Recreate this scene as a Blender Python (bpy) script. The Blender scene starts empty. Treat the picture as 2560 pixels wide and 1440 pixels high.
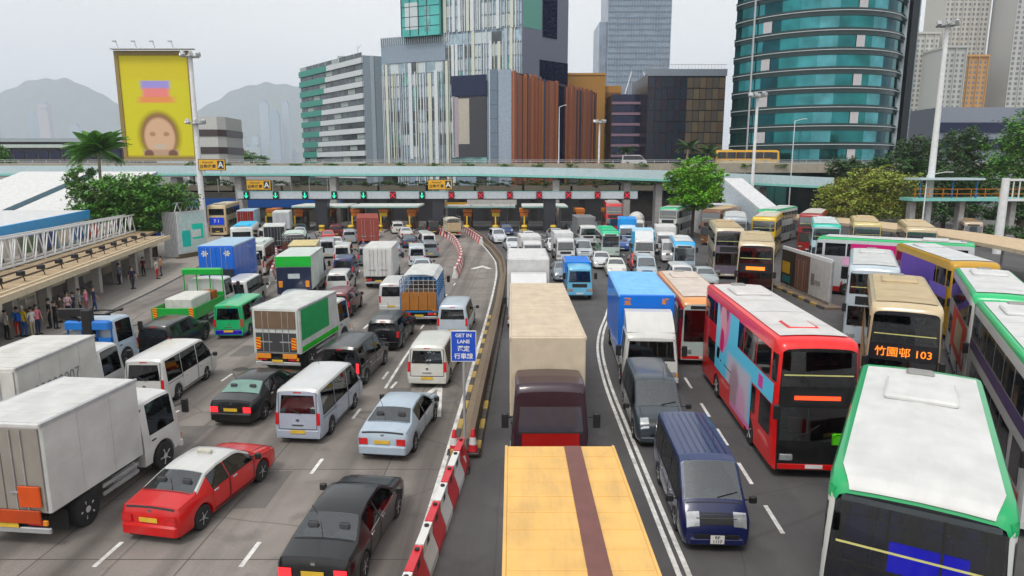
import bpy, bmesh, math, random
from math import sin, cos, pi, radians, sqrt, atan2, floor
from mathutils import Vector, Matrix
random.seed(11)
S = bpy.context.scene
C = S.collection
# ------------------------------------------------------------ camera, sky, sun, exposure
cd = bpy.data.cameras.new('camera'); cam = bpy.data.objects.new('camera', cd); C.objects.link(cam)
cd.sensor_width = 36.0; cd.lens = 36.0 * 1670 / 2560; cd.clip_start = 0.1; cd.clip_end = 9000
cam.location = (0, 0, 9.5); cam.rotation_euler = (radians(90 - 10.2), 0, 0)
S.camera = cam
SUN_EL, SUN_AZ = 58.0, 205.0                      # high soft sun behind thin overcast
W = bpy.data.worlds.new('World'); S.world = W; W.use_nodes = True
wn = W.node_tree.nodes; wl = W.node_tree.links; wn.clear()
sky = wn.new('ShaderNodeTexSky'); sky.sky_type = 'NISHITA'; sky.sun_disc = False
sky.sun_elevation = radians(SUN_EL); sky.sun_rotation = radians(SUN_AZ); sky.dust_density = 4.0; sky.air_density = 1.5
hs = wn.new('ShaderNodeHueSaturation'); hs.inputs['Saturation'].default_value = 0.12
b1 = wn.new('ShaderNodeBackground'); b1.inputs['Strength'].default_value = 0.05
tc = wn.new('ShaderNodeTexCoord'); mp = wn.new('ShaderNodeMapping'); mp.inputs['Scale'].default_value = (1.0, 1.0, 3.0)
nz = wn.new('ShaderNodeTexNoise'); nz.inputs['Scale'].default_value = 1.6; nz.inputs['Detail'].default_value = 3.0
cr = wn.new('ShaderNodeValToRGB')
cr.color_ramp.elements[0].position = 0.3; cr.color_ramp.elements[0].color = (0.545, 0.55, 0.56, 1)
cr.color_ramp.elements[1].position = 0.7; cr.color_ramp.elements[1].color = (0.70, 0.70, 0.70, 1)
b2 = wn.new('ShaderNodeBackground'); b2.inputs['Strength'].default_value = 1.08
ad = wn.new('ShaderNodeAddShader'); ow = wn.new('ShaderNodeOutputWorld')
wl.new(sky.outputs[0], hs.inputs['Color']); wl.new(hs.outputs[0], b1.inputs['Color'])
wl.new(tc.outputs['Generated'], mp.inputs[0]); wl.new(mp.outputs[0], nz.inputs['Vector'])
wl.new(nz.outputs['Fac'], cr.inputs[0]); wl.new(cr.outputs[0], b2.inputs['Color'])
wl.new(b1.outputs[0], ad.inputs[0]); wl.new(b2.outputs[0], ad.inputs[1]); wl.new(ad.outputs[0], ow.inputs[0])
sl = bpy.data.lights.new('sun', 'SUN'); sl.energy = 1.5; sl.angle = radians(14); sl.color = (1.0, 0.96, 0.9)
so = bpy.data.objects.new('sun', sl); C.objects.link(so)
so.rotation_euler = (radians(90 - SUN_EL), 0, radians(180 - SUN_AZ))
S.view_settings.view_transform = 'Standard'; S.view_settings.look = 'None'
S.view_settings.exposure = 0.12; S.view_settings.gamma = 1.0
S.render.engine = 'CYCLES'
S.cycles.use_denoising = True; S.cycles.max_bounces = 5; S.cycles.diffuse_bounces = 1; S.cycles.glossy_bounces = 2
S.cycles.transparent_max_bounces = 6; S.cycles.volume_bounces = 2; S.cycles.use_adaptive_sampling = True; S.cycles.adaptive_threshold = 0.02
S.cycles.sample_clamp_indirect = 6.0

# ------------------------------------------------------------ materials
_M = {}
def mat(key, col, rough=0.55, metal=0.0, coat=0.0, var=0.10, scale=3.0, bump=0.0, bscale=40.0, ior=1.5, emit=0.0, dirt=0.0):
    if key in _M: return _M[key]
    m = bpy.data.materials.new(key); m.use_nodes = True; _M[key] = m
    n = m.node_tree.nodes; l = m.node_tree.links; p = n['Principled BSDF']
    p.inputs['Roughness'].default_value = rough; p.inputs['Metallic'].default_value = metal
    p.inputs['IOR'].default_value = ior
    if coat: p.inputs['Coat Weight'].default_value = coat; p.inputs['Coat Roughness'].default_value = 0.08
    t = n.new('ShaderNodeTexCoord')
    no = n.new('ShaderNodeTexNoise'); no.inputs['Scale'].default_value = scale; no.inputs['Detail'].default_value = 5
    l.new(t.outputs['Object'], no.inputs['Vector'])
    r = n.new('ShaderNodeValToRGB'); r.color_ramp.elements[0].position = 0.32; r.color_ramp.elements[1].position = 0.68
    a = [max(0, c * (1 - var)) for c in col]; b = [min(1, c * (1 + var * 0.6)) for c in col]
    r.color_ramp.elements[0].color = (*a, 1); r.color_ramp.elements[1].color = (*b, 1)
    l.new(no.outputs['Fac'], r.inputs[0]); out = r.outputs[0]
    if dirt:
        n2 = n.new('ShaderNodeTexNoise'); n2.inputs['Scale'].default_value = 1.3; n2.inputs['Detail'].default_value = 8
        n2.inputs['Roughness'].default_value = 0.7
        mp2 = n.new('ShaderNodeMapping'); mp2.inputs['Scale'].default_value = (0.45, 2.2, 1.0) if key.startswith(('panel', 'paint')) else (1, 1, 1)
        l.new(t.outputs['Object'], mp2.inputs[0]); l.new(mp2.outputs[0], n2.inputs['Vector'])
        r2 = n.new('ShaderNodeMapRange'); r2.inputs[1].default_value = 0.45; r2.inputs[2].default_value = 0.75
        r2.inputs[4].default_value = dirt
        l.new(n2.outputs['Fac'], r2.inputs[0])
        mx = n.new('ShaderNodeMix'); mx.data_type = 'RGBA'; mx.inputs[7].default_value = (0.16, 0.145, 0.125, 1)
        l.new(r2.outputs[0], mx.inputs[0]); l.new(out, mx.inputs[6]); out = mx.outputs[2]
    l.new(out, p.inputs['Base Color'])
    if bump:
        n3 = n.new('ShaderNodeTexNoise'); n3.inputs['Scale'].default_value = bscale; n3.inputs['Detail'].default_value = 4
        l.new(t.outputs['Object'], n3.inputs['Vector'])
        bm = n.new('ShaderNodeBump'); bm.inputs['Strength'].default_value = bump; bm.inputs['Distance'].default_value = 0.02
        l.new(n3.outputs['Fac'], bm.inputs['Height']); l.new(bm.outputs[0], p.inputs['Normal'])
    if emit:
        p.inputs['Emission Color'].default_value = (*col, 1); p.inputs['Emission Strength'].default_value = emit
    return m
def print_mat(key, base, shapes, rough=.5):          # flat printed picture: soft shapes in the panel's own x,z plane
    if key in _M: return _M[key]
    m = bpy.data.materials.new(key); m.use_nodes = True; _M[key] = m
    n = m.node_tree.nodes; l = m.node_tree.links; p = n['Principled BSDF']; p.inputs['Roughness'].default_value = rough
    t = n.new('ShaderNodeTexCoord'); b = n.new('ShaderNodeRGB'); b.outputs[0].default_value = (*hx(base), 1); out = b.outputs[0]
    for kind, cx, cz, rx, rz, col, soft in shapes:
        mp = n.new('ShaderNodeMapping'); mp.inputs['Location'].default_value = (-cx/rx, 0, -cz/rz); mp.inputs['Scale'].default_value = (1/rx, 0, 1/rz); l.new(t.outputs['Object'], mp.inputs[0])
        if kind == 'e':
            q = n.new('ShaderNodeVectorMath'); q.operation = 'LENGTH'; l.new(mp.outputs[0], q.inputs[0]); v = q.outputs['Value']
        else:
            q = n.new('ShaderNodeVectorMath'); q.operation = 'ABSOLUTE'; l.new(mp.outputs[0], q.inputs[0])
            sx_ = n.new('ShaderNodeSeparateXYZ'); l.new(q.outputs[0], sx_.inputs[0]); mxn = n.new('ShaderNodeMath'); mxn.operation = 'MAXIMUM'
            l.new(sx_.outputs['X'], mxn.inputs[0]); l.new(sx_.outputs['Z'], mxn.inputs[1]); v = mxn.outputs[0]
        mr = n.new('ShaderNodeMapRange'); mr.inputs[1].default_value = 1 + soft*.45; mr.inputs[2].default_value = 1 - soft*.45; l.new(v, mr.inputs[0])
        mx = n.new('ShaderNodeMix'); mx.data_type = 'RGBA'; mx.inputs[7].default_value = (*hx(col), 1); l.new(mr.outputs[0], mx.inputs[0]); l.new(out, mx.inputs[6]); out = mx.outputs[2]
    l.new(out, p.inputs['Base Color']); return m
def hx(h):                                        # sRGB hex -> linear
    v = [int(h[i:i + 2], 16) / 255 for i in (0, 2, 4)]
    v = [c / 12.92 if c <= 0.04045 else ((c + 0.055) / 1.055) ** 2.4 for c in v]; y = .3*v[0] + .59*v[1] + .11*v[2]
    k = .90 if y > .55 else 1.0
    return tuple(max(0.0, min(1.0, k*(y + (c - y)*1.38))) for c in v)
def glass_mat(key, col, ior, rough=.03):           # slightly wavy dark tinted glass
    m = mat(key, col, rough=rough, ior=ior, var=.3, scale=1.5, bump=.10, bscale=1.6); return m
def paint(h, dirt=0.12):
    return mat('paint_' + h, hx(h), rough=0.32, coat=0.5, var=0.07, scale=1.2, dirt=dirt)
def panel(h, dirt=0.2):
    return mat('panel_' + h, hx(h), rough=0.55, var=0.10, scale=1.5, dirt=dirt)
def plain(h, rough=0.7, dirt=0.0, bump=0.0):
    return mat('plain_' + h + str(rough), hx(h), rough=rough, var=0.12, dirt=dirt, bump=bump)
GLASS = glass_mat('vehicle_glass', (0.022, 0.036, 0.046), 2.5)
DGLASS = glass_mat('dark_glass', (0.008, 0.010, 0.013), 1.65, .04)
def clear_glass(key, tint, ior=1.9):              # real see-through pane: tinted transmission under a fresnel reflection
    m = bpy.data.materials.new(key); m.use_nodes = True; n = m.node_tree.nodes; l = m.node_tree.links; n.clear()
    t = n.new('ShaderNodeBsdfTransparent'); t.inputs[0].default_value = (*tint, 1); g_ = n.new('ShaderNodeBsdfGlossy'); g_.inputs['Roughness'].default_value = .02; g_.inputs['Color'].default_value = (.95,.98,1,1)
    tx = n.new('ShaderNodeTexCoord'); nn = n.new('ShaderNodeTexNoise'); nn.inputs['Scale'].default_value = 1.5; l.new(tx.outputs['Object'], nn.inputs['Vector'])
    bp_ = n.new('ShaderNodeBump'); bp_.inputs['Strength'].default_value = .06; bp_.inputs['Distance'].default_value = .02; l.new(nn.outputs['Fac'], bp_.inputs['Height'])
    f = n.new('ShaderNodeFresnel'); f.inputs[0].default_value = ior; l.new(bp_.outputs[0], f.inputs[1]); l.new(bp_.outputs[0], g_.inputs['Normal'])
    x = n.new('ShaderNodeMixShader'); o = n.new('ShaderNodeOutputMaterial'); l.new(f.outputs[0], x.inputs[0]); l.new(t.outputs[0], x.inputs[1]); l.new(g_.outputs[0], x.inputs[2]); l.new(x.outputs[0], o.inputs[0])
    return m
CLEAR = clear_glass('clear_windshield', (.60,.69,.70), 2.2); TINT = clear_glass('tinted_side_glass', (.30,.34,.35), 1.7); PRIV = clear_glass('privacy_glass', (.12,.14,.15), 1.7)
SEAT = mat('seat_fabric', (.06,.06,.066), rough=.9); SEATL = mat('seat_fabric_grey', (.16,.16,.17), rough=.9); DASH = mat('dashboard_plastic', (.03,.03,.032), rough=.7)
TYRE = mat('tyre_rubber', (0.018, 0.018, 0.019), rough=0.85)
RIM = mat('wheel_rim', (0.42, 0.42, 0.43), rough=0.4, metal=0.6)
BLACK = mat('black_trim', (0.014, 0.014, 0.015), rough=0.5)
CHASSIS = mat('chassis_black', (0.02, 0.019, 0.018), rough=0.8, dirt=0.3)
CHROME = mat('chrome', (0.65, 0.65, 0.66), rough=0.18, metal=1.0)
HEAD = mat('headlamp', (0.50, 0.52, 0.53), rough=0.12, metal=0.5, coat=0.8, var=0.25, scale=5)
TAIL = mat('tail_lamp', (0.62, 0.012, 0.016), rough=0.2, coat=0.6, var=0.3, scale=9)
TAILON = mat('tail_lamp_lit', (0.95, 0.03, 0.04), rough=0.2, emit=0.9)
AMBER = mat('amber_lamp', (0.8, 0.28, 0.02), rough=0.25, coat=0.5)
YPLATE = mat('yellow_plate', (0.72, 0.46, 0.04), rough=0.5)
WPLATE = mat('white_plate', (0.75, 0.75, 0.72), rough=0.5)
STEEL = mat('galvanised_steel', (0.5, 0.51, 0.52), rough=0.42, metal=0.5, var=0.15, dirt=0.1)
WHITE = mat('white_painted_metal', (0.74, 0.75, 0.75), rough=0.5, dirt=0.12)
CONC = mat('concrete_grey', (0.36, 0.35, 0.335), rough=0.9, var=0.16, dirt=0.3, bump=0.3)
DARK = mat('dark_recess', (0.03, 0.03, 0.034), rough=0.8)

# ------------------------------------------------------------ mesh builder
class MB:
    def __init__(s): s.v = []; s.f = []; s.m = []; s.T = None
    def pt(s, p):
        s.v.append(tuple(s.T @ Vector(p)) if s.T is not None else tuple(p)); return len(s.v) - 1
    def face(s, pts, m=0): s.f.append([s.pt(p) for p in pts]); s.m.append(m); return s
    def box(s, x0, x1, y0, y1, z0, z1, m=0):
        i = [s.pt(p) for p in ((x0,y0,z0),(x1,y0,z0),(x1,y1,z0),(x0,y1,z0),(x0,y0,z1),(x1,y0,z1),(x1,y1,z1),(x0,y1,z1))]
        for q in ((0,3,2,1),(4,5,6,7),(0,1,5,4),(1,2,6,5),(2,3,7,6),(3,0,4,7)): s.f.append([i[k] for k in q]); s.m.append(m)
        return s
    def bbox(s, x0, x1, y0, y1, z0, z1, b=0.03, m=0):        # box with chamfered upright and top edges
        def ring(z, o):
            c = b + o
            return [s.pt(p) for p in ((x0+c,y0+o,z),(x1-c,y0+o,z),(x1-o,y0+c,z),(x1-o,y1-c,z),(x1-c,y1-o,z),(x0+c,y1-o,z),(x0+o,y1-c,z),(x0+o,y0+c,z))]
        R = [ring(z0, 0), ring(z1 - b, 0), ring(z1, b)]
        for a, c in zip(R, R[1:]):
            for k in range(8): s.f.append([a[k], a[(k+1)%8], c[(k+1)%8], c[k]]); s.m.append(m)
        s.f.append(R[0][::-1]); s.m.append(m); s.f.append(R[2]); s.m.append(m)
        return s
    def prism(s, pts, axis, a0, a1, m=0):                     # pts 2D polygon extruded along axis
        def P(p, a): return {'x': (a, p[0], p[1]), 'y': (p[0], a, p[1]), 'z': (p[0], p[1], a)}[axis]
        A = [s.pt(P(p, a0)) for p in pts]; B = [s.pt(P(p, a1)) for p in pts]; n = len(pts)
        for k in range(n): s.f.append([A[k], A[(k+1)%n], B[(k+1)%n], B[k]]); s.m.append(m)
        s.f.append(A[::-1]); s.m.append(m); s.f.append(B); s.m.append(m)
        return s
    def tube(s, p0, p1, r0, r1=None, n=8, m=0, caps=True):
        r1 = r0 if r1 is None else r1
        p0, p1 = Vector(p0), Vector(p1); d = (p1 - p0).normalized()
        u = d.orthogonal().normalized(); w = d.cross(u)
        A = [s.pt(p0 + (u*cos(2*pi*k/n) + w*sin(2*pi*k/n))*r0) for k in range(n)]
        B = [s.pt(p1 + (u*cos(2*pi*k/n) + w*sin(2*pi*k/n))*r1) for k in range(n)]
        for k in range(n): s.f.append([A[k], A[(k+1)%n], B[(k+1)%n], B[k]]); s.m.append(m)
        if caps: s.f.append(A[::-1]); s.m.append(m); s.f.append(B); s.m.append(m)
        return s
    def bar(s, p0, p1, w, h=None, m=0):
        p0, p1 = Vector(p0), Vector(p1); h = h or w; d = (p1 - p0).normalized()
        u = Vector((0,0,1)).cross(d); u = u.normalized() if u.length > 1e-4 else Vector((1,0,0)); k = d.cross(u)
        A = [s.pt(p0 + u*a*w/2 + k*b*h/2) for a, b in ((-1,-1),(1,-1),(1,1),(-1,1))]
        B = [s.pt(p1 + u*a*w/2 + k*b*h/2) for a, b in ((-1,-1),(1,-1),(1,1),(-1,1))]
        for i in range(4): s.f.append([A[i], A[(i+1)%4], B[(i+1)%4], B[i]]); s.m.append(m)
        s.f.append(A[::-1]); s.m.append(m); s.f.append(B); s.m.append(m)
        return s
    def lathe(s, prof, n=16, axis='z', c=(0,0,0), m=0):       # prof [(r, h)]
        R = []
        for r, h in prof:
            ring = []
            for k in range(n):
                a = 2*pi*k/n; x, y = r*cos(a), r*sin(a)
                p = (x, y, h) if axis == 'z' else (x, h, y)
                ring.append(s.pt((p[0]+c[0], p[1]+c[1], p[2]+c[2])))
            R.append(ring)
        for a, b in zip(R, R[1:]):
            for k in range(n): s.f.append([a[k], a[(k+1)%n], b[(k+1)%n], b[k]]); s.m.append(m)
        s.f.append(R[0][::-1]); s.m.append(m); s.f.append(R[-1]); s.m.append(m)
        return s
    def mesh(s, name, mats, smooth=0.0, fix=True):
        me = bpy.data.meshes.new(name); me.from_pydata(s.v, [], s.f)
        for q in (mats if isinstance(mats, (list, tuple)) else [mats]): me.materials.append(q)
        if any(s.m): me.polygons.foreach_set('material_index', s.m)
        if fix:
            bm = bmesh.new(); bm.from_mesh(me); bmesh.ops.recalc_face_normals(bm, faces=bm.faces); bm.to_mesh(me); bm.free()
        if smooth:
            me.polygons.foreach_set('use_smooth', [True]*len(me.polygons)); me.set_sharp_from_angle(angle=radians(smooth))
        me.update()
        return me
    def build(s, name, mats, parent=None, smooth=0.0, fix=True, loc=None):
        return ob(name, s.mesh(name, mats, smooth, fix), parent, loc)
def ob(name, data, parent=None, loc=None, rot=None):
    o = bpy.data.objects.new(name, data); C.objects.link(o)
    if parent is not None: o.parent = parent
    if loc is not None: o.location = loc
    if rot is not None: o.rotation_euler = rot
    return o
def tag(o, label=None, cat=None, group=None, kind=None):
    if label: o['label'] = label
    if cat: o['category'] = cat
    if group: o['group'] = group
    if kind: o['kind'] = kind
    return o
def thing(name, label, cat, loc=(0,0,0), rz=0.0, group=None):
    o = ob(name, None, None, loc, (0, 0, rz)); o.empty_display_size = 0.3
    return tag(o, label, cat, group)
_T = {}
def text_mesh(body, size, m, bold=0.0):
    k = (body, size, m.name, bold)
    if k in _T: return _T[k]
    c = bpy.data.curves.new('lettering', 'FONT'); c.body = body; c.size = size; c.align_x = 'CENTER'; c.align_y = 'CENTER'
    c.offset = bold; c.resolution_u = 2; c.space_line = 0.95
    o = bpy.data.objects.new('lettering', c); C.objects.link(o)
    dg = bpy.context.evaluated_depsgraph_get()
    me = bpy.data.meshes.new_from_object(o.evaluated_get(dg)); me.materials.clear(); me.materials.append(m)
    bpy.data.objects.remove(o); bpy.data.curves.remove(c)
    _T[k] = me; return me
ORD = ['first','second','third','fourth','fifth','sixth','seventh','eighth','ninth','tenth','eleventh','twelfth','thirteenth','fourteenth','fifteenth','sixteenth','seventeenth','eighteenth','nineteenth','twentieth']
# ------------------------------------------------------------ vehicle bodies
def lerp(a, b, t): return a + (b - a) * t
class Shape:
    """lofted body: keys (x, shoulder z, top z, half width at shoulder, half width at roof); +x is forward"""
    def __init__(s, keys, r=0.1, crown=0.03, sill=0.25, arch=(), rkf=0.0, rkr=0.0, zref=1.0, tuck=0.95):
        s.k = sorted(keys); s.r = r; s.crown = crown; s.sill = sill; s.arch = arch; s.rkf = rkf; s.rkr = rkr; s.zref = zref; s.tuck = tuck
        s.x0, s.x1 = s.k[0][0], s.k[-1][0]
    def par(s, x):
        k = s.k
        if x <= k[0][0]: return k[0][1:]
        for a, b in zip(k, k[1:]):
            if x <= b[0]:
                t = (x - a[0]) / (b[0] - a[0]); return tuple(lerp(p, q, t) for p, q in zip(a[1:], b[1:]))
        return k[-1][1:]
    def half(s, x):
        zs, zt, ws, wr = s.par(x); zb = s.sill
        for xc, R, zc in s.arch:
            d = abs(x - xc)
            if d < R: zb = max(zb, zc + sqrt(R*R - d*d))
        zb = min(zb, zs - 0.04); h = max(zt - zs, 0.01); r = min(s.r, h * 0.6, wr * 0.5)
        y3 = ws * 0.985; y4 = lerp(y3, wr, (h - r) / h)
        return [(ws*s.tuck, zb), (ws*0.99, zb + 0.15*(zs-zb)), (ws, zb + 0.6*(zs-zb)), (y3, zs), (y4, zt - r), (y4 - 0.3*r, zt - 0.3*r),
                (y4 - r, zt), ((y4 - r)*0.55, zt + s.crown*0.7), (0, zt + s.crown)]
    def rx(s, x, z):
        d = 0.0
        if s.rkf: d += s.rkf * (z - s.zref) * max(0, min(1, (x - (s.x1 - 0.35)) / 0.35))
        if s.rkr: d += s.rkr * (z - s.zref) * max(0, min(1, ((s.x0 + 0.35) - x) / 0.35))
        return d
    def side_y(s, x, z):
        h = s.half(x)[:6]
        if z <= h[0][1]: return h[0][0]
        for a, b in zip(h, h[1:]):
            if z <= b[1]: return lerp(a[0], b[0], (z - a[1]) / max(b[1] - a[1], 1e-6))
        return h[-1][0]
    def top_z(s, x, y):
        h = s.half(x)[3:]; y = abs(y)
        for a, b in zip(h, h[1:]):
            if y >= b[0]: return lerp(b[1], a[1], min(1, (y - b[0]) / max(a[0] - b[0], 1e-6)))
        return h[-1][1]
    def body(s, lowz=None, n_extra=0.5, sides=(), tops=(), open_rear=False, open_front=False):
        xs = set(k[0] for k in s.k)
        for a_ in list(sides) + list(tops): xs.add(a_[0]); xs.add(a_[1])
        for xc, R, zc in s.arch:
            for i in range(-6, 7): xs.add(round(max(s.x0, min(s.x1, xc + R * sin(i*pi/12))), 4))
            xs.add(max(s.x0, xc - R - 0.01)); xs.add(min(s.x1, xc + R + 0.01))
        xs = sorted(xs); out = []
        for a, b in zip(xs, xs[1:]):
            n = max(1, int((b - a) / n_extra)); out += [lerp(a, b, i / n) for i in range(n)]
        out.append(xs[-1]); mb = MB(); R = []
        for x in out:
            h = s.half(x); pts = [(y, z) for y, z in h] + [(-y, z) for y, z in h[-2::-1]]
            R.append([mb.pt((x + s.rx(x, z), y, z)) for y, z in pts])
        for a, b in zip(R, R[1:]):
            for j in range(17):
                k = (j + 1) % 17; xc_ = (mb.v[a[0]][0] + mb.v[b[0]][0])/2 - 0.0
                if j in (3, 12) and any(q[0] < xc_ < q[1] for q in sides): continue
                if 6 <= j <= 9 and any(q[0] < xc_ < q[1] for q in tops): continue
                mb.f.append([a[j], b[j], b[k], a[k]])
                zz = max(mb.v[i][2] for i in (a[j], b[j], a[k], b[k]))
                xm = (mb.v[a[8]][0] + mb.v[b[8]][0])/2; pz = s.par(xm)
                mb.m.append(2 if 4 <= j <= 11 and pz[1] - pz[0] > .22 and mb.v[a[8]][2] > pz[1] - .35 and abs(mb.v[a[8]][2] - mb.v[b[8]][2]) < .30*abs(xm*0 + mb.v[b[8]][0] - mb.v[a[8]][0]) + .12 else (1 if lowz and zz < lowz + 0.01 else 0))
        if not open_rear: mb.f.append(R[0]); mb.m.append(0)
        if not open_front: mb.f.append(R[-1][::-1]); mb.m.append(0)
        return mb
    def cap_frame(s, end, holes, mb=None):           # end wall with rectangular openings (half width low, half width high, z0, z1)
        mb = mb or MB(); xe = s.x1 if end > 0 else s.x0; h = s.half(xe); zlo = h[0][1]; ztop = h[4][1]; z = zlo
        def X(zz): return xe + s.rx(xe, zz)
        for yb, yt, z0, z1 in holes:
            s.grid(mb, lambda u, v: (X(lerp(z, z0, v)), lerp(-1, 1, u)*s.side_y(xe, lerp(z, z0, v)), lerp(z, z0, v)), 4, 4)
            for sg in (1, -1): s.grid(mb, lambda u, v: (X(lerp(z0, z1, v)), sg*lerp(lerp(yb, yt, v), s.side_y(xe, lerp(z0, z1, v)), u), lerp(z0, z1, v)), 1, 4)
            z = z1
        if z < ztop: s.grid(mb, lambda u, v: (X(lerp(z, ztop, v)), lerp(-1, 1, u)*s.side_y(xe, lerp(z, ztop, v)), lerp(z, ztop, v)), 4, 2)
        zz = max(z, ztop); s.grid(mb, lambda u, v: (X(lerp(zz, s.top_z(xe, lerp(-1, 1, u)*h[4][0]), v)), lerp(-1, 1, u)*h[4][0], lerp(zz, s.top_z(xe, lerp(-1, 1, u)*h[4][0]), v)), 16, 1)
        return mb
    def grid(s, mb, P, n, m, mi=0):
        I = [[mb.pt(P(i / n, j / m)) for j in range(m + 1)] for i in range(n + 1)]
        for i in range(n):
            for j in range(m): mb.f.append([I[i][j], I[i+1][j], I[i+1][j+1], I[i][j+1]]); mb.m.append(mi)
        return mb
    def side(s, sg, x0, x1, z0, z1, off=0.008, n=4, m=2, mb=None, slant=0.0, mi=0):
        f0 = z0 if callable(z0) else (lambda x: z0); f1 = z1 if callable(z1) else (lambda x: z1)
        def P(u, v):
            x = lerp(x0, x1, u); z = lerp(f0(x), f1(x), v); x += slant * v * (u)
            return (x + s.rx(x, z), sg * (s.side_y(x, z) + off), z)
        return s.grid(mb or MB(), P, n, m, mi)
    def top(s, x0, x1, y0a, y1a, y0b=None, y1b=None, off=0.008, n=3, m=6, mb=None, mi=0):
        y0b = y0a if y0b is None else y0b; y1b = y1a if y1b is None else y1b
        def P(u, v):
            x = lerp(x0, x1, u); y = lerp(lerp(y0a, y0b, u), lerp(y1a, y1b, u), v); z = s.top_z(x, y)
            e = 0.01; xa = max(s.x0, x - e); xb = min(s.x1, x + e)
            nn = Vector((-(s.top_z(xb, y) - s.top_z(xa, y)) / max(xb - xa, 1e-5), 0, 1)).normalized() * off
            return (x + s.rx(x, z) + nn.x, y, z + nn.z)
        return s.grid(mb or MB(), P, n, m, mi)
    def cap(s, end, y0, y1, z0, z1, off=0.008, n=2, m=3, mb=None, y0t=None, y1t=None, mi=0):
        xe = s.x1 if end > 0 else s.x0; y0t = y0 if y0t is None else y0t; y1t = y1 if y1t is None else y1t
        def P(u, v):
            z = lerp(z0, z1, v); y = lerp(lerp(y0, y0t, v), lerp(y1, y1t, v), u)
            return (xe + s.rx(xe, z) + end * off, y, z)
        return s.grid(mb or MB(), P, n, m, mi)

# a kit is a list of parts: (name, mesh, loc, rot, [sub-parts])
class Kit:
    def __init__(s, L, Wd, H): s.L, s.W, s.H = L, Wd, H; s.p = []
    def add(s, name, mb, mats, loc=(0,0,0), rot=(0,0,0), smooth=0.0, fix=True, kids=None):
        me = mb if isinstance(mb, bpy.types.Mesh) else mb.mesh(name, mats, smooth, fix)
        e = (name, me, loc, rot, kids if kids is not None else []); s.p.append(e); return e[4]
def sub(lst, name, mb, mats, loc=(0,0,0), rot=(0,0,0), smooth=0.0, fix=True):
    me = mb if isinstance(mb, bpy.types.Mesh) else mb.mesh(name, mats, smooth, fix)
    lst.append((name, me, loc, rot, []))
def heading(hd): return pi/2 - radians(hd)
def spawn(name, label, cat, kit, at, hd, anchor='rear', group=None, z=0.0):
    d = Vector((sin(radians(hd)), cos(radians(hd)))); r = Vector((cos(radians(hd)), -sin(radians(hd)))); c = Vector(at)
    if anchor[0] in 'rR': c = c + d * kit.L / 2
    elif anchor[0] in 'fF': c = c - d * kit.L / 2
    if anchor.endswith('_r'): c = c - r * kit.W / 2
    if anchor.endswith('_l'): c = c + r * kit.W / 2
    root = thing(name, label, cat, (c.x, c.y, z), heading(hd), group)
    for n, me, lo, ro, kids in kit.p:
        o = ob(n, me, root, lo, ro)
        for n2, me2, lo2, ro2, _ in kids: ob(n2, me2, o, lo2, ro2)
    return root

_W = {}
def wheel_meshes(R, w, rim=RIM):
    k = (R, w, rim.name)
    if k not in _W:
        t = MB().lathe([(R*0.62, -w/2), (R*0.93, -w/2), (R, -w*0.36), (R, w*0.36), (R*0.93, w/2), (R*0.62, w/2)], 20, 'y')
        q = MB().lathe([(R*0.63, -w*0.30), (R*0.63, w*0.46), (R*0.56, w*0.50), (R*0.52, w*0.30), (R*0.24, w*0.36), (R*0.2, w*0.5), (R*0.08, w*0.52)], 16, 'y')
        for i in range(5):
            a = i*2*pi/5; q.bar((R*0.2*cos(a), w*0.40, R*0.2*sin(a)), (R*0.57*cos(a), w*0.44, R*0.57*sin(a)), R*0.16, w*0.1)
        _W[k] = (t.mesh('wheel', TYRE, 40), q.mesh('rim', rim, 30))
    return _W[k]
def wheels(kit, xs, R, w, hw, rim=RIM, dual=()):
    for x in xs:
        for sg in (1, -1):
            ww = w * (2.0 if x in dual else 1.0)
            t, q = wheel_meshes(R, ww, rim); y = hw - ww/2
            kids = kit.add('wheel', t, None, (x, sg*y, R), (0, 0, 0 if sg > 0 else pi))
            sub(kids, 'rim', q, None)
_MI = {}
def mirror_mesh(g=1):
    if g not in _MI: _MI[g] = (MB().bar((0,0,0), (0.05, 0.16*g, 0.02), 0.03).bbox(-0.02, 0.09, min(.13*g, .32*g), max(.13*g, .32*g), -0.06, 0.12, 0.03)).mesh('mirror', BLACK)
    return _MI[g]
_MI2 = {}
def plate_mesh(m):
    if m.name not in _MI2: _MI2[m.name] = MB().box(-0.012, 0.0, -0.26, 0.26, -0.06, 0.06).mesh('number_plate', m)
    return _MI2[m.name]

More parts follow.
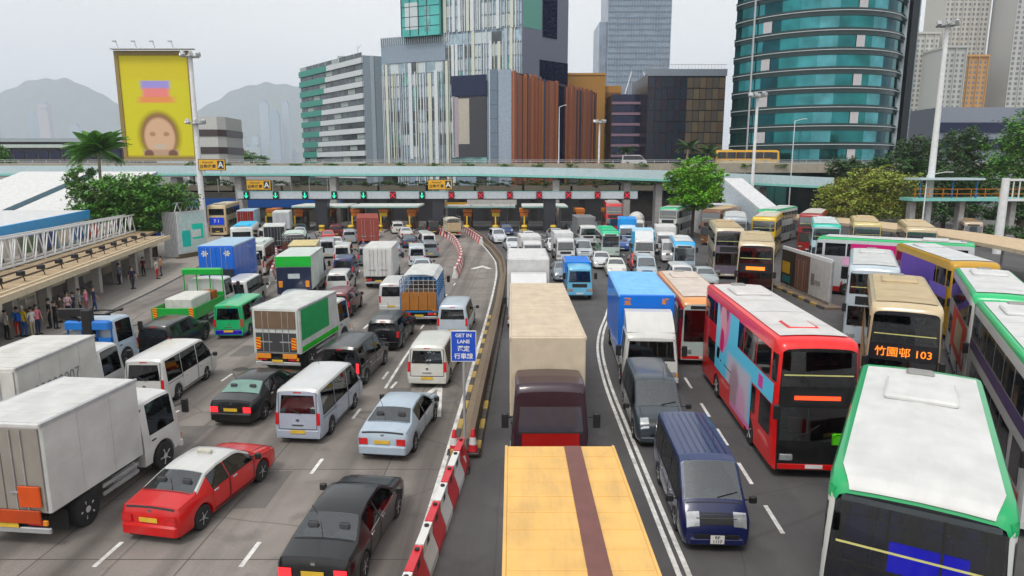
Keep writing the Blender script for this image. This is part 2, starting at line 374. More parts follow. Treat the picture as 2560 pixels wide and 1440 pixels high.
def seat_mesh(m, w=.5, hgt=.62):
    key = (m.name, w, hgt)
    if key not in _W: _W[key] = (MB().bbox(-.25, .27, -w/2, w/2, 0, .16, .04).bbox(-.34, -.2, -w/2, w/2, .1, hgt, .05).bbox(-.34, -.24, -w*.25, w*.25, hgt+.02, hgt+.2, .03)).mesh('seat', m, 30)
    return _W[key]
_SW = []
def wheel_ring():
    if not _SW:
        mb = MB()
        for i in range(14): a, b = 2*pi*i/14, 2*pi*(i+1)/14; mb.bar((0, .19*cos(a), .19*sin(a)), (0, .19*cos(b), .19*sin(b)), .03)
        _SW.append(mb.bar((0,-.19,0),(0,.19,0),.03).mesh('steering_wheel', BLACK))
    return _SW[0]
CARS = dict(
 sedan=dict(L=4.7, W=1.8, H=1.45, keys=[(-2.35,.70,.78,.78,.70),(-2.24,.82,1.00,.86,.76),(-1.62,.90,1.08,.89,.78),(-.95,.93,1.37,.90,.62),(-.45,.93,1.44,.90,.62),(.3,.93,1.44,.90,.62),(.55,.93,1.38,.90,.63),(1.15,.92,1.03,.90,.76),(1.9,.82,.90,.88,.76),(2.22,.70,.77,.83,.72),(2.35,.55,.60,.74,.64)],
   ws=(.57,1.13,.56,.70), rw=(-1.6,-.98,.70,.52), sw=((-.98,-.28),(-.2,.92)), wh=(-1.42,1.42), R=.33, tl=(.60,.78), hl=(2.10,2.31,.46,.74)),
 mpv=dict(L=4.85, W=1.85, H=1.9, keys=[(-2.42,1.0,1.78,.84,.70),(-2.32,1.02,1.88,.90,.73),(-1.6,1.02,1.90,.92,.74),(.35,1.02,1.90,.92,.74),(.6,1.02,1.84,.92,.74),(1.45,1.0,1.16,.91,.80),(2.1,.92,1.02,.89,.78),(2.36,.74,.82,.82,.74),(2.43,.55,.62,.76,.70)],
   ws=(.63,1.42,.64,.74), rw=None, sw=((-2.2,-1.25),(-1.17,-.1),(-.02,1.2)), wh=(-1.5,1.5), R=.34, tl=(.75,1.2), hl=(2.14,2.40,.46,.74)),
 van=dict(L=4.75, W=1.72, H=1.98, keys=[(-2.37,1.02,1.88,.80,.70),(-2.28,1.03,1.96,.85,.74),(-1.2,1.03,1.98,.86,.75),(.95,1.03,1.98,.86,.75),(1.2,1.03,1.92,.86,.75),(1.92,1.02,1.18,.86,.78),(2.24,.84,.93,.84,.76),(2.34,.62,.70,.79,.72),(2.38,.5,.56,.75,.68)],
   ws=(1.22,1.89,.66,.74), rw=None, sw=((-2.15,-1.0),(-.92,.35),(.45,1.68)), wh=(-1.35,1.25), R=.33, tl=(.72,1.15), hl=(2.17,2.345,.42,.74)),
 suv=dict(L=4.65, W=1.86, H=1.72, keys=[(-2.32,.98,1.52,.82,.66),(-2.2,1.0,1.66,.89,.68),(-1.2,1.0,1.71,.92,.70),(.1,1.0,1.71,.92,.70),(.35,1.0,1.64,.92,.70),(1.05,1.0,1.12,.91,.80),(2.0,.92,1.01,.88,.78),(2.26,.76,.84,.83,.74),(2.33,.55,.62,.76,.70)],
   ws=(.38,1.02,.60,.74), rw=None, sw=((-2.0,-1.2),(-1.12,-.22),(-.14,.85)), wh=(-1.4,1.45), R=.37, tl=(.78,1.1), hl=(2.06,2.29,.48,.75)))
def car_kit(kind, col, roof=None, low=None, detail=False, glass=GLASS, lit=False, taxi=False, flags=''):
    c = CARS[kind]; k = Kit(c['L'], c['W'], c['H']); R = c['R']
    boxy = c['rw'] is None
    s = Shape(c['keys'], r=0.11 if boxy else 0.09, crown=0.035, sill=0.24, arch=[(x, R+0.06, R*0.95) for x in c['wh']], rkr=0.07 if boxy else 0.0, zref=1.0)
    low = low or col; roof = roof or col
    if detail:
        tops = [(c['ws'][0], c['ws'][1])] + ([(c['rw'][0], c['rw'][1])] if not boxy else [])
        k.add('body', s.body(0.62, sides=c['sw'], tops=tops, open_rear=boxy), [col, low, roof], smooth=40)
        if boxy: k.add('rear_panel', s.cap_frame(-1, [(c['W']*.37, c['W']*.33, 1.12, c['H']-.22)]), col, fix=False)
        zf = .48; k.add('floor', MB().box(s.x0+.3, c['ws'][1]-.1, -c['W']*.41, c['W']*.41, zf-.03, zf), DASH)
        xd = c['ws'][1]; k.add('dashboard', MB().bbox(xd-.62, xd-.10, -c['W']*.40, c['W']*.40, zf, (.98 if boxy else .90), .06), DASH, smooth=30)
        k.add('steering_wheel', wheel_ring(), None, (xd-.72, -.36, (1.02 if boxy else .92)), (0, -.45, 0))
        rows = [xd-1.25] + ([xd-2.2, xd-3.1] if boxy else [xd-2.15])
        for ri, xx in enumerate(rows):
            if xx > s.x0 + .5:
                for yy in (-.38, .38): k.add('seat', seat_mesh(SEATL if 'l' in flags else SEAT, .52, .64), None, (xx, yy, zf + (.16 if boxy else .02)))
    else:
        k.add('body', s.body(0.62), [col, low, roof], smooth=40)
    k.add('chassis', MB().box(s.x0+.12, s.x1-.12, -c['W']*.40, c['W']*.40, .13, .42), CHASSIS)
    a = c['ws']; k.add('windshield', s.top(a[0], a[1], -a[2], a[2], -a[3], a[3], n=5) if not detail else s.top(a[0]-.015, a[1]+.015, -s.half(a[0])[6][0]-.02, s.half(a[0])[6][0]+.02, -s.half(a[1])[6][0]-.02, s.half(a[1])[6][0]+.02, off=.006, n=8, m=8), glass if not detail else (CLEAR if glass is GLASS else glass), smooth=40, fix=False)
    if boxy:
        zr = c['H']
        k.add('rear_window', s.cap(-1, -c['W']*.37, c['W']*.37, 1.12, zr - .22, y0t=-c['W']*.33, y1t=c['W']*.33), PRIV if detail else DGLASS, fix=False)
        if kind != 'van' or detail: k.add('tailgate', s.cap(-1, -c['W']*.41, c['W']*.41, .58, 1.06, off=.014, y0t=-c['W']*.43, y1t=c['W']*.43), col, fix=False)
        k.add('brake_lamp', MB().box(-.03, 0, -.14, .14, -.02, .02), TAIL, (s.x0 + .08, 0, zr - .12))
    else:
        a = c['rw']; k.add('rear_window', s.top(a[0], a[1], -a[2], a[2], -a[3], a[3], n=4) if not detail else s.top(a[0]-.015, a[1]+.015, -s.half(a[0])[6][0]-.02, s.half(a[0])[6][0]+.02, -s.half(a[1])[6][0]-.02, s.half(a[1])[6][0]+.02, off=.006, n=8, m=8), glass if not detail else (CLEAR if glass is GLASS else glass), smooth=40, fix=False)
    zs = 1.0 if boxy else .93
    for sg in (1, -1):
        if not detail: k.add('window_surround', s.side(sg, c['sw'][0][0] - .05, c['sw'][-1][1] + .06, lambda x: s.par(x)[0] + .005, lambda x: s.par(x)[1] - min(.10, max(.045, (s.par(x)[1]-s.par(x)[0])*.24)), off=.004, n=14), BLACK, smooth=40, fix=False)
        if detail:
            for x0, x1 in c['sw']: k.add('shut_line', s.side(sg, x1 + .028, x1 + .052, .30 if abs(x1+.04-c['wh'][0]) > R+.1 and abs(x1+.04-c['wh'][1]) > R+.1 else R*2+.12, lambda x: s.par(x)[0], off=.009, n=1, m=6), DARK, fix=False)
            if boxy: k.add('slide_rail', s.side(sg, c['sw'][0][0], c['sw'][1][0], .90, .925, off=.012, n=4, m=1), DARK, fix=False)
        for x0, x1 in c['sw']:
            if detail: k.add('side_window', s.side(sg, x0, x1, lambda x: s.half(x)[3][1]-.01, lambda x: s.half(x)[4][1]+.005, off=.003, n=8), (PRIV if x1 < .3 else TINT) if boxy else TINT, smooth=40, fix=False); k.add('window_trim', s.side(sg, x1-.005, x1+.04, lambda x: s.half(x)[3][1], lambda x: s.half(x)[4][1], off=.005, n=1), BLACK, fix=False); k.add('window_trim', s.side(sg, x0, x1, lambda x: s.half(x)[3][1]-.03, lambda x: s.half(x)[3][1]+.012, off=.006, n=8), CHROME if 'c' in flags else BLACK, fix=False)
            else: k.add('side_window', s.side(sg, x0, x1, lambda x: s.par(x)[0] + .03, lambda x: s.par(x)[1] - min(.13, max(.06, (s.par(x)[1]-s.par(x)[0])*.3)), n=5), DGLASS if boxy else glass, smooth=40, fix=False)
        k.add('tail_light', s.cap(-1, sg*c['W']*.27, sg*c['W']*.435, c['tl'][0]-.02, c['tl'][1]+.02, off=.02) if not boxy else s.cap(-1, sg*c['W']*.395, sg*c['W']*.465, c['tl'][0], c['tl'][1], off=.02), TAILON if lit else TAIL, fix=False)
        h = c['hl']; k.add('headlight', s.top(h[0], h[1], sg*h[2], sg*h[3], off=.014, n=3, m=3), HEAD, smooth=40, fix=False)
        xm = c['ws'][1] - (.25 if boxy else .2)
        k.add('mirror', mirror_mesh(sg), None, (xm, sg*s.side_y(xm, zs + .08), zs + .08))
        if detail:
            for x0, x1 in c['sw'][-2:]:
                kids = k.add('door', s.side(sg, x0, x1 - .02, .36, lambda x: s.par(x)[0] - .01, off=.010, n=4, m=4), low if low is col else col, smooth=40, fix=False)
                sub(kids, 'handle', MB().bbox(-.1, .1, -.015, .02, -.02, .02, .01), CHROME, (lerp(x0, x1, .18), sg*(s.side_y(x0, .88) + .02), .86))
            k.add('side_moulding', s.side(sg, c['wh'][0] + R + .12, c['wh'][1] - R - .12, .30, .36, off=.02, n=4, m=1), CHROME if 'c' in flags else BLACK, fix=False)
    k.add('grille', s.cap(1, -.42, .42, .36, s.k[-1][1] - .02, off=.012), BLACK, fix=False)
    if not boxy or kind in ('mpv', 'suv'):
        kk = s.k[-2]; k.add('bonnet', s.top(c['ws'][1] + .08, kk[0] - .1, -.66, .66, -.62, .62, off=.006, n=4), col, smooth=40, fix=False)
    k.add('front_bumper', MB().bbox(s.x1 - .12, s.x1 + .05, -c['W']*.40, c['W']*.40, .26, .42, .04), low, smooth=30)
    k.add('rear_bumper', MB().bbox(s.x0 - .06, s.x0 + .12, -c['W']*.44, c['W']*.44, .28, .56, .05), low, smooth=30)
    k.add('number_plate', plate_mesh(YPLATE), None, (s.x0 - (.075 if boxy else .02), 0, .48 if boxy else .68))
    k.add('number_plate', plate_mesh(WPLATE), None, (s.x1 + .075, 0, .36))
    if kind == 'van': k.add('front_grille', s.top(2.20, 2.335, -c['hl'][2]+.02, c['hl'][2]-.02, off=.012, n=2), BLACK, smooth=40, fix=False); k.add('shut_line', s.top(1.97, 1.99, -.7, .7, off=.010, n=1), DARK, fix=False)
    if kind == 'mpv': k.add('front_grille', s.top(2.20, 2.39, -c['hl'][2]+.03, c['hl'][2]-.03, off=.012, n=2), BLACK, smooth=40, fix=False)
    if kind == 'van' and 'r' in flags:
        for i in range(7): k.add('roof_rib', s.top(-2.1, .85, -.55 + i*.18, -.51 + i*.18, off=.012, n=8, m=1), col, fix=False)
    if boxy: k.add('wiper', MB().bar((s.x0 - .03, -.1, 1.13), (s.x0 - .005, .3, 1.3), .02), BLACK)
    k.add('wiper', MB().bar((c['ws'][1] + .02, .1, s.top_z(c['ws'][1], 0) + .02), (c['ws'][1] - .1, .62, s.top_z(c['ws'][1] - .1, .5) + .03), .018), BLACK)
    if detail:
        k.add('aerial', MB().tube((-1.2 if not boxy else .6, .3, c['H']), (-1.5 if not boxy else .3, .3, c['H'] + .4), .008, n=5), BLACK)
        if not boxy: k.add('shut_line', s.top(-2.28, -2.255, -.7, .7, off=.009, n=1), DARK, fix=False); k.add('shut_line', s.top(-1.66, -1.64, -.7, .7, off=.009, n=1), DARK, fix=False)
        if not boxy or kind != 'van':
            kk = s.k[-2]
            for sg in (1, -1): k.add('shut_line', s.top(c['ws'][1] + .1, kk[0] - .08, sg*.665, sg*.685, off=.010, n=4, m=1), DARK, fix=False)
        if boxy:
            for sg in (1, -1): k.add('shut_line', s.cap(-1, sg*c['W']*.385, sg*c['W']*.397, .56, c['H']-.16, off=.016), DARK, fix=False)
            k.add('shut_line', s.cap(-1, -c['W']*.385, c['W']*.385, .545, .565, off=.016), DARK, fix=False)
            k.add('tail_handle', MB().box(s.x0-.06, s.x0-.01, -.2, .2, .70, .74), CHROME)
        k.add('badge', MB().box(s.x0-.05 if boxy else s.x0+.02, s.x0-.03 if boxy else s.x0+.06, -.05, .05, .86, .93), CHROME)
    if taxi: k.add('roof_sign', MB().bbox(-.07, .07, -.22, .22, 0, .11, .03), plain('c9c7bd'), (0.0, 0, 1.475))
    wheels(k, c['wh'], R, .2, c['W']/2 - .02)
    return k

def cab_parts(k, xf, Wd, col, zt=2.5, glass=GLASS, deflector=None, low=None, wz=(1.42, 2.2), grille=BLACK, brand=None):
    h = Wd/2; s = Shape([(xf-1.85,1.35,zt-.04,h*.94,h*.84),(xf-1.0,1.36,zt,h*.95,h*.85),(xf-.4,1.36,zt-.03,h*.95,h*.85),(xf-.1,1.34,zt-.14,h*.94,h*.83),(xf,1.30,zt-.26,h*.90,h*.80)],
              r=.12, crown=.04, sill=.48, arch=[(xf-.95,.56,.45)], rkf=-.13, zref=1.2, tuck=.98)
    zw1 = min(wz[1], zt-.36)
    k.add('cab', s.body(0.8, open_front=True, sides=[(xf-1.55, xf-.3)]), [col, low or col, col], smooth=40)
    k.add('front_panel', s.cap_frame(1, [(h*.79, h*.73, wz[0], zw1)]), col, fix=False)
    k.add('windshield', s.cap(1, -h*.80, h*.80, wz[0]-.01, zw1+.01, y0t=-h*.74, y1t=h*.74, off=.006, n=6), CLEAR if glass is GLASS else glass, fix=False)
    k.add('windshield_surround', s.cap(1, -h*.82, h*.82, wz[0]-.07, wz[0], off=.010, n=4, m=1), BLACK, fix=False)
    k.add('dashboard', MB().bbox(xf-.6, xf-.14, -h*.84, h*.84, 1.0, 1.40, .05), DASH); k.add('steering_wheel', wheel_ring(), None, (xf-.66, -h*.42, 1.46), (0, -.6, 0)); k.add('bulkhead', MB().box(xf-1.80, xf-1.74, -h*.86, h*.86, .9, zt-.2), SEATL)
    for yy in (-h*.42, h*.45): k.add('seat', seat_mesh(SEAT, .52, .66), None, (xf-1.2, yy, 1.02))
    for sg in (1, -1):
        k.add('side_window', s.side(sg, xf-1.55, xf-.3, lambda x: s.half(x)[3][1]-.01, lambda x: s.half(x)[4][1]+.005, off=.003, n=6), TINT, smooth=40, fix=False)
        d = k.add('door', s.side(sg, xf-1.58, xf-.3, 1.06, 1.38, off=.010, n=6, m=3), col, smooth=40, fix=False)
        sub(d, 'handle', MB().bbox(-.1, .1, -.015, .02, -.02, .02, .01), BLACK, (xf-1.4, sg*(h*.95 + .015), 1.2))
        k.add('headlight', MB().bbox(0, .03, -.2, .2, -.12, .12, .02), HEAD, (xf + .045, sg*h*.70, .78), smooth=30)
        k.add('indicator', MB().bbox(0, .03, -.06, .06, -.09, .09, .02), AMBER, (xf + .04, sg*h*.88, .78))
        k.add('mirror', (MB().bar((0,0,.0), (.2, .16*sg, .05), .03).bbox(.14, .26, .12*sg if sg>0 else -.34, .34 if sg>0 else -.12, -.26, .2, .03)), BLACK, (xf-.2, sg*h*.93, 1.85))
    k.add('grille', s.cap(1, -h*.55, h*.55, .98, 1.24, off=.012), grille, fix=False)
    k.add('bumper', MB().bbox(xf-.1, xf+.08, -h*.96, h*.96, .42, .66, .05), low or col, smooth=30)
    k.add('number_plate', plate_mesh(WPLATE), None, (xf + .10, 0, .54))
    if deflector:
        pts = [(xf-1.75, zt-.02), (xf-.35, zt-.02), (xf-.55, zt+.2), (xf-1.3, zt+.68), (xf-1.75, zt+.72)]
        k.add('wind_deflector', MB().prism(pts, 'y', -h*.82, h*.82), deflector, smooth=25)
    if brand: k.add('maker_name', text_mesh(brand, .2, BLACK, .006), None, (xf + .03, -.05, 1.30), (pi/2, 0, pi/2))
    return s
def flower_mesh(r, m):
    mb = MB()
    for i in range(6):
        a = i*pi/3; mb.face([(0, r*.18*cos(a-.6), r*.18*sin(a-.6)), (0, r*cos(a-.3), r*sin(a-.3)), (0, r*1.1*cos(a), r*1.1*sin(a)), (0, r*cos(a+.3), r*sin(a+.3)), (0, r*.18*cos(a+.6), r*.18*sin(a+.6))])
    return mb.mesh('emblem', m, fix=False)
def truck_kit(L, H, cabcol, boxcol, Wd=2.3, style='box', roof=None, rear=None, zb=1.0, deflector=None, low=None, cabz=2.5, brand=None, chev=False, rear_low=None, extra=None, dir_doors=True, glass=GLASS):
    k = Kit(L, Wd, H); xf, xr = L/2, -L/2; h = Wd/2; xb = xf - 2.0; roof = roof or boxcol; rear = rear or boxcol
    k.s = cab_parts(k, xf, Wd, cabcol, cabz, deflector=deflector, low=low, brand=brand, glass=glass)
    k.add('chassis', MB().box(xr+.1, xf-.3, -.42, .42, .55, .8).box(xr+.25, xf-.5, -.9, .9, .8, zb-.002), CHASSIS)
    k.add('fuel_tank', MB().bbox(-.3, .7, -h*.86, -h*.45, .42, .8, .05), STEEL, smooth=30)
    k.add('side_guard', MB().bar((xr+1.9, h*.93, .55), (xb-.2, h*.93, .55), .04, .1).bar((xr+1.9, h*.93, .78), (xb-.2, h*.93, .78), .04, .1), STEEL)
    k.add('side_guard', MB().bar((xr+1.9, -h*.93, .55), (xb-.2, -h*.93, .55), .04, .1).bar((xr+1.9, -h*.93, .78), (xb-.2, -h*.93, .78), .04, .1), STEEL)
    if style in ('box', 'container'):
        mb = MB()
        if style == 'container':
            n = int((xb - xr - .3) / .28); pts = []
            for i in range(n):
                x = xr + .15 + i*.28; pts += [(x, 0), (x+.08, 0), (x+.14, .035), (x+.22, .035)]
            pts.append((xb-.15, 0))
            for sg in (1, -1):
                for (xa, da), (xc, dc) in zip(pts, pts[1:]): mb.face([(xa, sg*(h-.05+da), zb+.12), (xc, sg*(h-.05+dc), zb+.12), (xc, sg*(h-.05+dc), H-.1), (xa, sg*(h-.05+da), H-.1)])
            mb.box(xr+.02, xb, -h+.06, h-.06, zb+.02, H-.03)
            for x in (xr, xb-.14):
                for sg in (1, -1): mb.box(x, x+.14, sg*h if sg<0 else h-.14, sg*h+.14 if sg<0 else h, zb, H)
            for sg in (1, -1): mb.box(xr+.14, xb-.14, -h if sg<0 else h-.1, -h+.1 if sg<0 else h, H-.1, H-.004).box(xr+.14, xb-.14, -h if sg<0 else h-.1, -h+.1 if sg<0 else h, zb+.004, zb+.12)
            k.add('cargo_box', mb, boxcol, fix=False)
        else:
            mb.bbox(xr+.03, xb, -h, h, zb, H, .035); k.add('cargo_box', mb, boxcol)
            k.add('corner_rail', MB().bbox(xr+.0, xb+.02, -h-.018, -h+.05, H-.09, H+.012, .01), roof if roof is not boxcol else STEEL)
            k.add('corner_rail', MB().bbox(xr+.0, xb+.02, h-.05, h+.018, H-.09, H+.012, .01), roof if roof is not boxcol else STEEL)
            nn = max(3, int((xb - xr)/1.0))
            for sg in (1, -1):
                for i in range(1, nn): k.add('side_rib', MB().box(lerp(xr, xb, i/nn)-.012, lerp(xr, xb, i/nn)+.012, sg*h - (.002 if sg>0 else .010), sg*h + (.010 if sg>0 else .002), zb+.06, H-.12), boxcol)
        k.add('box_roof', MB().box(xr+.08, xb-.06, -h+.06, h-.06, H+.001, H+.014), roof)
        nr = max(3, int((xb-xr)/.62))
        for i in range(1, nr): k.add('roof_rib', MB().bbox(lerp(xr, xb, i/nr)-.022, lerp(xr, xb, i/nr)+.022, -h+.09, h-.09, H+.014, H+.032, .008), roof)
        for sg in (1, -1):
            kids = k.add('rear_door', MB().bbox(xr-.02, xr+.02, .012 if sg>0 else -h+.08, h-.08 if sg>0 else -.012, zb+.06, H-.1, .01), rear)
            if dir_doors:
                for yy in (.16, .30): sub(kids, 'lock_rod', MB().tube((xr-.05, sg*yy*Wd/1.0*.9, zb+.1), (xr-.05, sg*yy*Wd*.9, H-.14), .016, n=6), STEEL)
                sub(kids, 'door_handle', MB().box(xr-.07, xr-.04, sg*.08*Wd if sg>0 else -.32*Wd, .32*Wd if sg>0 else -.08*Wd, zb+.55, zb+.6), STEEL)
        if rear_low: k.add('tail_lift', MB().bbox(xr-.09, xr-.03, -h+.05, h-.05, zb-.1, zb+.95, .02), rear_low)
    elif style == 'cage':
        k.add('load_floor', MB().box(xr, xb, -h, h, zb-.1, zb), boxcol)
        for sg in (1, -1):
            k.add('side_board', MB().bbox(xr, xb, sg*h - (.05 if sg>0 else 0), sg*h + (0 if sg>0 else .05), zb, zb+.75, .015), boxcol)
        zt = H; n = 6
        for i in range(n+1):
            x = lerp(xr+.03, xb-.03, i/n); mb = MB()
            P = [(-h+.03, zb+.3), (-h+.03, zt-.35), (-h+.25, zt-.08), (-h*.4, zt), (h*.4, zt), (h-.25, zt-.08), (h-.03, zt-.35), (h-.03, zb+.3)]
            for a, b in zip(P, P[1:]): mb.bar((x, a[0], a[1]), (x, b[0], b[1]), .05)
            k.add('hoop', mb, boxcol)
        pts = [(-h+.02, zt-.3), (-h+.25, zt-.03), (-h*.4, zt+.05), (h*.4, zt+.05), (h-.25, zt-.03), (h-.02, zt-.3), (h-.05, zt-.3), (h-.27, zt-.07), (h*.4, zt+.01), (-h*.4, zt+.01), (-h+.27, zt-.07), (-h+.05, zt-.3)]
        k.add('tarpaulin_roof', MB().prism(pts, 'x', xr-.02, xb), roof)
        for i in range(5):
            z = zb + .85 + i*.26
            for sg in (1, -1): k.add('side_rail', MB().bar((xr, sg*(h-.04), z), (xb, sg*(h-.04), z), .03), STEEL)
            if z < zt - .3: k.add('rear_rail', MB().bar((xr-.03, -h+.06, z+.25), (xr-.03, h-.06, z+.25), .03), STEEL)
        for i in range(7): k.add('rear_bar', MB().bar((xr-.03, lerp(-h+.25, h-.25, i/6), zb+.9), (xr-.03, lerp(-h+.25, h-.25, i/6), zt-.15), .028), STEEL)
        for i in range(4):
            y = -h+.06+i*(Wd-.12)/4; k.add('tail_plank', MB().bbox(xr-.06, xr+.0, y+.012, y+(Wd-.12)/4-.012, zb+.05, zb+1.15, .012), rear)
        k.add('load', MB().bbox(xr+.3, xb-.4, -h*.8, h*.8, zb, zb+1.2, .1), plain('5f4a3a'))
    elif style == 'drop':
        k.add('load_floor', MB().box(xr, xb, -h, h, zb-.12, zb), boxcol)
        for sg in (1, -1): k.add('side_board', MB().bbox(xr+.06, xb-.06, h-.06 if sg>0 else -h, h if sg>0 else -h+.06, zb-.05, zb+.55, .02), boxcol)
        k.add('tail_board', MB().bbox(xr-.02, xr+.05, -h, h, zb-.05, zb+.55, .02), boxcol)
        z = H; mb = MB()
        for y in (-h+.04, -h*.33, h*.33, h-.04): mb.bar((xb-.05, y, zb), (xb-.05, y, z), .06)
        k.add('headboard', mb.bar((xb-.05, -h, zb+.6), (xb-.05, h, zb+.6), .06, .25).bbox(xb-.25, xb+.1, -h, h, z-.05, z+.35, .08), boxcol)
    R = .46
    for sg in (1, -1):
        kids = k.add('tail_light', MB().bbox(xr-.03, xr+.03, sg*h*.62-.2, sg*h*.62+.2, .68, .82, .01), TAIL)
        sub(kids, 'indicator', MB().bbox(xr-.04, xr+.02, sg*h*.86-.06, sg*h*.86+.06, .685, .815, .01), AMBER)
        if chev: k.add('marker_board', chev_mesh(), None, (xr-.05, sg*h*.82, zb+.28))
        k.add('mudguard', MB().box(xr+.55, xr+.60, sg*h*.7-.28, sg*h*.7+.28, .25, .8), BLACK)
    k.add('underrun_bar', MB().bbox(xr-.02, xr+.06, -h*.95, h*.95, .46, .60, .02), STEEL)
    k.add('number_plate', plate_mesh(YPLATE), None, (xr - .03, 0, .66))
    wheels(k, (xf-.95, xr+1.25), R, .24, h-.03, rim=mat('truck_rim', (.5,.5,.5), .6), dual=(xr+1.25,))
    if extra: extra(k, xr, xb, xf, h, zb, H)
    return k
_CH = []
def chev_mesh():
    if not _CH:
        mb = MB().box(0, .02, -.12, .12, -.28, .28, 0)
        for i in range(4):
            z = -.28 + i*.14; mb.face([(-.006, -.12, z), (-.006, .12, z+.06 if i<4 else z), (-.006, .12, min(.28, z+.13)), (-.006, -.12, min(.28, z+.07))], 1)
        _CH.append(mb.mesh('marker_board', [plain('d8b63a'), plain('c8201c')], fix=False))
    return _CH[0]

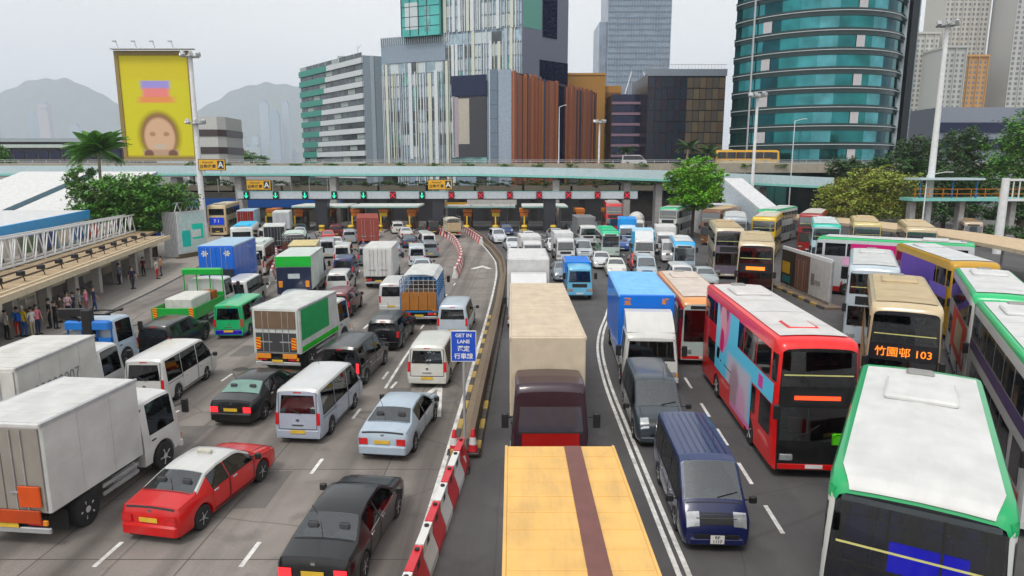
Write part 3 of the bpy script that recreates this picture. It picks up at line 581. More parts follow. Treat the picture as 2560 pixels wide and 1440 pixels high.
DISPLAY = mat('led_display', (1.0, 0.24, 0.02), emit=1.0)
DISPLAYR = mat('led_display_red', (1.0, 0.08, 0.02), emit=0.9)
def bus_kit(L=11.5, H=4.4, Wd=2.5, body='c9c2b4', roof='d8d8d6', edge=None, low=None, deck=2, front=None, disp=None, disp_text=None, ads=(), side_glass=DGLASS, seam=True, glass=GLASS, hatch=None, lamps=True, roof_end=.72, stripe=None, front_low=None, inside=None):
    k = Kit(L, Wd, H); h = Wd/2; xf, xr = L/2, -L/2; B = paint(body); Rf = panel(roof, .12); E = paint(edge) if edge else B; LO = paint(low) if low else B
    zw = (2.75 if deck == 2 else 1.25)
    s = Shape([(xr,zw,H-.14,h*.95,h*.91),(xr+.12,zw,H-.02,h,h*.97),(xr+.5,zw,H,h,h*.97),(xf-.7,zw,H,h,h*.97),(xf-.3,zw,H-.05,h*.99,h*.95),(xf-.08,zw,H-.16,h*.97,h*.91),(xf,zw,H-.26,h*.93,h*.86)],
              r=.16, crown=.04, sill=.30, arch=[(xf-2.6,.58,.42),(xr+2.9,.58,.42)], rkf=-.06, rkr=.02, zref=1.5, tuck=.99)
    k.s = s
    holes = [(h*.86, h*.86, 1.25, 2.28), (h*.86, h*.84, 2.95, 4.0)] if deck == 2 else [(h*.84, h*.82, 1.2, H-.52)]
    k.add('body', s.body(1.15, open_front=bool(inside)), [B, LO, E], smooth=40)
    if inside:
        k.add('front_panel', s.cap_frame(1, holes), paint(front) if front else B, fix=False)
        SM = plain(inside, .9)
        for y_ in (-.85, -.36, .36, .85):
            if deck == 2:
                for r_ in range(3): k.add('seat', seat_mesh(SM, .46, .62), None, (xf-.85-.85*r_, y_, 2.72))
        if deck == 2: k.add('upper_floor', MB().box(xf-6, xf-.12, -h*.92, h*.92, 2.44, 2.56), SEATL)
        k.add('dashboard', MB().bbox(xf-.75, xf-.14, -h*.88, h*.88, .6, 1.22, .06), DASH); k.add('steering_wheel', wheel_ring(), None, (xf-.7, -.6, 1.32), (0, -.9, 0)); k.add('seat', seat_mesh(SEAT, .55, .75), None, (xf-1.25, -.6, .95)); k.add('bulkhead', MB().box(xf-6.1, xf-6.0, -h*.92, h*.92, .4, H-.2), SEATL)
        for sg in (1, -1): k.add('grab_pole', MB().tube((xf-1.7, sg*.4, .6), (xf-1.7, sg*.4, 2.42 if deck == 2 else H-.2), .02, n=6), mat('yellow_rail', (.62,.60,.22), .5))
    k.add('roof_panel', s.top(xr+.52, xf-roof_end, -h+.22, h-.22, off=.03, n=14, m=10), Rf, smooth=40, fix=False)
    if seam:
        for i in range(1, 5): k.add('roof_seam', s.top(lerp(xr, xf, i/5)-.02, lerp(xr, xf, i/5)+.02, -h+.26, h-.26, off=.042, n=1), Rf, fix=False)
    k.add('roof_vent', MB().bbox(xr+1.6, xr+3.2, -.7, .7, H+.07, H+.17, .05), Rf, smooth=30); k.add('roof_vent', MB().bbox(xr+.5, xr+.9, -.3, .3, H+.07, H+.13, .04), panel('8c8c8a'), smooth=30)
    if hatch: k.add('roof_hatch', MB().bbox(xf-2.6, xf-1.6, -.5, .5, H+.05, H+.09, .03, 0), [paint(hatch)]); k.add('hatch_lid', MB().bbox(xf-2.52, xf-1.68, -.42, .42, H+.08, H+.11, .03), Rf)
    F = paint(front) if front else None
    n = 6 if deck == 2 else 6; gl = side_glass
    for sg in (1, -1):
        if deck == 2:
            for i in range(n):
                a, b = lerp(xr+.35, xf-.75, i/n)+.05, lerp(xr+.35, xf-.75, (i+1)/n)-.05
                k.add('upper_window', s.side(sg, a, b, 2.98, 3.92, off=.012, n=2), gl, fix=False)
            k.add('upper_window', s.side(sg, xf-.62, xf-.14, 3.02, 3.9, off=.012, n=3), gl, smooth=40, fix=False)
            for i in range(5):
                a, b = lerp(xr+1.0, xf-2.0, i/5)+.05, lerp(xr+1.0, xf-2.0, (i+1)/5)-.05
                k.add('lower_window', s.side(sg, a, b, 1.28, 2.2, off=.012, n=2), gl, fix=False)
        else:
            zt = H - .35
            for i in range(n):
                a, b = lerp(xr+.3, xf-1.3, i/n)+.04, lerp(xr+.3, xf-1.3, (i+1)/n)-.04
                k.add('side_window', s.side(sg, a, b, 1.32, zt, off=.012, n=2), gl, fix=False)
        z1 = 2.25 if deck == 2 else H - .4
        k.add('door' if sg > 0 else 'driver_window', s.side(sg, xf-1.55, xf-.45, .42 if sg > 0 else 1.2, z1, off=.014, n=3), gl, smooth=40, fix=False)
        if stripe: k.add('side_stripe', s.side(sg, xr+.2, xf-.5, stripe[1], stripe[2], off=.010, n=6), paint(stripe[0]), smooth=40, fix=False)
        for ai, ad_ in enumerate(ads):
            if ad_[0] in (0, sg): k.add('advert_panel', s.side(sg, lerp(xr, xf, ad_[1]), lerp(xr, xf, ad_[2]), ad_[3], ad_[4], off=.018 + .003*ai, n=8), ad_[5], smooth=40, fix=False)
        if lamps:
            k.add('headlight', MB().bbox(0, .04, -.2, .2, -.1, .1, .03), HEAD, (xf + .04, sg*h*.68, .72), smooth=30)
            k.add('tail_light', MB().bbox(-.03, .02, -.07, .07, -.3, .3, .02), TAIL, (xr - .02, sg*h*.82, 1.1))
            k.add('mirror', MB().bar((0, 0, 0), (.25, .12*sg, .1), .04).bbox(.18, .30, .10*sg-.1, .10*sg+.1, -.35, .1, .03), BLACK, (xf - .05, sg*h*.93, 2.35 if deck == 2 else H - .5))
    def front_z(z0, z1, y, nm, m, off=.012): k.add(nm, s.cap(1, -y, y, z0, z1, off=off, n=6), m, fix=False)
    if deck == 2:
        if F and not inside: front_z(.5, H-.42, h*.90, 'front_panel', F, .006)
        front_z(2.94, 4.02, h*.87, 'upper_windshield', CLEAR if inside else glass)
        front_z(1.24, 2.29, h*.87, 'lower_windshield', CLEAR if inside else (DGLASS if F else glass))
        kids = k.add('destination_display', s.cap(1, -h*.62, h*.62, 2.38, 2.82, off=.014), BLACK, fix=False)
        if disp == 'bar': sub(kids, 'display_lamps', s.cap(1, -h*.5, h*.5, 2.48, 2.72, off=.022), DISPLAY, fix=False)
        if disp == 'red': sub(kids, 'display_lamps', s.cap(1, -h*.55, h*.55, 2.53, 2.66, off=.022), DISPLAYR, fix=False)
        if disp_text: sub(kids, 'route_lettering', text_mesh(disp_text, .40, DISPLAY, .004), None, (xf - .03, 0, 2.60), (pi/2 + .03, 0, pi/2))
        k.add('handrail', s.cap(1, -h*.82, h*.82, 3.28, 3.32, off=.02, n=1, m=1), mat('yellow_rail', (.62,.60,.22), .5), fix=False)
    else:
        if F and not inside: front_z(.5, H-.35, h*.88, 'front_panel', F, .006)
        front_z(1.2, H-.5, h*.84, 'windshield', CLEAR if inside else glass)
        kids = k.add('destination_display', s.cap(1, -h*.6, h*.6, H-.46, H-.3, off=.014), BLACK, fix=False)
    k.add('rear_window', s.cap(-1, -h*.78, h*.78, (3.0 if deck == 2 else 1.5), H-.5), DGLASS, fix=False)
    k.add('engine_cover', s.cap(-1, -h*.6, h*.6, .6, 1.3, off=.014), BLACK, fix=False)
    k.add('bumper', MB().bbox(xf-.15, xf+.07, -h*.92, h*.92, .30, .55, .06), paint(front_low) if front_low else LO, smooth=30)
    k.add('rear_bumper', MB().bbox(xr-.05, xr+.15, -h*.93, h*.93, .32, .55, .05), LO, smooth=30)
    k.add('number_plate', plate_mesh(WPLATE), None, (xf + .09, 0, .43)); k.add('number_plate', plate_mesh(YPLATE), None, (xr - .055, 0, .75))
    k.add('wiper', MB().bar((xf+.045, -.7, 1.22), (xf+.02, .1, 1.75), .025), BLACK)
    k.add('chassis', MB().box(xr+.2, xf-.2, -h*.8, h*.8, .2, .5), CHASSIS)
    wheels(k, (xf-2.6, xr+2.9), .48, .27, h-.02, rim=mat('truck_rim', (.5,.5,.5), .6))
    return k
# ------------------------------------------------------------ ground and roads
def road_mat(key, a, b, streak, crack=0.5):
    m = bpy.data.materials.new(key); m.use_nodes = True; n = m.node_tree.nodes; l = m.node_tree.links; p = n['Principled BSDF']
    p.inputs['Roughness'].default_value = 0.78
    t = n.new('ShaderNodeTexCoord')
    n1 = n.new('ShaderNodeTexNoise'); n1.inputs['Scale'].default_value = 0.22; n1.inputs['Detail'].default_value = 9; n1.inputs['Roughness'].default_value = 0.65
    l.new(t.outputs['Object'], n1.inputs['Vector'])
    r1 = n.new('ShaderNodeValToRGB'); r1.color_ramp.elements[0].position = .30; r1.color_ramp.elements[1].position = .72
    r1.color_ramp.elements[0].color = (*a, 1); r1.color_ramp.elements[1].color = (*b, 1); l.new(n1.outputs['Fac'], r1.inputs[0])
    # long wheel-worn streaks along the lanes
    mp = n.new('ShaderNodeMapping'); mp.inputs['Scale'].default_value = (0.55, 0.012, 1); mp.inputs['Rotation'].default_value = (0, 0, 0.05); l.new(t.outputs['Object'], mp.inputs[0])
    n2 = n.new('ShaderNodeTexNoise'); n2.inputs['Scale'].default_value = 1.6; n2.inputs['Detail'].default_value = 4; l.new(mp.outputs[0], n2.inputs['Vector'])
    m2 = n.new('ShaderNodeMapRange'); m2.inputs[1].default_value = .45; m2.inputs[2].default_value = .7; m2.inputs[4].default_value = streak; l.new(n2.outputs['Fac'], m2.inputs[0])
    x1 = n.new('ShaderNodeMix'); x1.data_type = 'RGBA'; x1.inputs[7].default_value = (a[0]*.45, a[1]*.45, a[2]*.47, 1)
    l.new(m2.outputs[0], x1.inputs[0]); l.new(r1.outputs[0], x1.inputs[6])
    # oil spots and fine aggregate
    n3 = n.new('ShaderNodeTexNoise'); n3.inputs['Scale'].default_value = .9; n3.inputs['Detail'].default_value = 6; l.new(t.outputs['Object'], n3.inputs['Vector'])
    m3 = n.new('ShaderNodeMapRange'); m3.inputs[1].default_value = .58; m3.inputs[2].default_value = .74; m3.inputs[4].default_value = .38; l.new(n3.outputs['Fac'], m3.inputs[0])
    x2 = n.new('ShaderNodeMix'); x2.data_type = 'RGBA'; x2.inputs[7].default_value = (.035, .032, .03, 1); l.new(m3.outputs[0], x2.inputs[0]); l.new(x1.outputs[2], x2.inputs[6])
    n4 = n.new('ShaderNodeTexNoise'); n4.inputs['Scale'].default_value = 26; n4.inputs['Detail'].default_value = 3; l.new(t.outputs['Object'], n4.inputs['Vector'])
    m4 = n.new('ShaderNodeMapRange'); m4.inputs[3].default_value = .70; m4.inputs[4].default_value = 1.28; l.new(n4.outputs['Fac'], m4.inputs[0])
    x3 = n.new('ShaderNodeMix'); x3.data_type = 'RGBA'; x3.blend_type = 'MULTIPLY'; x3.inputs[0].default_value = 1.0
    l.new(x2.outputs[2], x3.inputs[6]); l.new(m4.outputs[0], x3.inputs[7])
    # cracks
    v = n.new('ShaderNodeTexVoronoi'); v.feature = 'DISTANCE_TO_EDGE'; v.inputs['Scale'].default_value = .17
    nd = n.new('ShaderNodeMix'); nd.data_type = 'RGBA'; nd.inputs[0].default_value = .12; l.new(t.outputs['Object'], nd.inputs[6]); l.new(n3.outputs['Color'], nd.inputs[7])
    l.new(nd.outputs[2], v.inputs['Vector'])
    m5 = n.new('ShaderNodeMapRange'); m5.inputs[1].default_value = 0; m5.inputs[2].default_value = .006; m5.inputs[3].default_value = crack; m5.inputs[4].default_value = 0; l.new(v.outputs['Distance'], m5.inputs[0])
    x4 = n.new('ShaderNodeMix'); x4.data_type = 'RGBA'; x4.inputs[7].default_value = (.05, .047, .045, 1); l.new(m5.outputs[0], x4.inputs[0]); l.new(x3.outputs[2], x4.inputs[6])
    l.new(x4.outputs[2], p.inputs['Base Color'])
    b = n.new('ShaderNodeBump'); b.inputs['Strength'].default_value = .35; b.inputs['Distance'].default_value = .01; l.new(n4.outputs['Fac'], b.inputs['Height']); l.new(b.outputs[0], p.inputs['Normal'])
    return m
ROADL = road_mat('worn_concrete_road', (.165, .146, .130), (.300, .266, .238), .8)
ROADR = road_mat('dark_asphalt_road', (.066, .063, .064), (.115, .110, .110), .3)
GROUND = road_mat('city_ground', (.12, .115, .11), (.17, .165, .155), .1, 0)
LINE = mat('road_paint_white', (.74, .73, .70), rough=.75, var=.2, scale=7, dirt=.75)
LETTER = mat('sign_lettering_white', (.78, .78, .77), rough=.5)
YEL = mat('kerb_yellow', (.44, .30, .07), rough=.8, dirt=.6)
KBLK = mat('kerb_dark', (.07, .06, .052), rough=.8, dirt=.3)
KERB = mat('kerb_stone', (.33, .31, .285), rough=.9, dirt=.35, var=.15)
PAVE = mat('pavement_slabs', (.30, .27, .24), rough=.9, dirt=.3, var=.18, bump=.25)
def sheet(name, pts, z, m, parent=None):
    return MB().face([(x, y, z) for x, y in pts]).build(name, m, parent, fix=False)
g = tag(sheet('ground', [(-6600,-300),(6600,-300),(6600,6650),(-6600,6650)], -.004, GROUND), kind='structure')
MED = [(-1.9,2),(-1.9,14.3),(-1.6,19.8),(-1.45,25.6),(-1.15,36.3),(-.9,46.4),(-.75,58.8),(-1.1,68),(-2.3,78),(-4.0,89),(-7.0,104),(-9.0,120),(-10,150)]
def medx(y):
    for a, b in zip(MED, MED[1:]):
        if y <= b[1]: return lerp(a[0], b[0], (y - a[1]) / (b[1] - a[1]))
    return MED[-1][0]
road_l = tag(sheet('road', [(-75,0)] + MED + [(-75,150)], .0, ROADL), kind='structure')
road_r = tag(sheet('road', MED[::-1] + [(75,2),(75,150)], .0, ROADR), kind='structure')
def strip(pts, w, z, mb):                        # flat band along a polyline
    P = [Vector((x, y)) for x, y in pts]; L_, R_ = [], []
    for i, p in enumerate(P):
        d = (P[min(i+1, len(P)-1)] - P[max(i-1, 0)]).normalized(); q = Vector((d.y, -d.x)) * w/2
        L_.append(p - q); R_.append(p + q)
    for i in range(len(P)-1): mb.face([(*L_[i], z), (*R_[i], z), (*R_[i+1], z), (*L_[i+1], z)])
    return mb
def smooth_poly(pts, n=5):                       # catmull-rom
    out = []; P = [Vector(p) for p in pts]
    for i in range(len(P)-1):
        p0, p1, p2, p3 = P[max(i-1,0)], P[i], P[i+1], P[min(i+2, len(P)-1)]
        for k in range(n):
            t = k/n; out.append(tuple(.5*((2*p1) + (p2-p0)*t + (2*p0-5*p1+4*p2-p3)*t*t + (3*p1-p0-3*p2+p3)*t**3)))
    out.append(tuple(P[-1])); return out
def line(road, pts, w=.14, sm=True, z=.004): strip(smooth_poly(pts) if sm and len(pts) > 2 else pts, w, z, MB()).build('lane_line', LINE, road, fix=False)
line(road_l, [(medx(y)-.62, y) for y in (12,19,25,32,40,50,60,68,76,84,92,100)], .15)
line(road_l, [(-5.55,28.0),(-5.45,33),(-5.25,38)], .13); line(road_l, [(-5.3,28.0),(-5.2,28.9)], .13)
line(road_l, [(-16.6,39.5),(-17.5,42.5),(-18.7,48.6),(-21.4,58.8),(-26,72.6),(-30.7,84.3)], .2)
for i in range(7):
    y = 44 + i*4.2; x = -18.2 - (y-44)*.30; line(road_l, [(x-1.6-.15*i, y+.9), (x-.1, y)], .18, z=.005)
def dashes(road, f, ys, ln=1.1, w=.12):
    for y in ys: line(road, [(f(y), y), (f(y+ln), y+ln)], w)
dashes(road_l, lambda y: -6.55 + (y-15)*.045, [14.7, 19.7, 24.4, 29.3, 39, 44, 49, 54])
dashes(road_l, lambda y: -10.1 + (y-15)*.05, [14.7, 19.5, 24.2, 29, 34, 39, 44, 50])
dashes(road_l, lambda y: -13.3 + (y-24)*.03, [19.4, 24.2, 29, 34, 39, 44])
for k in range(5):
    dashes(road_l, lambda y, k=k: -9 - k*3.4 - (y-50)*.16, [56 + 5*i for i in range(8)])
PATCH = road_mat('tarmac_patch', (.10,.092,.085), (.17,.155,.14), .2, 0); rp = random.Random(3)
for (x, y, w, h_) in ((-7.9,17.5,.9,2.4),(-12.6,20.5,1.4,3.2),(-5.2,26.5,.8,1.6),(-9.3,34,1.2,3.5),(-14.5,33,1.0,2.2),(-3.4,33.5,.9,2.8),(-21.8,44,1.2,4),(-8.6,47,1.5,2.6)): sheet('tarmac_patch', [(x,y),(x+w,y+.04),(x+w+.03,y+h_),(x-.02,y+h_-.05)], .002, PATCH, road_l)
mh = MB().lathe([(.34,.0),(.34,.006),(.30,.008)], 16).mesh('manhole_cover', mat('cast_iron',(.06,.055,.05),.6,.4,dirt=.3))
for x, y in ((-8.9,27.2),(-3.9,17.9),(-13.0,30.8),(-6.3,45),(-17.0,34.6)): ob('manhole_cover', mh, road_l, (x, y, .003))
for x, y in ((6.6,13.5),(3.0,34),(6.9,24.3)): ob('manhole_cover', mh, road_r, (x, y, .003))
JOINT = mat('joint_sealant', (.075,.066,.058), rough=.9)
for i in range(12): MB().face([(-24.5,10+5*i,.0015),(medx(10+5*i)-.5,10+5*i,.0015),(medx(10+5*i)-.5,10.035+5*i,.0015),(-24.5,10.035+5*i,.0015)]).build('road_joint', JOINT, road_l, fix=False)
for x in (-4.35,-8.2,-11.9,-15.6,-19.4): MB().face([(x,6,.0015),(x+.03,6,.0015),(x+1.4,66,.0015),(x+1.37,66,.0015)]).build('road_joint', JOINT, road_l, fix=False)
# straight-ahead arrows
MB().face([(-3.05,24.6,.004),(-2.75,24.6,.004),(-3.1,28.6,.004),(-3.3,28.6,.004)]).build('arrow_marking', LINE, road_l, fix=False)
MB().face([(-4.1,26.2,.004),(-3.85,26.0,.004),(-3.1,28.4,.005),(-3.3,28.5,.005)]).build('arrow_marking', LINE, road_l, fix=False)
MB().face([(-4.0,63.2,.004),(-2.9,65.4,.004),(-1.9,63.2,.004),(-2.3,63.0,.004),(-2.9,64.2,.004),(-3.6,63.0,.004)]).build('arrow_marking', LINE, road_l, fix=False)
for dx in (0, .24):
    line(road_r, [(3.93+dx,10),(3.96+dx,14.5),(3.98+dx,17.1),(4.05+dx,23.1),(4.15+dx,28.6),(4.5+dx,33.9),(5.15+dx,38.2),(6.1+dx,42.5),(7.2+dx,48)], .13)
dashes(road_r, lambda y: 7.2 + (y-17)*.06, [16.2, 19.0, 21.9, 24.6, 28, 33, 38, 43], 1.5)
for a, b in (((.3,99.5),(6.6,83)), ((3.4,99),(9.4,82)), ((6.6,99),(12.2,83)), ((10,99),(15,84))): line(road_r, [a, b], .14)
line(road_r, [(9.0,56),(8.2,50),(7.9,45)], .12)
for k in range(3): dashes(road_r, lambda y, k=k: 8.6 + k*3.3 + (y-48)*.02, [48 + 5*i for i in range(7)], 1.2)
# median island with kerb blocks and a low parapet
mi = MB(); pl = [(medx(y), y) for y in [21 + 2*i for i in range(42)]]
for a, b in zip(pl, pl[1:]):
    mi.face([(a[0]-.36,a[1],.15),(a[0]+.36,a[1],.15),(b[0]+.36,b[1],.15),(b[0]-.36,b[1],.15)]).face([(a[0]+.36,a[1],0),(b[0]+.36,b[1],0),(b[0]+.36,b[1],.15),(a[0]+.36,a[1],.15)]).face([(a[0]-.36,a[1],0),(b[0]-.36,b[1],0),(b[0]-.36,b[1],.15),(a[0]-.36,a[1],.15)])
med = tag(mi.face([(pl[0][0]-.36,21,0),(pl[0][0]+.36,21,0),(pl[0][0]+.36,21,.15),(pl[0][0]-.36,21,.15)]).build('median_island', plain('7d7264', .9, .3), fix=False), kind='structure')
kb = MB().bbox(-.1, .1, -.46, .46, .0, .19, .02); kmy, kmk = kb.mesh('kerb_block', YEL), kb.mesh('kerb_block', KBLK)
for i in range(60):
    y = 21.5 + i*1.0; a = atan2(medx(y+.5) - medx(y-.5), 1.0)
    ob('kerb_block', kmy if i % 2 == 0 and i < 22 else kmk, med, (medx(y)-.40, y, 0), (0, 0, -a))
    if i < 30: ob('kerb_block', kmy if (i % 2 == 0 and i < 5) else kmk, med, (medx(y)+.40, y, 0), (0, 0, -a))
pw = MB()
for a, b in zip(pl, pl[1:]):
    q = [(-.02,.15),(.30,.15),(.26,.62),(.06,.62)]
    A = [pw.pt((a[0]+u, a[1], z)) for u, z in q]; B = [pw.pt((b[0]+u, b[1], z)) for u, z in q]
    for k in range(4): pw.f.append([A[k], A[(k+1)%4], B[(k+1)%4], B[k]]); pw.m.append(0)
pw.f.append([0,1,2,3]); pw.m.append(0)
tag(pw.build('parapet_wall', plain('6a5f54', .9, .45, .3)), 'low stained concrete parapet wall running down the median', 'wall')

# pavement on the bus-stop side
PE = [(-24.6,8),(-25.0,20),(-25.6,33),(-26.0,38),(-27.0,43.7),(-28.4,52.8),(-30.8,65),(-32.2,70),(-36,81),(-43,100),(-50,118)]
pe = smooth_poly(PE, 4); pm = MB()
for a, b in zip(pe, pe[1:]):
    pm.face([(a[0]-.15,a[1],.14),(b[0]-.15,b[1],.14),(b[0]-45,b[1],.14),(a[0]-45,a[1],.14)])
pav = tag(pm.build('pavement', PAVE, fix=False), kind='structure')
ks = MB().bbox(-.14, .14, -.70, .70, .0, .15, .025).mesh('kerbstone', KERB); acc = 0
def along(pts, step, start=0.0):
    out = []; d = start; P = [Vector(p) for p in pts]; tot = 0
    for a, b in zip(P, P[1:]):
        Ls = (b - a).length
        while d <= tot + Ls:
            t = (d - tot)/Ls; q = a.lerp(b, t); dr = (b - a).normalized(); out.append((q.x, q.y, atan2(dr.x, dr.y))); d += step
        tot += Ls
    return out
for x, y, a in along(pe, 1.42, 10): ob('kerbstone', ks, pav, (x, y, 0), (0, 0, -a))
slab = MB().bbox(-.43, .43, -.43, .43, .138, .147, .006).mesh('paving_slab', PAVE)
for x, y, a in along(pe, .9, 24):
    if 30 < y < 58:
        for r_ in range(3): ob('paving_slab', slab, pav, (x - .68 - .9*r_, y, 0), (0, 0, -a))
# bus-queue island with boarded hoarding
isl = [(21.3,44.4),(22.4,44.4),(22.5,54),(21.3,54)]
im = MB().prism(isl, 'z', 0, .16); island = tag(im.build('traffic_island', plain('7a6e62', .9, .35)), kind='structure')
for i in range(9): ob('kerb_block', kmy if i % 2 else kmk, island, (21.2, 45.0 + i*1.0, 0))

# ------------------------------------------------------------ barriers, cones, lane sign
RED = mat('barrier_red', (.62, .018, .03), rough=.4, coat=.2, dirt=.2); BWH = mat('barrier_white', (.72, .71, .69), rough=.45, dirt=.3)
def barrier_mesh(m):
    pr = [(-.24,0),(.24,0),(.24,.2),(.10,.62),(.10,.92),(-.10,.92),(-.10,.62),(-.24,.2)]
    return MB().prism(pr, 'y', -.5, .5).mesh('body', m)
bmr, bmw = barrier_mesh(RED), barrier_mesh(BWH)
slot = MB().box(-.104, .104, -.13, .13, .66, .84).mesh('slot', DARK); capm = MB().lathe([(.06,.92),(.06,.96),(.03,.97)], 10).mesh('filler_cap', BLACK); lug = MB().tube((0,.5,.1), (0,.5,.9), .05, n=8).mesh('joint_pin', BWH)
for i in range(8):
    y = 12.6 + i*1.04; x = -2.28 + (y - 12.6)*.085; red = i % 2 == 1
    r = thing('water_barrier', f"{'red' if red else 'white'} plastic road barrier by the median, {ORD[i//2]} {'red' if red else 'white'} one from the near end", 'barrier', (x, y, 0), -.085, 'red and white barriers at the median nose')
    ob('body', bmr if red else bmw, r); ob('slot', slot, r); ob('filler_cap', capm, r, (0, .3, 0)); ob('joint_pin', lug, r)
cone_m = MB().lathe([(.17,.06),(.13,.34),(.06,.78),(.045,.82)], 14, m=0).mesh('cone_body', RED, 40)
cone_b = MB().bbox(-.24,.24,-.24,.24,0,.06,.03).mesh('base', BLACK); cone_s = MB().lathe([(.138,.30),(.080,.65)], 14).mesh('reflective_sleeve', BWH, 40)
for lab, x, y in (('red and white traffic cone left of the blue lane sign post', -1.95, 21.3), ('red and white traffic cone in front of the blue lane sign post', -1.58, 19.9), ('red and white traffic cone on the median right of the sign post', -1.30, 21.0)):
    r = thing('traffic_cone', lab, 'cone', (x, y, .15 if y > 20.95 and x > -1.9 else 0)); ob('cone_body', cone_m, r); ob('base', cone_b, r); ob('reflective_sleeve', cone_s, r)
def far_barriers(pts, step, n, lab, grp):
    for i, (x, y, a) in enumerate(along(smooth_poly(pts, 4), step)[:n]):
        r = thing('road_barrier', lab, 'barrier', (x, y, 0), -a, grp); ob('body', bmr if i % 2 else bmw, r); ob('slot', slot, r)
far_barriers([(-5.0,58.0),(-5.0,61),(-5.3,69.4),(-6.6,80),(-8.2,89),(-10.8,98)], 1.15, 40, 'small red or white barrier in the curved chain between the lanes', 'chain of barriers curving to the toll booths')
far_barriers([(-3.9,84),(-5.2,91),(-7.5,102)], 1.1, 17, 'red or white barrier on the far end of the median', 'barriers on the far median')
far_barriers([(-20.6,56.5),(-23.5,66),(-27,76)], 1.15, 20, 'red or white barrier dividing the bus lane from the toll lanes', 'barriers beside the bus lane')
BLUE = mat('sign_blue', (.012, .075, .52), rough=.4)
r = thing('lane_sign', 'blue and white GET IN LANE sign on a thin grey post', 'road sign', (-1.55, 20.7, 0))
ob('post', MB().tube((0,.03,0), (0,.03,4.3), .045, n=10).mesh('post', STEEL), r)
kidp = ob('panel', MB().bbox(-.41,.41,-.02,.0,0,1.02,.012).mesh('panel', WHITE), r, (0,0,3.38))
ob('face', MB().box(-.385,.385,-.026,-.02,.025,.995).mesh('face', BLUE), kidp)
for t, z, sz in (('GET IN', .86, .165), ('LANE', .66, .165), ('選定', .42, .20), ('行車線', .17, .20)):
    ob('lettering', text_mesh(t, sz, LETTER, .004), kidp, (0, -.030, z), (pi/2, 0, 0))
ob('bracket', MB().box(-.3,.3,0,.03,3.6,3.66).box(-.3,.3,0,.03,4.1,4.16).mesh('bracket', STEEL), r)

# ------------------------------------------------------------ lane-signal gantry and toll booths
TEALB = mat('pale_aqua_cladding', (.50, .63, .66), rough=.5, var=.08, dirt=.15); AQUA = mat('aqua_trim', (.22, .56, .50), rough=.5)
GAN = mat('gantry_grey', (.52, .58, .62), rough=.5, dirt=.12)
GY = 100.0
r = thing('signal_gantry', 'long pale gantry beam carrying lane arrow and cross signals', 'gantry', (-11, GY, 0))
def put(mb, name, mats, root, **k): return mb.build(name, mats, root, loc=tuple(-root.location), **k)
sx = [625,710,788,866,942,1018,1090,1160,1232,1300,1370,1438,1505,1572]
SX = [-39.2 + i*4.32 for i in range(14)]
put(MB().bbox(-40.6, 18.6, GY-.3, GY+.5, 5.0, 6.05, .05), 'beam', GAN, r)
put(MB().box(-40.6, 18.6, GY-.36, GY-.30, 4.86, 5.0), 'lower_edge', BLACK, r)
put(MB().box(-40.6, 18.6, GY-.36, GY-.30, 6.05, 6.12), 'upper_edge', AQUA, r)
DCOL = mat('dark_column_cladding', (.035, .036, .045), rough=.35)
for x in (-28.4, -11.0, 5.6): put(MB().bbox(x-.9, x+.9, GY-.1, GY+1.5, 0, 4.99, .08), 'column', DCOL, r)
GRN = mat('signal_green', (.02, .75, .42), emit=1.2); SRED = mat('signal_red', (.85, .02, .05), emit=0.9)
for i, x in enumerate(SX):
    green = i < 5 or i == 6
    h_ = put(MB().bbox(x-.42, x+.42, GY-.62, GY-.37, 5.0, 6.1, .06), 'signal_head', BLACK if green else mat('signal_box_dark_red', (.12,.012,.02), .5), r)
    s_ = MB()
    if green: s_.bar((x,GY-.63,5.9),(x,GY-.63,5.2),.14,.05).bar((x-.3,GY-.63,5.5),(x,GY-.63,5.12),.13,.05).bar((x+.3,GY-.63,5.5),(x,GY-.63,5.12),.13,.05)
    else: s_.bar((x-.32,GY-.63,5.85),(x+.32,GY-.63,5.15),.16,.05).bar((x+.32,GY-.64,5.85),(x-.32,GY-.64,5.15),.16,.05)
    s_.build('lit_symbol', GRN if green else SRED, h_)
ORANGE = mat('sign_amber', (.80, .42, .015), rough=.45); SIGND = mat('sign_dark', (.03,.03,.03), .6)
def toll_sign(x, y, z, lab, post):
    r = thing('lane_direction_sign', lab, 'road sign', (x, y, 0))
    ob('panel', MB().bbox(-1.85,1.85,-.08,.0,0,1.5,.05).mesh('panel', SIGND), r, (0,0,z))
    ob('face', MB().box(-1.75,1.75,-.09,-.082,.08,1.42).mesh('face', ORANGE), r, (0,0,z))
    ob('lettering', text_mesh('Autotoll', .42, SIGND, .006), r, (-.55,-.097,z+1.08), (pi/2,0,0)); ob('lettering', text_mesh('自動收費', .55, SIGND, .01), r, (-.55,-.097,z+.5), (pi/2,0,0))
    ob('symbol_panel', MB().box(.75,1.6,-.096,-.091,.2,1.3).mesh('symbol_panel', SIGND), r, (0,0,z)); ob('symbol', text_mesh('A', 1.1, LETTER, .02), r, (1.18,-.10,z+.72), (pi/2,0,0))
    for dx in (-1.1, 1.1): ob('post', MB().bar((dx,.06,z-post),(dx,.06,z+1.3),.09).mesh('post', STEEL), r)
toll_sign(-40.4, 91.5, 9.15, 'amber toll lane sign on the tall mast, highest of three', 0.4)
toll_sign(-37.4, GY-.2, 6.25, 'amber toll lane sign standing on the gantry above green arrows', .2)
toll_sign(-10.6, GY-.2, 6.3, 'amber toll lane sign at the middle of the gantry', .2)
BROWN = mat('booth_brown', (.11, .035, .016), rough=.5, dirt=.1); ORB = mat('booth_orange', (.62, .17, .015), rough=.5)
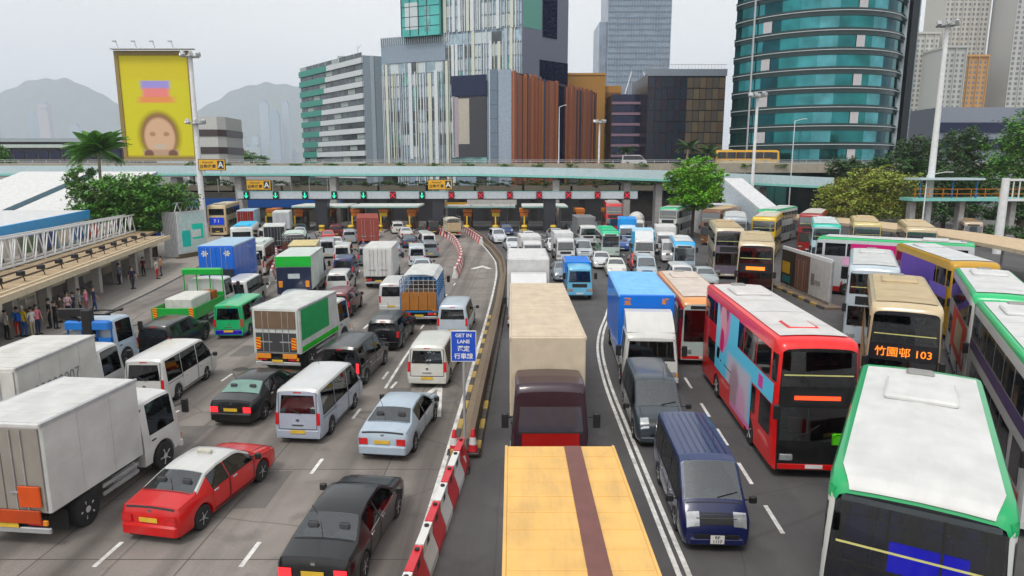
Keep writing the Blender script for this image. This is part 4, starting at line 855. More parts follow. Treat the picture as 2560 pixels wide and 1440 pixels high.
BROOF = mat('booth_roof_white', (.66, .70, .66), rough=.5, dirt=.15); CUSH = mat('crash_cushion_yellow', (.75, .50, .03), rough=.5)
for i in range(13):
    x = SX[i] + 2.16; y0 = GY + 3
    r = thing('toll_booth', f"brown and orange toll booth, {ORD[i]} from the left along the plaza", 'toll booth', (x, y0, 0), 0, 'row of toll booths')
    ob('island', MB().bbox(-.75,.75,-4,7,0,.22,.04).mesh('island', CONC), r)
    ob('cabin', MB().bbox(-.62,.62,0,3.2,.22,2.75,.05).mesh('cabin', BROWN), r)
    ob('window', MB().box(-.5,.5,-.015,.0,1.15,2.1).mesh('window', GLASS), r); ob('window', MB().box(-.64,-.625,.3,1.6,1.15,2.1).mesh('window', GLASS), r); ob('window', MB().box(.625,.64,.3,1.6,1.15,2.1).mesh('window', GLASS), r)
    ob('fascia', MB().bbox(-.72,.72,-.12,3.3,2.76,3.3,.04).mesh('fascia', ORB), r); ob('lane_board', MB().bbox(-.6,.6,-.1,-.03,2.15,2.7,.02).mesh('lane_board', ORB if i % 2 else CUSH), r); ob('height_bar', MB().bbox(-.1,.1,-2.2,-2.1,.22,2.4,.02).mesh('height_bar', CUSH), r)
    cu = ob('crash_cushion', MB().lathe([(.42,.22),(.46,.5),(.46,.95),(.36,1.1)], 14).mesh('crash_cushion', CUSH, 40), r, (0,-3.2,0)); ob('band', MB().lathe([(.47,.6),(.47,.8)], 14).mesh('band', BLACK), cu)
    ob('lane_post', MB().tube((.55,-1.2,.22),(.55,-1.2,1.5),.07,n=8).mesh('lane_post', BLACK), r)
for i, (x0, x1) in enumerate(((-33.5,-25.0),(-24.5,-14.2),(-10,0.5),(1.5,8.5))):
    r = thing('plaza_canopy', f"white roof canopy with green rim over toll booths, {ORD[i]} from the left", 'canopy', ((x0+x1)/2, GY+5, 0), 0, 'canopies over the toll booths')
    ob('roof', MB().bbox(x0-(x0+x1)/2, x1-(x0+x1)/2, -3, 4, 3.55, 3.85, .08).mesh('roof', BROOF), r); ob('rim', MB().box(x0-(x0+x1)/2-.03, x1-(x0+x1)/2+.03, -3.05, -3.0, 3.5, 3.62).mesh('rim', AQUA), r)
    for dx in (-.38, .38): ob('column', MB().tube(((x1-x0)*dx,1.5,.0),((x1-x0)*dx,1.5,3.56),.12,n=8).mesh('column', STEEL), r)

r = thing('plaza_sign_board', 'long white sign board above the toll canopy right of centre', 'sign', (-3.2, GY+2.0, 0)); ob('board', MB().bbox(-3.6,3.9,-.1,.0,4.0,4.8,.03).mesh('board', plain('dcdad6',.6)), r); ob('yellow_edge', MB().box(-8.5,-3.7,-.1,.0,4.0,4.35).mesh('yellow_edge', ORANGE), r)
for dx in (-3, 0, 3): ob('post', MB().bar((dx,.05,3.7),(dx,.05,4.7),.1).mesh('post', STEEL), r)
# ------------------------------------------------------------ footbridge and viaduct
r = thing('footbridge', 'long pale aqua footbridge spanning the toll plaza', 'bridge', (-10, 109, 0))
FB = [(-95,109,9.85,8.25),(-40,109,9.85,8.25),(-6,109,9.75,8.2),(10,109,9.45,7.85),(24.4,108.5,9.1,7.35),(36,107,8.6,6.9),(50,105,8.0,6.3)]
dm, tm, um = MB(), MB(), MB()
for (xa,ya,ta,ba),(xb,yb,tb,bb) in zip(FB, FB[1:]):
    for m_, y_, z0, z1 in ((dm, 0, .32, 0), (tm, -.05, 0, None)):
        a0, a1 = (ba+.35, ta) if z1 == 0 else (ba, ba+.35); b0, b1 = (bb+.35, tb) if z1 == 0 else (bb, bb+.35)
        w = 4.2
        P = [(xa,ya+y_,a0),(xb,yb+y_,b0),(xb,yb+y_,b1),(xa,ya+y_,a1)]; Q = [(x,y+w,z) for x,y,z in P]
        m_.face(P).face(Q[::-1]).face([P[3],P[2],Q[2],Q[3]]).face([P[0],P[1],Q[1],Q[0]])
put(dm, 'parapet', TEALB, r, fix=False); put(tm, 'deck_edge', AQUA, r, fix=False)
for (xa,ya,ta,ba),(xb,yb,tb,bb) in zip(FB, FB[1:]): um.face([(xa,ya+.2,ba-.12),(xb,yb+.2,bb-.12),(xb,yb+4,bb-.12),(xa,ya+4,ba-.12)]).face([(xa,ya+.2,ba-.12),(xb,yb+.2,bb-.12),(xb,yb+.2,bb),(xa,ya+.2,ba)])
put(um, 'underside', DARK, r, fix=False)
for x, z in ((-55,8),(-44.6,8),(-29.2,8),(-11.3,8),(7.2,7.6),(18.8,7.2),(24.0,7.0),(41,6.4)): put(MB().bbox(x-.55,x+.55,110,112.2,0,z,.1), 'pier', CONC, r)
mb = MB()
r = thing('viaduct', 'grey road viaduct with railings behind the footbridge', 'viaduct', (0, 132, 0))
put(MB().box(-260,140,128,140,8.6,9.9), 'deck', CONC, r); put(MB().box(-260,140,127.6,128,8.6,10.35), 'parapet', plain('a39d92',.9,.3), r)
for z in (10.65, 10.95): put(MB().bar((-260,127.9,z),(140,127.9,z),.09), 'rail', STEEL, r)
pm_ = MB().bar((0,0,0),(0,0,.65),.1).mesh('rail_post', STEEL)
for i in range(96): ob('rail_post', pm_, r, (-150+i*2.6 - r.location.x, 127.9-132, 10.35))
for x in range(-240, 140, 18): put(MB().bbox(x-.9,x+.9,131,137,0,8.6,.1), 'pier', CONC, r)
# tunnel portal wall with planters below the bridge
r = thing('portal_wall', 'dark retaining wall with planted ledges under the footbridge', 'wall', (-12, 124, 0))
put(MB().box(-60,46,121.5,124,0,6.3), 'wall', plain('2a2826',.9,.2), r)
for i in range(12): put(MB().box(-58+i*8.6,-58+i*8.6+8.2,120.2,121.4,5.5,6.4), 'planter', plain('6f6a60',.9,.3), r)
for i in range(13): put(MB().box(SX[i]+.5,SX[i]+3.8,121.2,121.49,0,4.2), 'tunnel_shade_panel', DARK, r)  # dark panels on the uncut wall, coloured as the shade inside tunnel mouths

# ------------------------------------------------------------ masts, lamp posts, billboard
def flood(r, z, n, rad=1.1):
    for k in range(n):
        a = 2*pi*k/n; o_ = ob('floodlight', MB().bbox(-.25,.25,-.2,.2,-.28,.28,.05).mesh('floodlight', STEEL), r, (rad*cos(a), rad*sin(a), z), (.5, 0, a))
def mast(name, lab, x, y, z0, H, r0, r1, heads):
    r = thing(name, lab, 'mast', (x, y, z0)); ob('pole', MB().tube((0,0,0),(0,0,H),r0,r1,14).mesh('pole', WHITE, 40), r); ob('base_plate', MB().bbox(-r0*1.6,r0*1.6,-r0*1.6,r0*1.6,0,.12,.03).mesh('base_plate', STEEL), r)
    for z in heads: ob('ring', MB().lathe([(.9,z-.15),(1.0,z-.15),(1.0,z-.05),(.9,z-.05)], 16).mesh('ring', STEEL), r); flood(r, z+.2, 6)
    return r
mast('floodlight_mast', 'tall white floodlight mast rising beyond the right-hand bus queue', 53.6, 86.6, 0, 27.0, .48, .24, (26.8,))
mast('floodlight_mast', 'white floodlight mast beside the yellow billboard', -42.4, 92, 0, 24.3, .42, .26, (24.0, 15.4))
mast('floodlight_mast', 'slim floodlight mast in front of the teal glass tower', 35.2, 99, 0, 19.9, .28, .18, (19.6,))
mast('floodlight_mast', 'thin floodlight mast before the brown striped block', 18.0, 141, 0, 18.9, .26, .16, (18.7,))
def lamp(lab, x, y, z0, H, arm):
    r = thing('street_lamp', lab, 'street lamp', (x, y, z0)); ob('pole', MB().tube((0,0,0),(0,0,H),.11,.06,8).tube((0,0,H),(arm,0,H+.35),.05,.04,8).mesh('pole', WHITE, 40), r)
    ob('lamp_head', MB().bbox(min(arm,arm*1.6),max(arm,arm*1.6),-.14,.14,H+.3,H+.45,.05).mesh('lamp_head', STEEL), r)
lamp('street lamp on the viaduct against the striped block', 9.2, 134, 9.9, 11.2, .9); lamp('street lamp on the viaduct before the teal tower base', 48.6, 118, 0, 17.4, 1.3); lamp('thin street lamp left of the white gantry frame', 51.5, 84, 0, 8.6, 2.0)
def billboard_mat():
    return print_mat('poster_print', 'd6cf36', [('r',6.9,16.8,9,2.6,'cbbf3a',.3),('r',6.9,13.3,2.7,.75,'9f97cc',.35),('r',6.9,11.7,2.5,1.0,'dd8f8c',.4),('r',6.9,10.6,3.3,.55,'d99a72',.5),('e',6.9,3.9,4.0,4.6,'9c8f3c',.25),('e',6.9,4.0,3.4,4.1,'8a6a50',.2),('e',6.9,3.7,2.9,3.6,'cdb098',.18),
      ('e',5.6,4.3,.55,.4,'a5876f',.5),('e',8.2,4.3,.55,.4,'a5876f',.5),('e',6.9,2.0,1.3,.5,'c3b6a8',.5),('r',6.9,.4,3.3,1.0,'b59b8a',.3),('e',4.6,.6,.9,.8,'6d5148',.4),('e',9.2,.6,.9,.8,'6d5148',.4),('r',6.9,-.6,9,.9,'a89a5a',.3)], .6)
r = thing('billboard', 'tall yellow billboard with a soft portrait above the footbridge', 'billboard', (-66.9, 130, 0))
ob('panel', MB().box(-6.9,6.9,.0,.6,11.0,30.6).mesh('panel', STEEL), r)
ob('poster', MB().box(.5,13.3,-.05,-.002,0,18.6).mesh('poster', billboard_mat()), r, (-6.9,0,11.5))
for nm, b in (('frame', (-7.1,-6.4,-.25,.7,10.8,30.9)), ('frame', (6.4,7.1,-.25,.7,10.8,30.9)), ('frame', (-6.4,6.4,-.25,.7,30.1,30.9)), ('frame', (-6.4,6.4,-.25,.7,10.8,11.5))): ob(nm, MB().box(*b).mesh('frame', plain('8a7a58',.6)), r)
ob('catwalk', MB().box(-7.2,7.4,-1.3,-.3,10.2,10.4).mesh('catwalk', STEEL), r); ob('catwalk', MB().box(-7.2,8.2,-1.3,-.3,31.0,31.15).mesh('catwalk', STEEL), r)
for x in (-6,-2.6,.8,4.2): ob('spotlight_arm', MB().bar((x,-.3,31.1),(x,-1.0,32.4),.08).bbox(x-.55,x+.1,-1.3,-.9,32.3,32.55,.05).mesh('spotlight_arm', STEEL), r)
for x in (-5,5): ob('support', MB().bbox(x-.4,x+.4,.7,1.5,0,30,.1).mesh('support', STEEL), r)
# ------------------------------------------------------------ buildings
def face_T(p0, p1, z0=0.0):
    d = (Vector(p1) - Vector(p0)); L_ = d.length; d.normalize()
    return Matrix(((d.x, d.y, 0, p0[0]), (d.y, -d.x, 0, p0[1]), (0, 0, 1, z0), (0, 0, 0, 1))), L_
def fm(T): m = MB(); m.T = T; return m
BG = mat('office_glass_grey', (.10, .12, .13), rough=.12, metal=.35, var=.45, scale=.35)
TG = mat('teal_glass', (.10, .40, .37), rough=.06, metal=.85, var=.35, scale=.12)
TGD = mat('teal_spandrel', (.006, .035, .036), rough=.25, metal=.0, var=.3)
TGS = [mat('teal_glass_%d' % i, c, rough=.06, metal=.85, var=.4, scale=.25) for i, c in enumerate(((.022,.18,.18),(.05,.25,.27),(.09,.32,.35),(.008,.07,.085),(.028,.20,.21)))]
GG = mat('green_tint_glass', (.20, .42, .40), rough=.1, metal=.7, var=.5, scale=.5)
NAVY = mat('navy_glass', (.012, .018, .06), rough=.1, metal=.4, var=.3)
# low office with green and white bands
r = thing('office_block', 'low office with green and white horizontal bands', 'building', (-48, 198, 0))
PA, PB, PC = (-67.2,220.6), (-40.8,190.0), (-34.5,192.5)
put(MB().prism([PA,PB,PC,(-45,235),(-60,240)], 'z', 0, 39.2), 'core', BG, r)
T, L1 = face_T(PA, PB); gr = mat('green_panel', (.03, .26, .20), rough=.45); wb = mat('white_band', (.60,.64,.66), rough=.5, dirt=.15)
for i in range(11):
    z = 6.5 + i*3.1; sp = .20 + .028*i
    put(fm(T).box(0, L1*sp, 0, .55, z, z+1.7), 'green_band', gr, r); put(fm(T).box(L1*sp, L1+.4, 0, .50, z+.1, z+1.5), 'white_band', wb, r)
    for k in range(9): put(fm(T).box(L1*k/9+.12, L1*(k+1)/9-.12, .02, .08, z+1.75, z+2.95), 'pane', BG if (i*7+k*3) % 5 else plain('9aa3a0',.4), r)
T2, L2 = face_T(PB, PC)
put(fm(T2).box(0, L2, .0, .3, 0, 39.6), 'end_wall', plain('8d979f',.7,.1), r); put(fm(T2).box(L2*.3, L2*.45, .3, .5, 0, 39.6), 'pilaster', plain('a9b2b8',.7), r)
put(MB().box(-50,-42,200,206,39.2,41), 'plant_room', plain('b0b4b4',.8), r); put(MB().tube((-43,195,39.2),(-43,195,43),.08,n=6).tube((-43,195,42),(-42,195,43.2),.06,n=6), 'aerial', STEEL, r)
# big campus tower with white fins
r = thing('campus_tower', 'big pale tower with irregular white vertical fins and portal', 'building', (-10, 180, 0))
A0, A1 = (-34.5,184.3), (2.4,170.0)
T, L1 = face_T(A0, A1)
put(MB().prism([A0,A1,(14.2,180.5),(6,215),(-28,215)], 'z', 0, 42.9), 'podium', plain('8a98a4',.5), r)
rnd = random.Random(4)
SIDE = mat('slate_cladding', (.16, .175, .235), rough=.55, var=.1, dirt=.1)
nf, nc = 10, 15
GP = mat('pale_blue_glass', (.34,.44,.50), rough=.12, metal=.5, var=.3, scale=.6); FRO = mat('frosted_panel', (.55,.62,.64), rough=.4)
for i in range(nf):
    z = 12.0 + i*3.05
    for c in range(nc):
        u0, u1 = L1*c/nc, L1*(c+1)/nc
        if 20.5 < (u0+u1)/2 < 30.5 and z < 30: continue
        if i >= 8 and u0 < 18: continue
        put(fm(T).box(u0+.05, u1-.05, .02, .10, z+.35, z+3.0), 'pane', (GP, GP, GP, GG, BG, FRO, FRO, GP)[rnd.randrange(8)], r)
u = .2
FINW = mat('white_fin', (.66,.70,.72), rough=.5, dirt=.1); FINP = mat('cream_fin', (.62,.64,.54), rough=.5); FIND = mat('grey_fin', (.42,.48,.53), rough=.5)
while u < L1 - .3:
    w = rnd.choice((.16,.16,.22,.3,.75,1.0)); 
    port = 20.8 < u < 30.2
    z0 = 31.0 if port else rnd.choice((4.0, 4.0, 11.8)); z1 = rnd.choice((33.5, 34, 36.2)) if u < 19 else rnd.choice((40, 42.9))
    put(fm(T).box(u, min(u+w, L1), .1, .42, z0, z1), 'fin', (FINW, FINW, FINW, FINP, FIND)[rnd.randrange(5)], r); u += w + rnd.choice((.28,.42,.6,.8))
put(fm(T).box(1.2, 19, .1, .3, 36.4, 40.8), 'blank_panel', plain('8f9aa4',.6), r)
u = .1
while u < 20: put(fm(T).box(u, u+.14, .1, .36, 40.9, 43.0), 'roof_fin', FINW, r); u += .62
# portal
put(fm(T).box(20.6, 30.4, .02, .5, 27.4, 32.4), 'portal_lintel', NAVY, r); put(fm(T).box(20.8, 30.2, .05, .3, 12.2, 27.3), 'portal_shade_panel', mat('portal_shadow',(.06,.06,.07),.7), r)  # dark panel on the face: shade of the portal recess put into its colour
put(fm(T).box(20.9, 22.4, .1, .42, 12.2, 27.2), 'portal_jamb', plain('a99fa6',.6), r); put(fm(T).box(21.6, 25.5, .31, .36, 15.5, 26.8), 'portal_wall', plain('b9b4ab',.7), r)
put(fm(T).box(20.6, 30.4, .1, .6, 8.5, 12.1), 'glass_balustrade', GG, r)
# upper shaft
U0 = (-27.2,181.5); T3, L3 = face_T(U0, A1)
put(MB().prism([U0,A1,(14.2,180.5),(6,215),(-22,215)], 'z', 42.9, 62), 'shaft', plain('8a98a4',.5), r)
for i in range(6):
    z = 43.2 + i*3.05
    for c in range(12):
        u0, u1 = L3*c/12, L3*(c+1)/12
        if c < 4: continue
        put(fm(T3).box(u0+.05, u1-.05, .02, .1, z+.35, z+3.0), 'pane', (GP, GP, FRO, GG)[rnd.randrange(4)], r)
u = L3*.34
while u < L3 - .4: w = rnd.choice((.16,.2,.3,.8,1.0)); put(fm(T3).box(u, min(u+w,L3), .1, .42, 43.0, 62), 'fin', (FINW,FINW,FINP,FIND)[rnd.randrange(4)], r); u += w + rnd.choice((.3,.5,.8))
put(fm(T3).box(-.4, L3*.33, .0, 2.0, 42.4, 51.6), 'glass_bay', TG, r); put(fm(T3).box(-.6, L3*.33+.2, 0, 2.3, 51.7, 53.0), 'bay_roof', AQUA, r); put(fm(T3).box(.8, L3*.14, 2.0, 2.1, 44, 50.5), 'bay_pane', mat('frosted_panel',(.55,.62,.62),.4), r)
for k in range(4): put(fm(T3).box(-.4+k*2.45, -.25+k*2.45, 2.0, 2.14, 42.6, 51.6), 'bay_mullion', TGD, r)
for k in range(3): put(fm(T3).box(-.4, L3*.33, 2.0, 2.12, 44.6+k*2.4, 44.75+k*2.4), 'bay_transom', TGD, r)
put(fm(T3).box(L3*.2, L3*.25, 2.0, 2.1, 43.4, 49.5), 'bay_pane', GG, r)
T4, L4 = face_T(A1, (14.2,180.5))
put(fm(T4).box(0, L4, .0, .3, 0, 62), 'side_wall', SIDE, r); put(fm(T4).box(L4*.42, L4*.74, .3, .4, 41.5, 62), 'side_window', NAVY, r); put(fm(T4).box(L4*.36, L4, .3, .4, 29.5, 36.0), 'side_window', NAVY, r); put(fm(T4).box(0, L4*.4, .3, .34, 43, 62), 'green_panel', plain('6f9a90',.5), r)
# brown striped block
r = thing('striped_block', 'block clad in brown, orange and blue vertical strips', 'building', (8, 165, 0))
B0, B1, B2 = (-4.8,150.2), (0.0,150.0), (23.4,192.2)
put(MB().prism([B0,B1,B2,(15,200),(-4.8,168)], 'z', 0, 30.0), 'core', plain('3b3440',.6), r)
T, L1 = face_T(B0, B1); put(fm(T).box(0, L1*.36, 0, .3, 0, 30.4), 'grey_pier', plain('6f7a86',.6), r); put(fm(T).box(L1*.38, L1*.98, 0, .25, 0, 30.4), 'grey_pier', plain('99a2ad',.6), r)
for i in range(9): put(fm(T).box(.0, L1*.36, .3, .32, 2+i*3, 2.06+i*3), 'panel_joint', DARK, r)
T, L1 = face_T(B1, B2); u = 0.0; i = 0
cols = ['9c6a58','8a5848','a06c54','7e6a68','9a6250','5e3c34','986a5a','a8744e','3c4258','92604e','845648','a07058']
while u < L1 - .3:
    w = rnd.choice((.5,.7,.9,1.3)); w = min(w, L1-u)
    if 22 < u < 27.5: put(fm(T).box(u, u+w, 0, .1, 3.4, 29.4), 'window_strip', NAVY, r)
    else: put(fm(T).box(u, u+w-.08, 0, rnd.choice((.25,.4,.55)), rnd.choice((2.5,3.5)), 30.3 - rnd.choice((0,.3,.8))), 'cladding_strip', plain(cols[i % len(cols)], .6, .1), r)
    u += w; i += 1
# tan building behind it
r = thing('tan_building', 'tan building behind the brown striped block', 'building', (25, 214, 0))
put(MB().box(14,28,208,225,0,36.8).box(28.02,33.5,212,226,0,34.2), 'walls', plain('b08a60',.8,.1), r)
for i in range(4): put(MB().box(28.2,33.3,211.9,211.99,20+i*3.4,22+i*3.4), 'window_band', plain('7a5a3e',.5), r)
put(MB().box(13.8,28.2,207.8,225.2,36.8,37.4), 'parapet', plain('c29a6e',.8), r)
# far grey tower
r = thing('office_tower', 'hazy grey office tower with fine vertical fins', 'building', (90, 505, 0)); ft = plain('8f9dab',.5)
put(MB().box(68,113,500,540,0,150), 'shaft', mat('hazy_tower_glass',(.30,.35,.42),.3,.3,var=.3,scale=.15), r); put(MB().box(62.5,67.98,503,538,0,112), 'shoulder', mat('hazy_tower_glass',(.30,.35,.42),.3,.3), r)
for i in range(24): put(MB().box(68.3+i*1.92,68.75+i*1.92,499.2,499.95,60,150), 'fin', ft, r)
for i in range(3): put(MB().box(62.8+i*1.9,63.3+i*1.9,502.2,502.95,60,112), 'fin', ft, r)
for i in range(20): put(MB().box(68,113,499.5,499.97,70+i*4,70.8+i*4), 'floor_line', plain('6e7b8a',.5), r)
for s_ in (-1,1): put(MB().face([(90+s_*4.5,499,78),(90+s_*9,499,62),(90+s_*8,499,62),(90+s_*4,499,77)]), 'brace', WHITE, r, fix=False)
# dark banded building and dark mesh building
r = thing('banded_building', 'dark building with pale pinkish floor bands', 'building', (34, 202, 0))
put(MB().box(29,40,200,220,0,30.4), 'walls', plain('26242c',.4), r)
for i in range(8):
    put(MB().box(28.9,40.1,199.6,199.98,6.6+i*3.0,7.3+i*3.0), 'floor_band', plain('8f7a88',.6), r)
    for k in range(5): put(MB().box(29.2+k*2.2,31.2+k*2.2,199.9,199.985,7.5+i*3.0,9.4+i*3.0), 'pane', NAVY, r)
r = thing('mesh_building', 'dark office clad in brown metal mesh panels', 'building', (48, 192, 0))
put(MB().box(37.2,58.5,190,215,0,35.0), 'walls', plain('211f2a',.35), r); put(MB().box(37.0,58.7,189.6,190,34.2,36.0), 'cornice', plain('8d949c',.5), r)
for i in range(10):
    for k in range(12):
        br = k > 5 and i > 2; put(MB().box(37.5+k*1.75,39.1+k*1.75,189.75,189.97,4.5+i*2.95,7.2+i*2.95), 'panel', plain(('5e5448','6a6052','54504a')[(i+k*2)%3],.5) if br else plain(('262a38','2b2430','1e2a34')[(i*2+k)%3],.3), r)
for k in range(24): put(MB().bar((37.3+k*.9,189.8,35.9),(37.3+k*.9,189.8,37.2),.07), 'roof_rail_post', STEEL, r)
put(MB().bar((37,189.8,37.2),(58.6,189.8,37.2),.1), 'roof_rail', STEEL, r)
# teal glass tower
r = thing('glass_tower', 'curved teal glass tower with white floor lines', 'building', (66, 160, 0))
foot = []
for k in range(25):
    t = k/24; a = radians(200 + 128*t); foot.append((66.8 + 19.0*cos(a)*1.0, 160 + 20.5*sin(a)))
core = foot + [(92,182),(60.5,182)]
def off_foot(o): return [(66.8+(x-66.8)*(1+o/19.5), 160+(y-160)*(1+o/19.5)) for x, y in foot]
put(MB().prism(core, 'z', 0, 62), 'core', TGD, r)
def ring_band(z0, z1, o, name, m, k0=0, k1=24):
    F = off_foot(o); G_ = off_foot(o-.35); mb = MB()
    for k in range(k0, k1):
        mb.face([(*F[k],z0),(*F[k+1],z0),(*F[k+1],z1),(*F[k],z1)]).face([(*F[k],z1),(*F[k+1],z1),(*G_[k+1],z1),(*G_[k],z1)]).face([(*F[k],z0),(*F[k+1],z0),(*G_[k+1],z0),(*G_[k],z0)])
    put(mb, name, m, r, fix=False)
for i in range(15):
    z = 11.0 + i*3.7
    ring_band(z-1.45, z-.56, .45, 'spandrel', TGD); ring_band(z-.56, z-.44, .66, 'floor_line', plain('cfd6d8',.4)); ring_band(z-.44, z, .50, 'sill_band', TGD)
    for k in range(0, 24, 2):
        F = off_foot(.22)
        if k in ((4,) if i % 2 else (15,)) or k == 14 and i % 2 == 0: put(MB().face([(*off_foot(.4)[k],z),(*off_foot(.4)[k+1],z),(*off_foot(.4)[k+1],z+2.45),(*off_foot(.4)[k],z+2.45)]), 'pale_panel', plain('c9c6c8',.5), r, fix=False)
        put(MB().face([(*F[k],z+.02),(*F[k+1],z+.02),(*F[k+2],z+.02),(*F[k+2],z+2.42),(*F[k+1],z+2.42),(*F[k],z+2.42)]) if False else MB().face([(*F[k],z+.02),(*F[k+1],z+.02),(*F[k+1],z+2.42),(*F[k],z+2.42)]).face([(*F[k+1],z+.02),(*F[k+2],z+.02),(*F[k+2],z+2.42),(*F[k+1],z+2.42)]), 'pane', TGS[(i*5+k*3+(k//4)) % 5], r, fix=False)
put(MB().bar((*off_foot(.9)[3],6),(*off_foot(.9)[3],62),.3), 'mullion', STEEL, r); put(MB().box(83.2,84.6,146.6,148,0,62), 'dark_corner', plain('0f161c',.3), r)
TB, LB = face_T((84.6,147.5),(96,166)); put(fm(TB).box(0,LB,-8,0,0,62), 'rear_wing', mat('pale_curtain_wall',(.42,.47,.50),.25,.4,var=.4,scale=.3), r)
for i in range(16): put(fm(TB).box(0,LB,.0,.1,4+i*3.7,4.3+i*3.7), 'wing_line', plain('c3cace',.5), r)
for k in range(7): put(fm(TB).box(LB*k/7,LB*k/7+.15,.0,.12,4,62), 'wing_mullion', plain('9aa4a9',.5), r)
# pale apartment towers on the far side
def apartments(lab, x0, x1, y, H, col, nx, pitch=3.0, rot=0):
    r = thing('apartment_tower', lab, 'building', ((x0+x1)/2, y, 0)); put(MB().box(x0,x1,y,y+22,0,H), 'walls', plain(col,.85,.12), r); wm = MB(); w = (x1-x0)/nx
    for i in range(int(H/pitch)-4):
        for k in range(nx): wm.box(x0+w*k+w*.22, x0+w*k+w*.72, y-.1, y+.0, 12+i*pitch, 12+i*pitch+pitch*.55)
    o_ = put(wm, 'windows', plain('77797a',.3), r, fix=False); o_['kind'] = 'stuff'
    for k in range(0, nx+1, 2): put(MB().box(x0+w*k-.25, x0+w*k+.25, y-.9, y-.11, 0, H), 'pilaster', plain(col,.85,.12), r)
    put(MB().box(x0-.4,x1+.4,y-1,y+22.4,H,H+1.2), 'parapet', plain(col,.85,.12), r)
apartments('pale apartment tower just right of the teal glass tower', 248, 268, 440, 92, 'c3c2bc', 7); apartments('tallest cream apartment tower with many small windows', 276, 304, 450, 128, 'cdcbc4', 10); apartments('orange tan apartment tower between the pale towers', 272.5, 290, 425, 76, 'c09a72', 6); apartments('white apartment tower at the right edge of the photo', 307, 335, 430, 125, 'c9c9c6', 8); apartments('narrow pale tower in front of the apartment towers', 259, 271.5, 418, 80, 'b9bbb6', 4)
r = thing('slab_building', 'low grey slab building behind the trees at right', 'building', (116, 172, 0)); put(MB().box(104,135,168,185,0,24), 'walls', plain('8b909a',.7,.1), r)
for i in range(2): put(MB().box(104,135,167.7,167.98,14+i*4,16.4+i*4), 'window_band', NAVY, r)
# left-hand low buildings
r = thing('curved_building', 'white building with curved dark window bands beside the billboard', 'building', (-88, 202, 0)); pts = [(-96,200),(-86,200),(-84.3,202),(-84.3,214),(-96,214)]
put(MB().prism(pts,'z',0,24.2), 'walls', plain('c9c9c6',.7,.1), r)
for z in (13.6,18.6): put(MB().prism([(-95.9,199.8),(-85.9,199.8),(-84.1,201.9),(-84.1,214),(-95.9,214.1)],'z',z,z+1.9), 'window_band', mat('brown_band',(.05,.03,.03),.3), r)
r = thing('terminal_roof', 'long low grey terminal roof at the left edge behind the bridge', 'building', (-122, 192, 0)); put(MB().box(-150,-104,190,205,16.6,17.6), 'roof', plain('9fa6aa',.6), r); put(MB().box(-148,-106,192,203,11,16.6), 'walls', plain('54504e',.7), r); put(MB().box(-150,-104,189.4,190,15.0,15.9), 'fascia', plain('b9c2bd',.6), r)
for k in range(12): put(MB().box(-147+k*3.4,-144.2+k*3.4,191.8,191.99,12,14.4), 'pane', NAVY, r)
# hazy skyline and hills
rnd = random.Random(9)
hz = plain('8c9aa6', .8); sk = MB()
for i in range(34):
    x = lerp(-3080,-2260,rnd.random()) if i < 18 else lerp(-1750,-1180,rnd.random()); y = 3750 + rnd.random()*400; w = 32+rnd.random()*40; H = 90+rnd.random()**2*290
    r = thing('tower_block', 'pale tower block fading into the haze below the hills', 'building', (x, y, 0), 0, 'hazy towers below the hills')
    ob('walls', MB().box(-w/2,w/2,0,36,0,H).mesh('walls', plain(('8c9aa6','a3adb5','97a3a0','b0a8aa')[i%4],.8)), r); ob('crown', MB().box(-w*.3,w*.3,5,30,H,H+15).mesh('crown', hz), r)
def hill(name, x0, x1, y, prof, m):
    mb = MB(); n = 70; rows = []
    for j, (dy, f) in enumerate(((0,.0),(180,.45),(260,.8),(340,1.0),(420,.75))):
        row = []
        for i in range(n+1):
            x = lerp(x0,x1,i/n); h_ = 0
            for a, b in zip(prof, prof[1:]):
                if a[0] <= x <= b[0]: t = (x-a[0])/(b[0]-a[0]); t = t*t*(3-2*t)*.5+t*.5; h_ = lerp(a[1],b[1],t); break
            k_ = 1 + .05*sin(x*.0125+j) + .04*sin(x*.03+2*j); row.append(mb.pt((x, y+dy-340, max(-2, h_*f*(k_ if f < 1 else 1+.012*sin(x*.037))))))
        rows.append(row)
    for a, b in zip(rows, rows[1:]):
        for i in range(n): mb.f.append([a[i],a[i+1],b[i+1],b[i]]); mb.m.append(0)
    return tag(mb.build(name, m, smooth=60, fix=False), kind='structure')
HM = mat('hill_scrub', (.07,.10,.06), rough=.95, var=.4, scale=.02)
K = 2.4
hill('hills', -2300*K,-1150*K,2500*K,[(x*K,z*K) for x,z in [(-2300,200),(-2000,240),(-1850,272),(-1720,318),(-1600,320),(-1520,285),(-1420,232),(-1300,160),(-1150,60)]],HM)
hill('hills', -1400*K,-300*K,2550*K,[(x*K,z*K) for x,z in [(-1400,60),(-1200,190),(-1130,232),(-1000,295),(-905,312),(-780,300),(-600,240),(-300,80)]],HM)

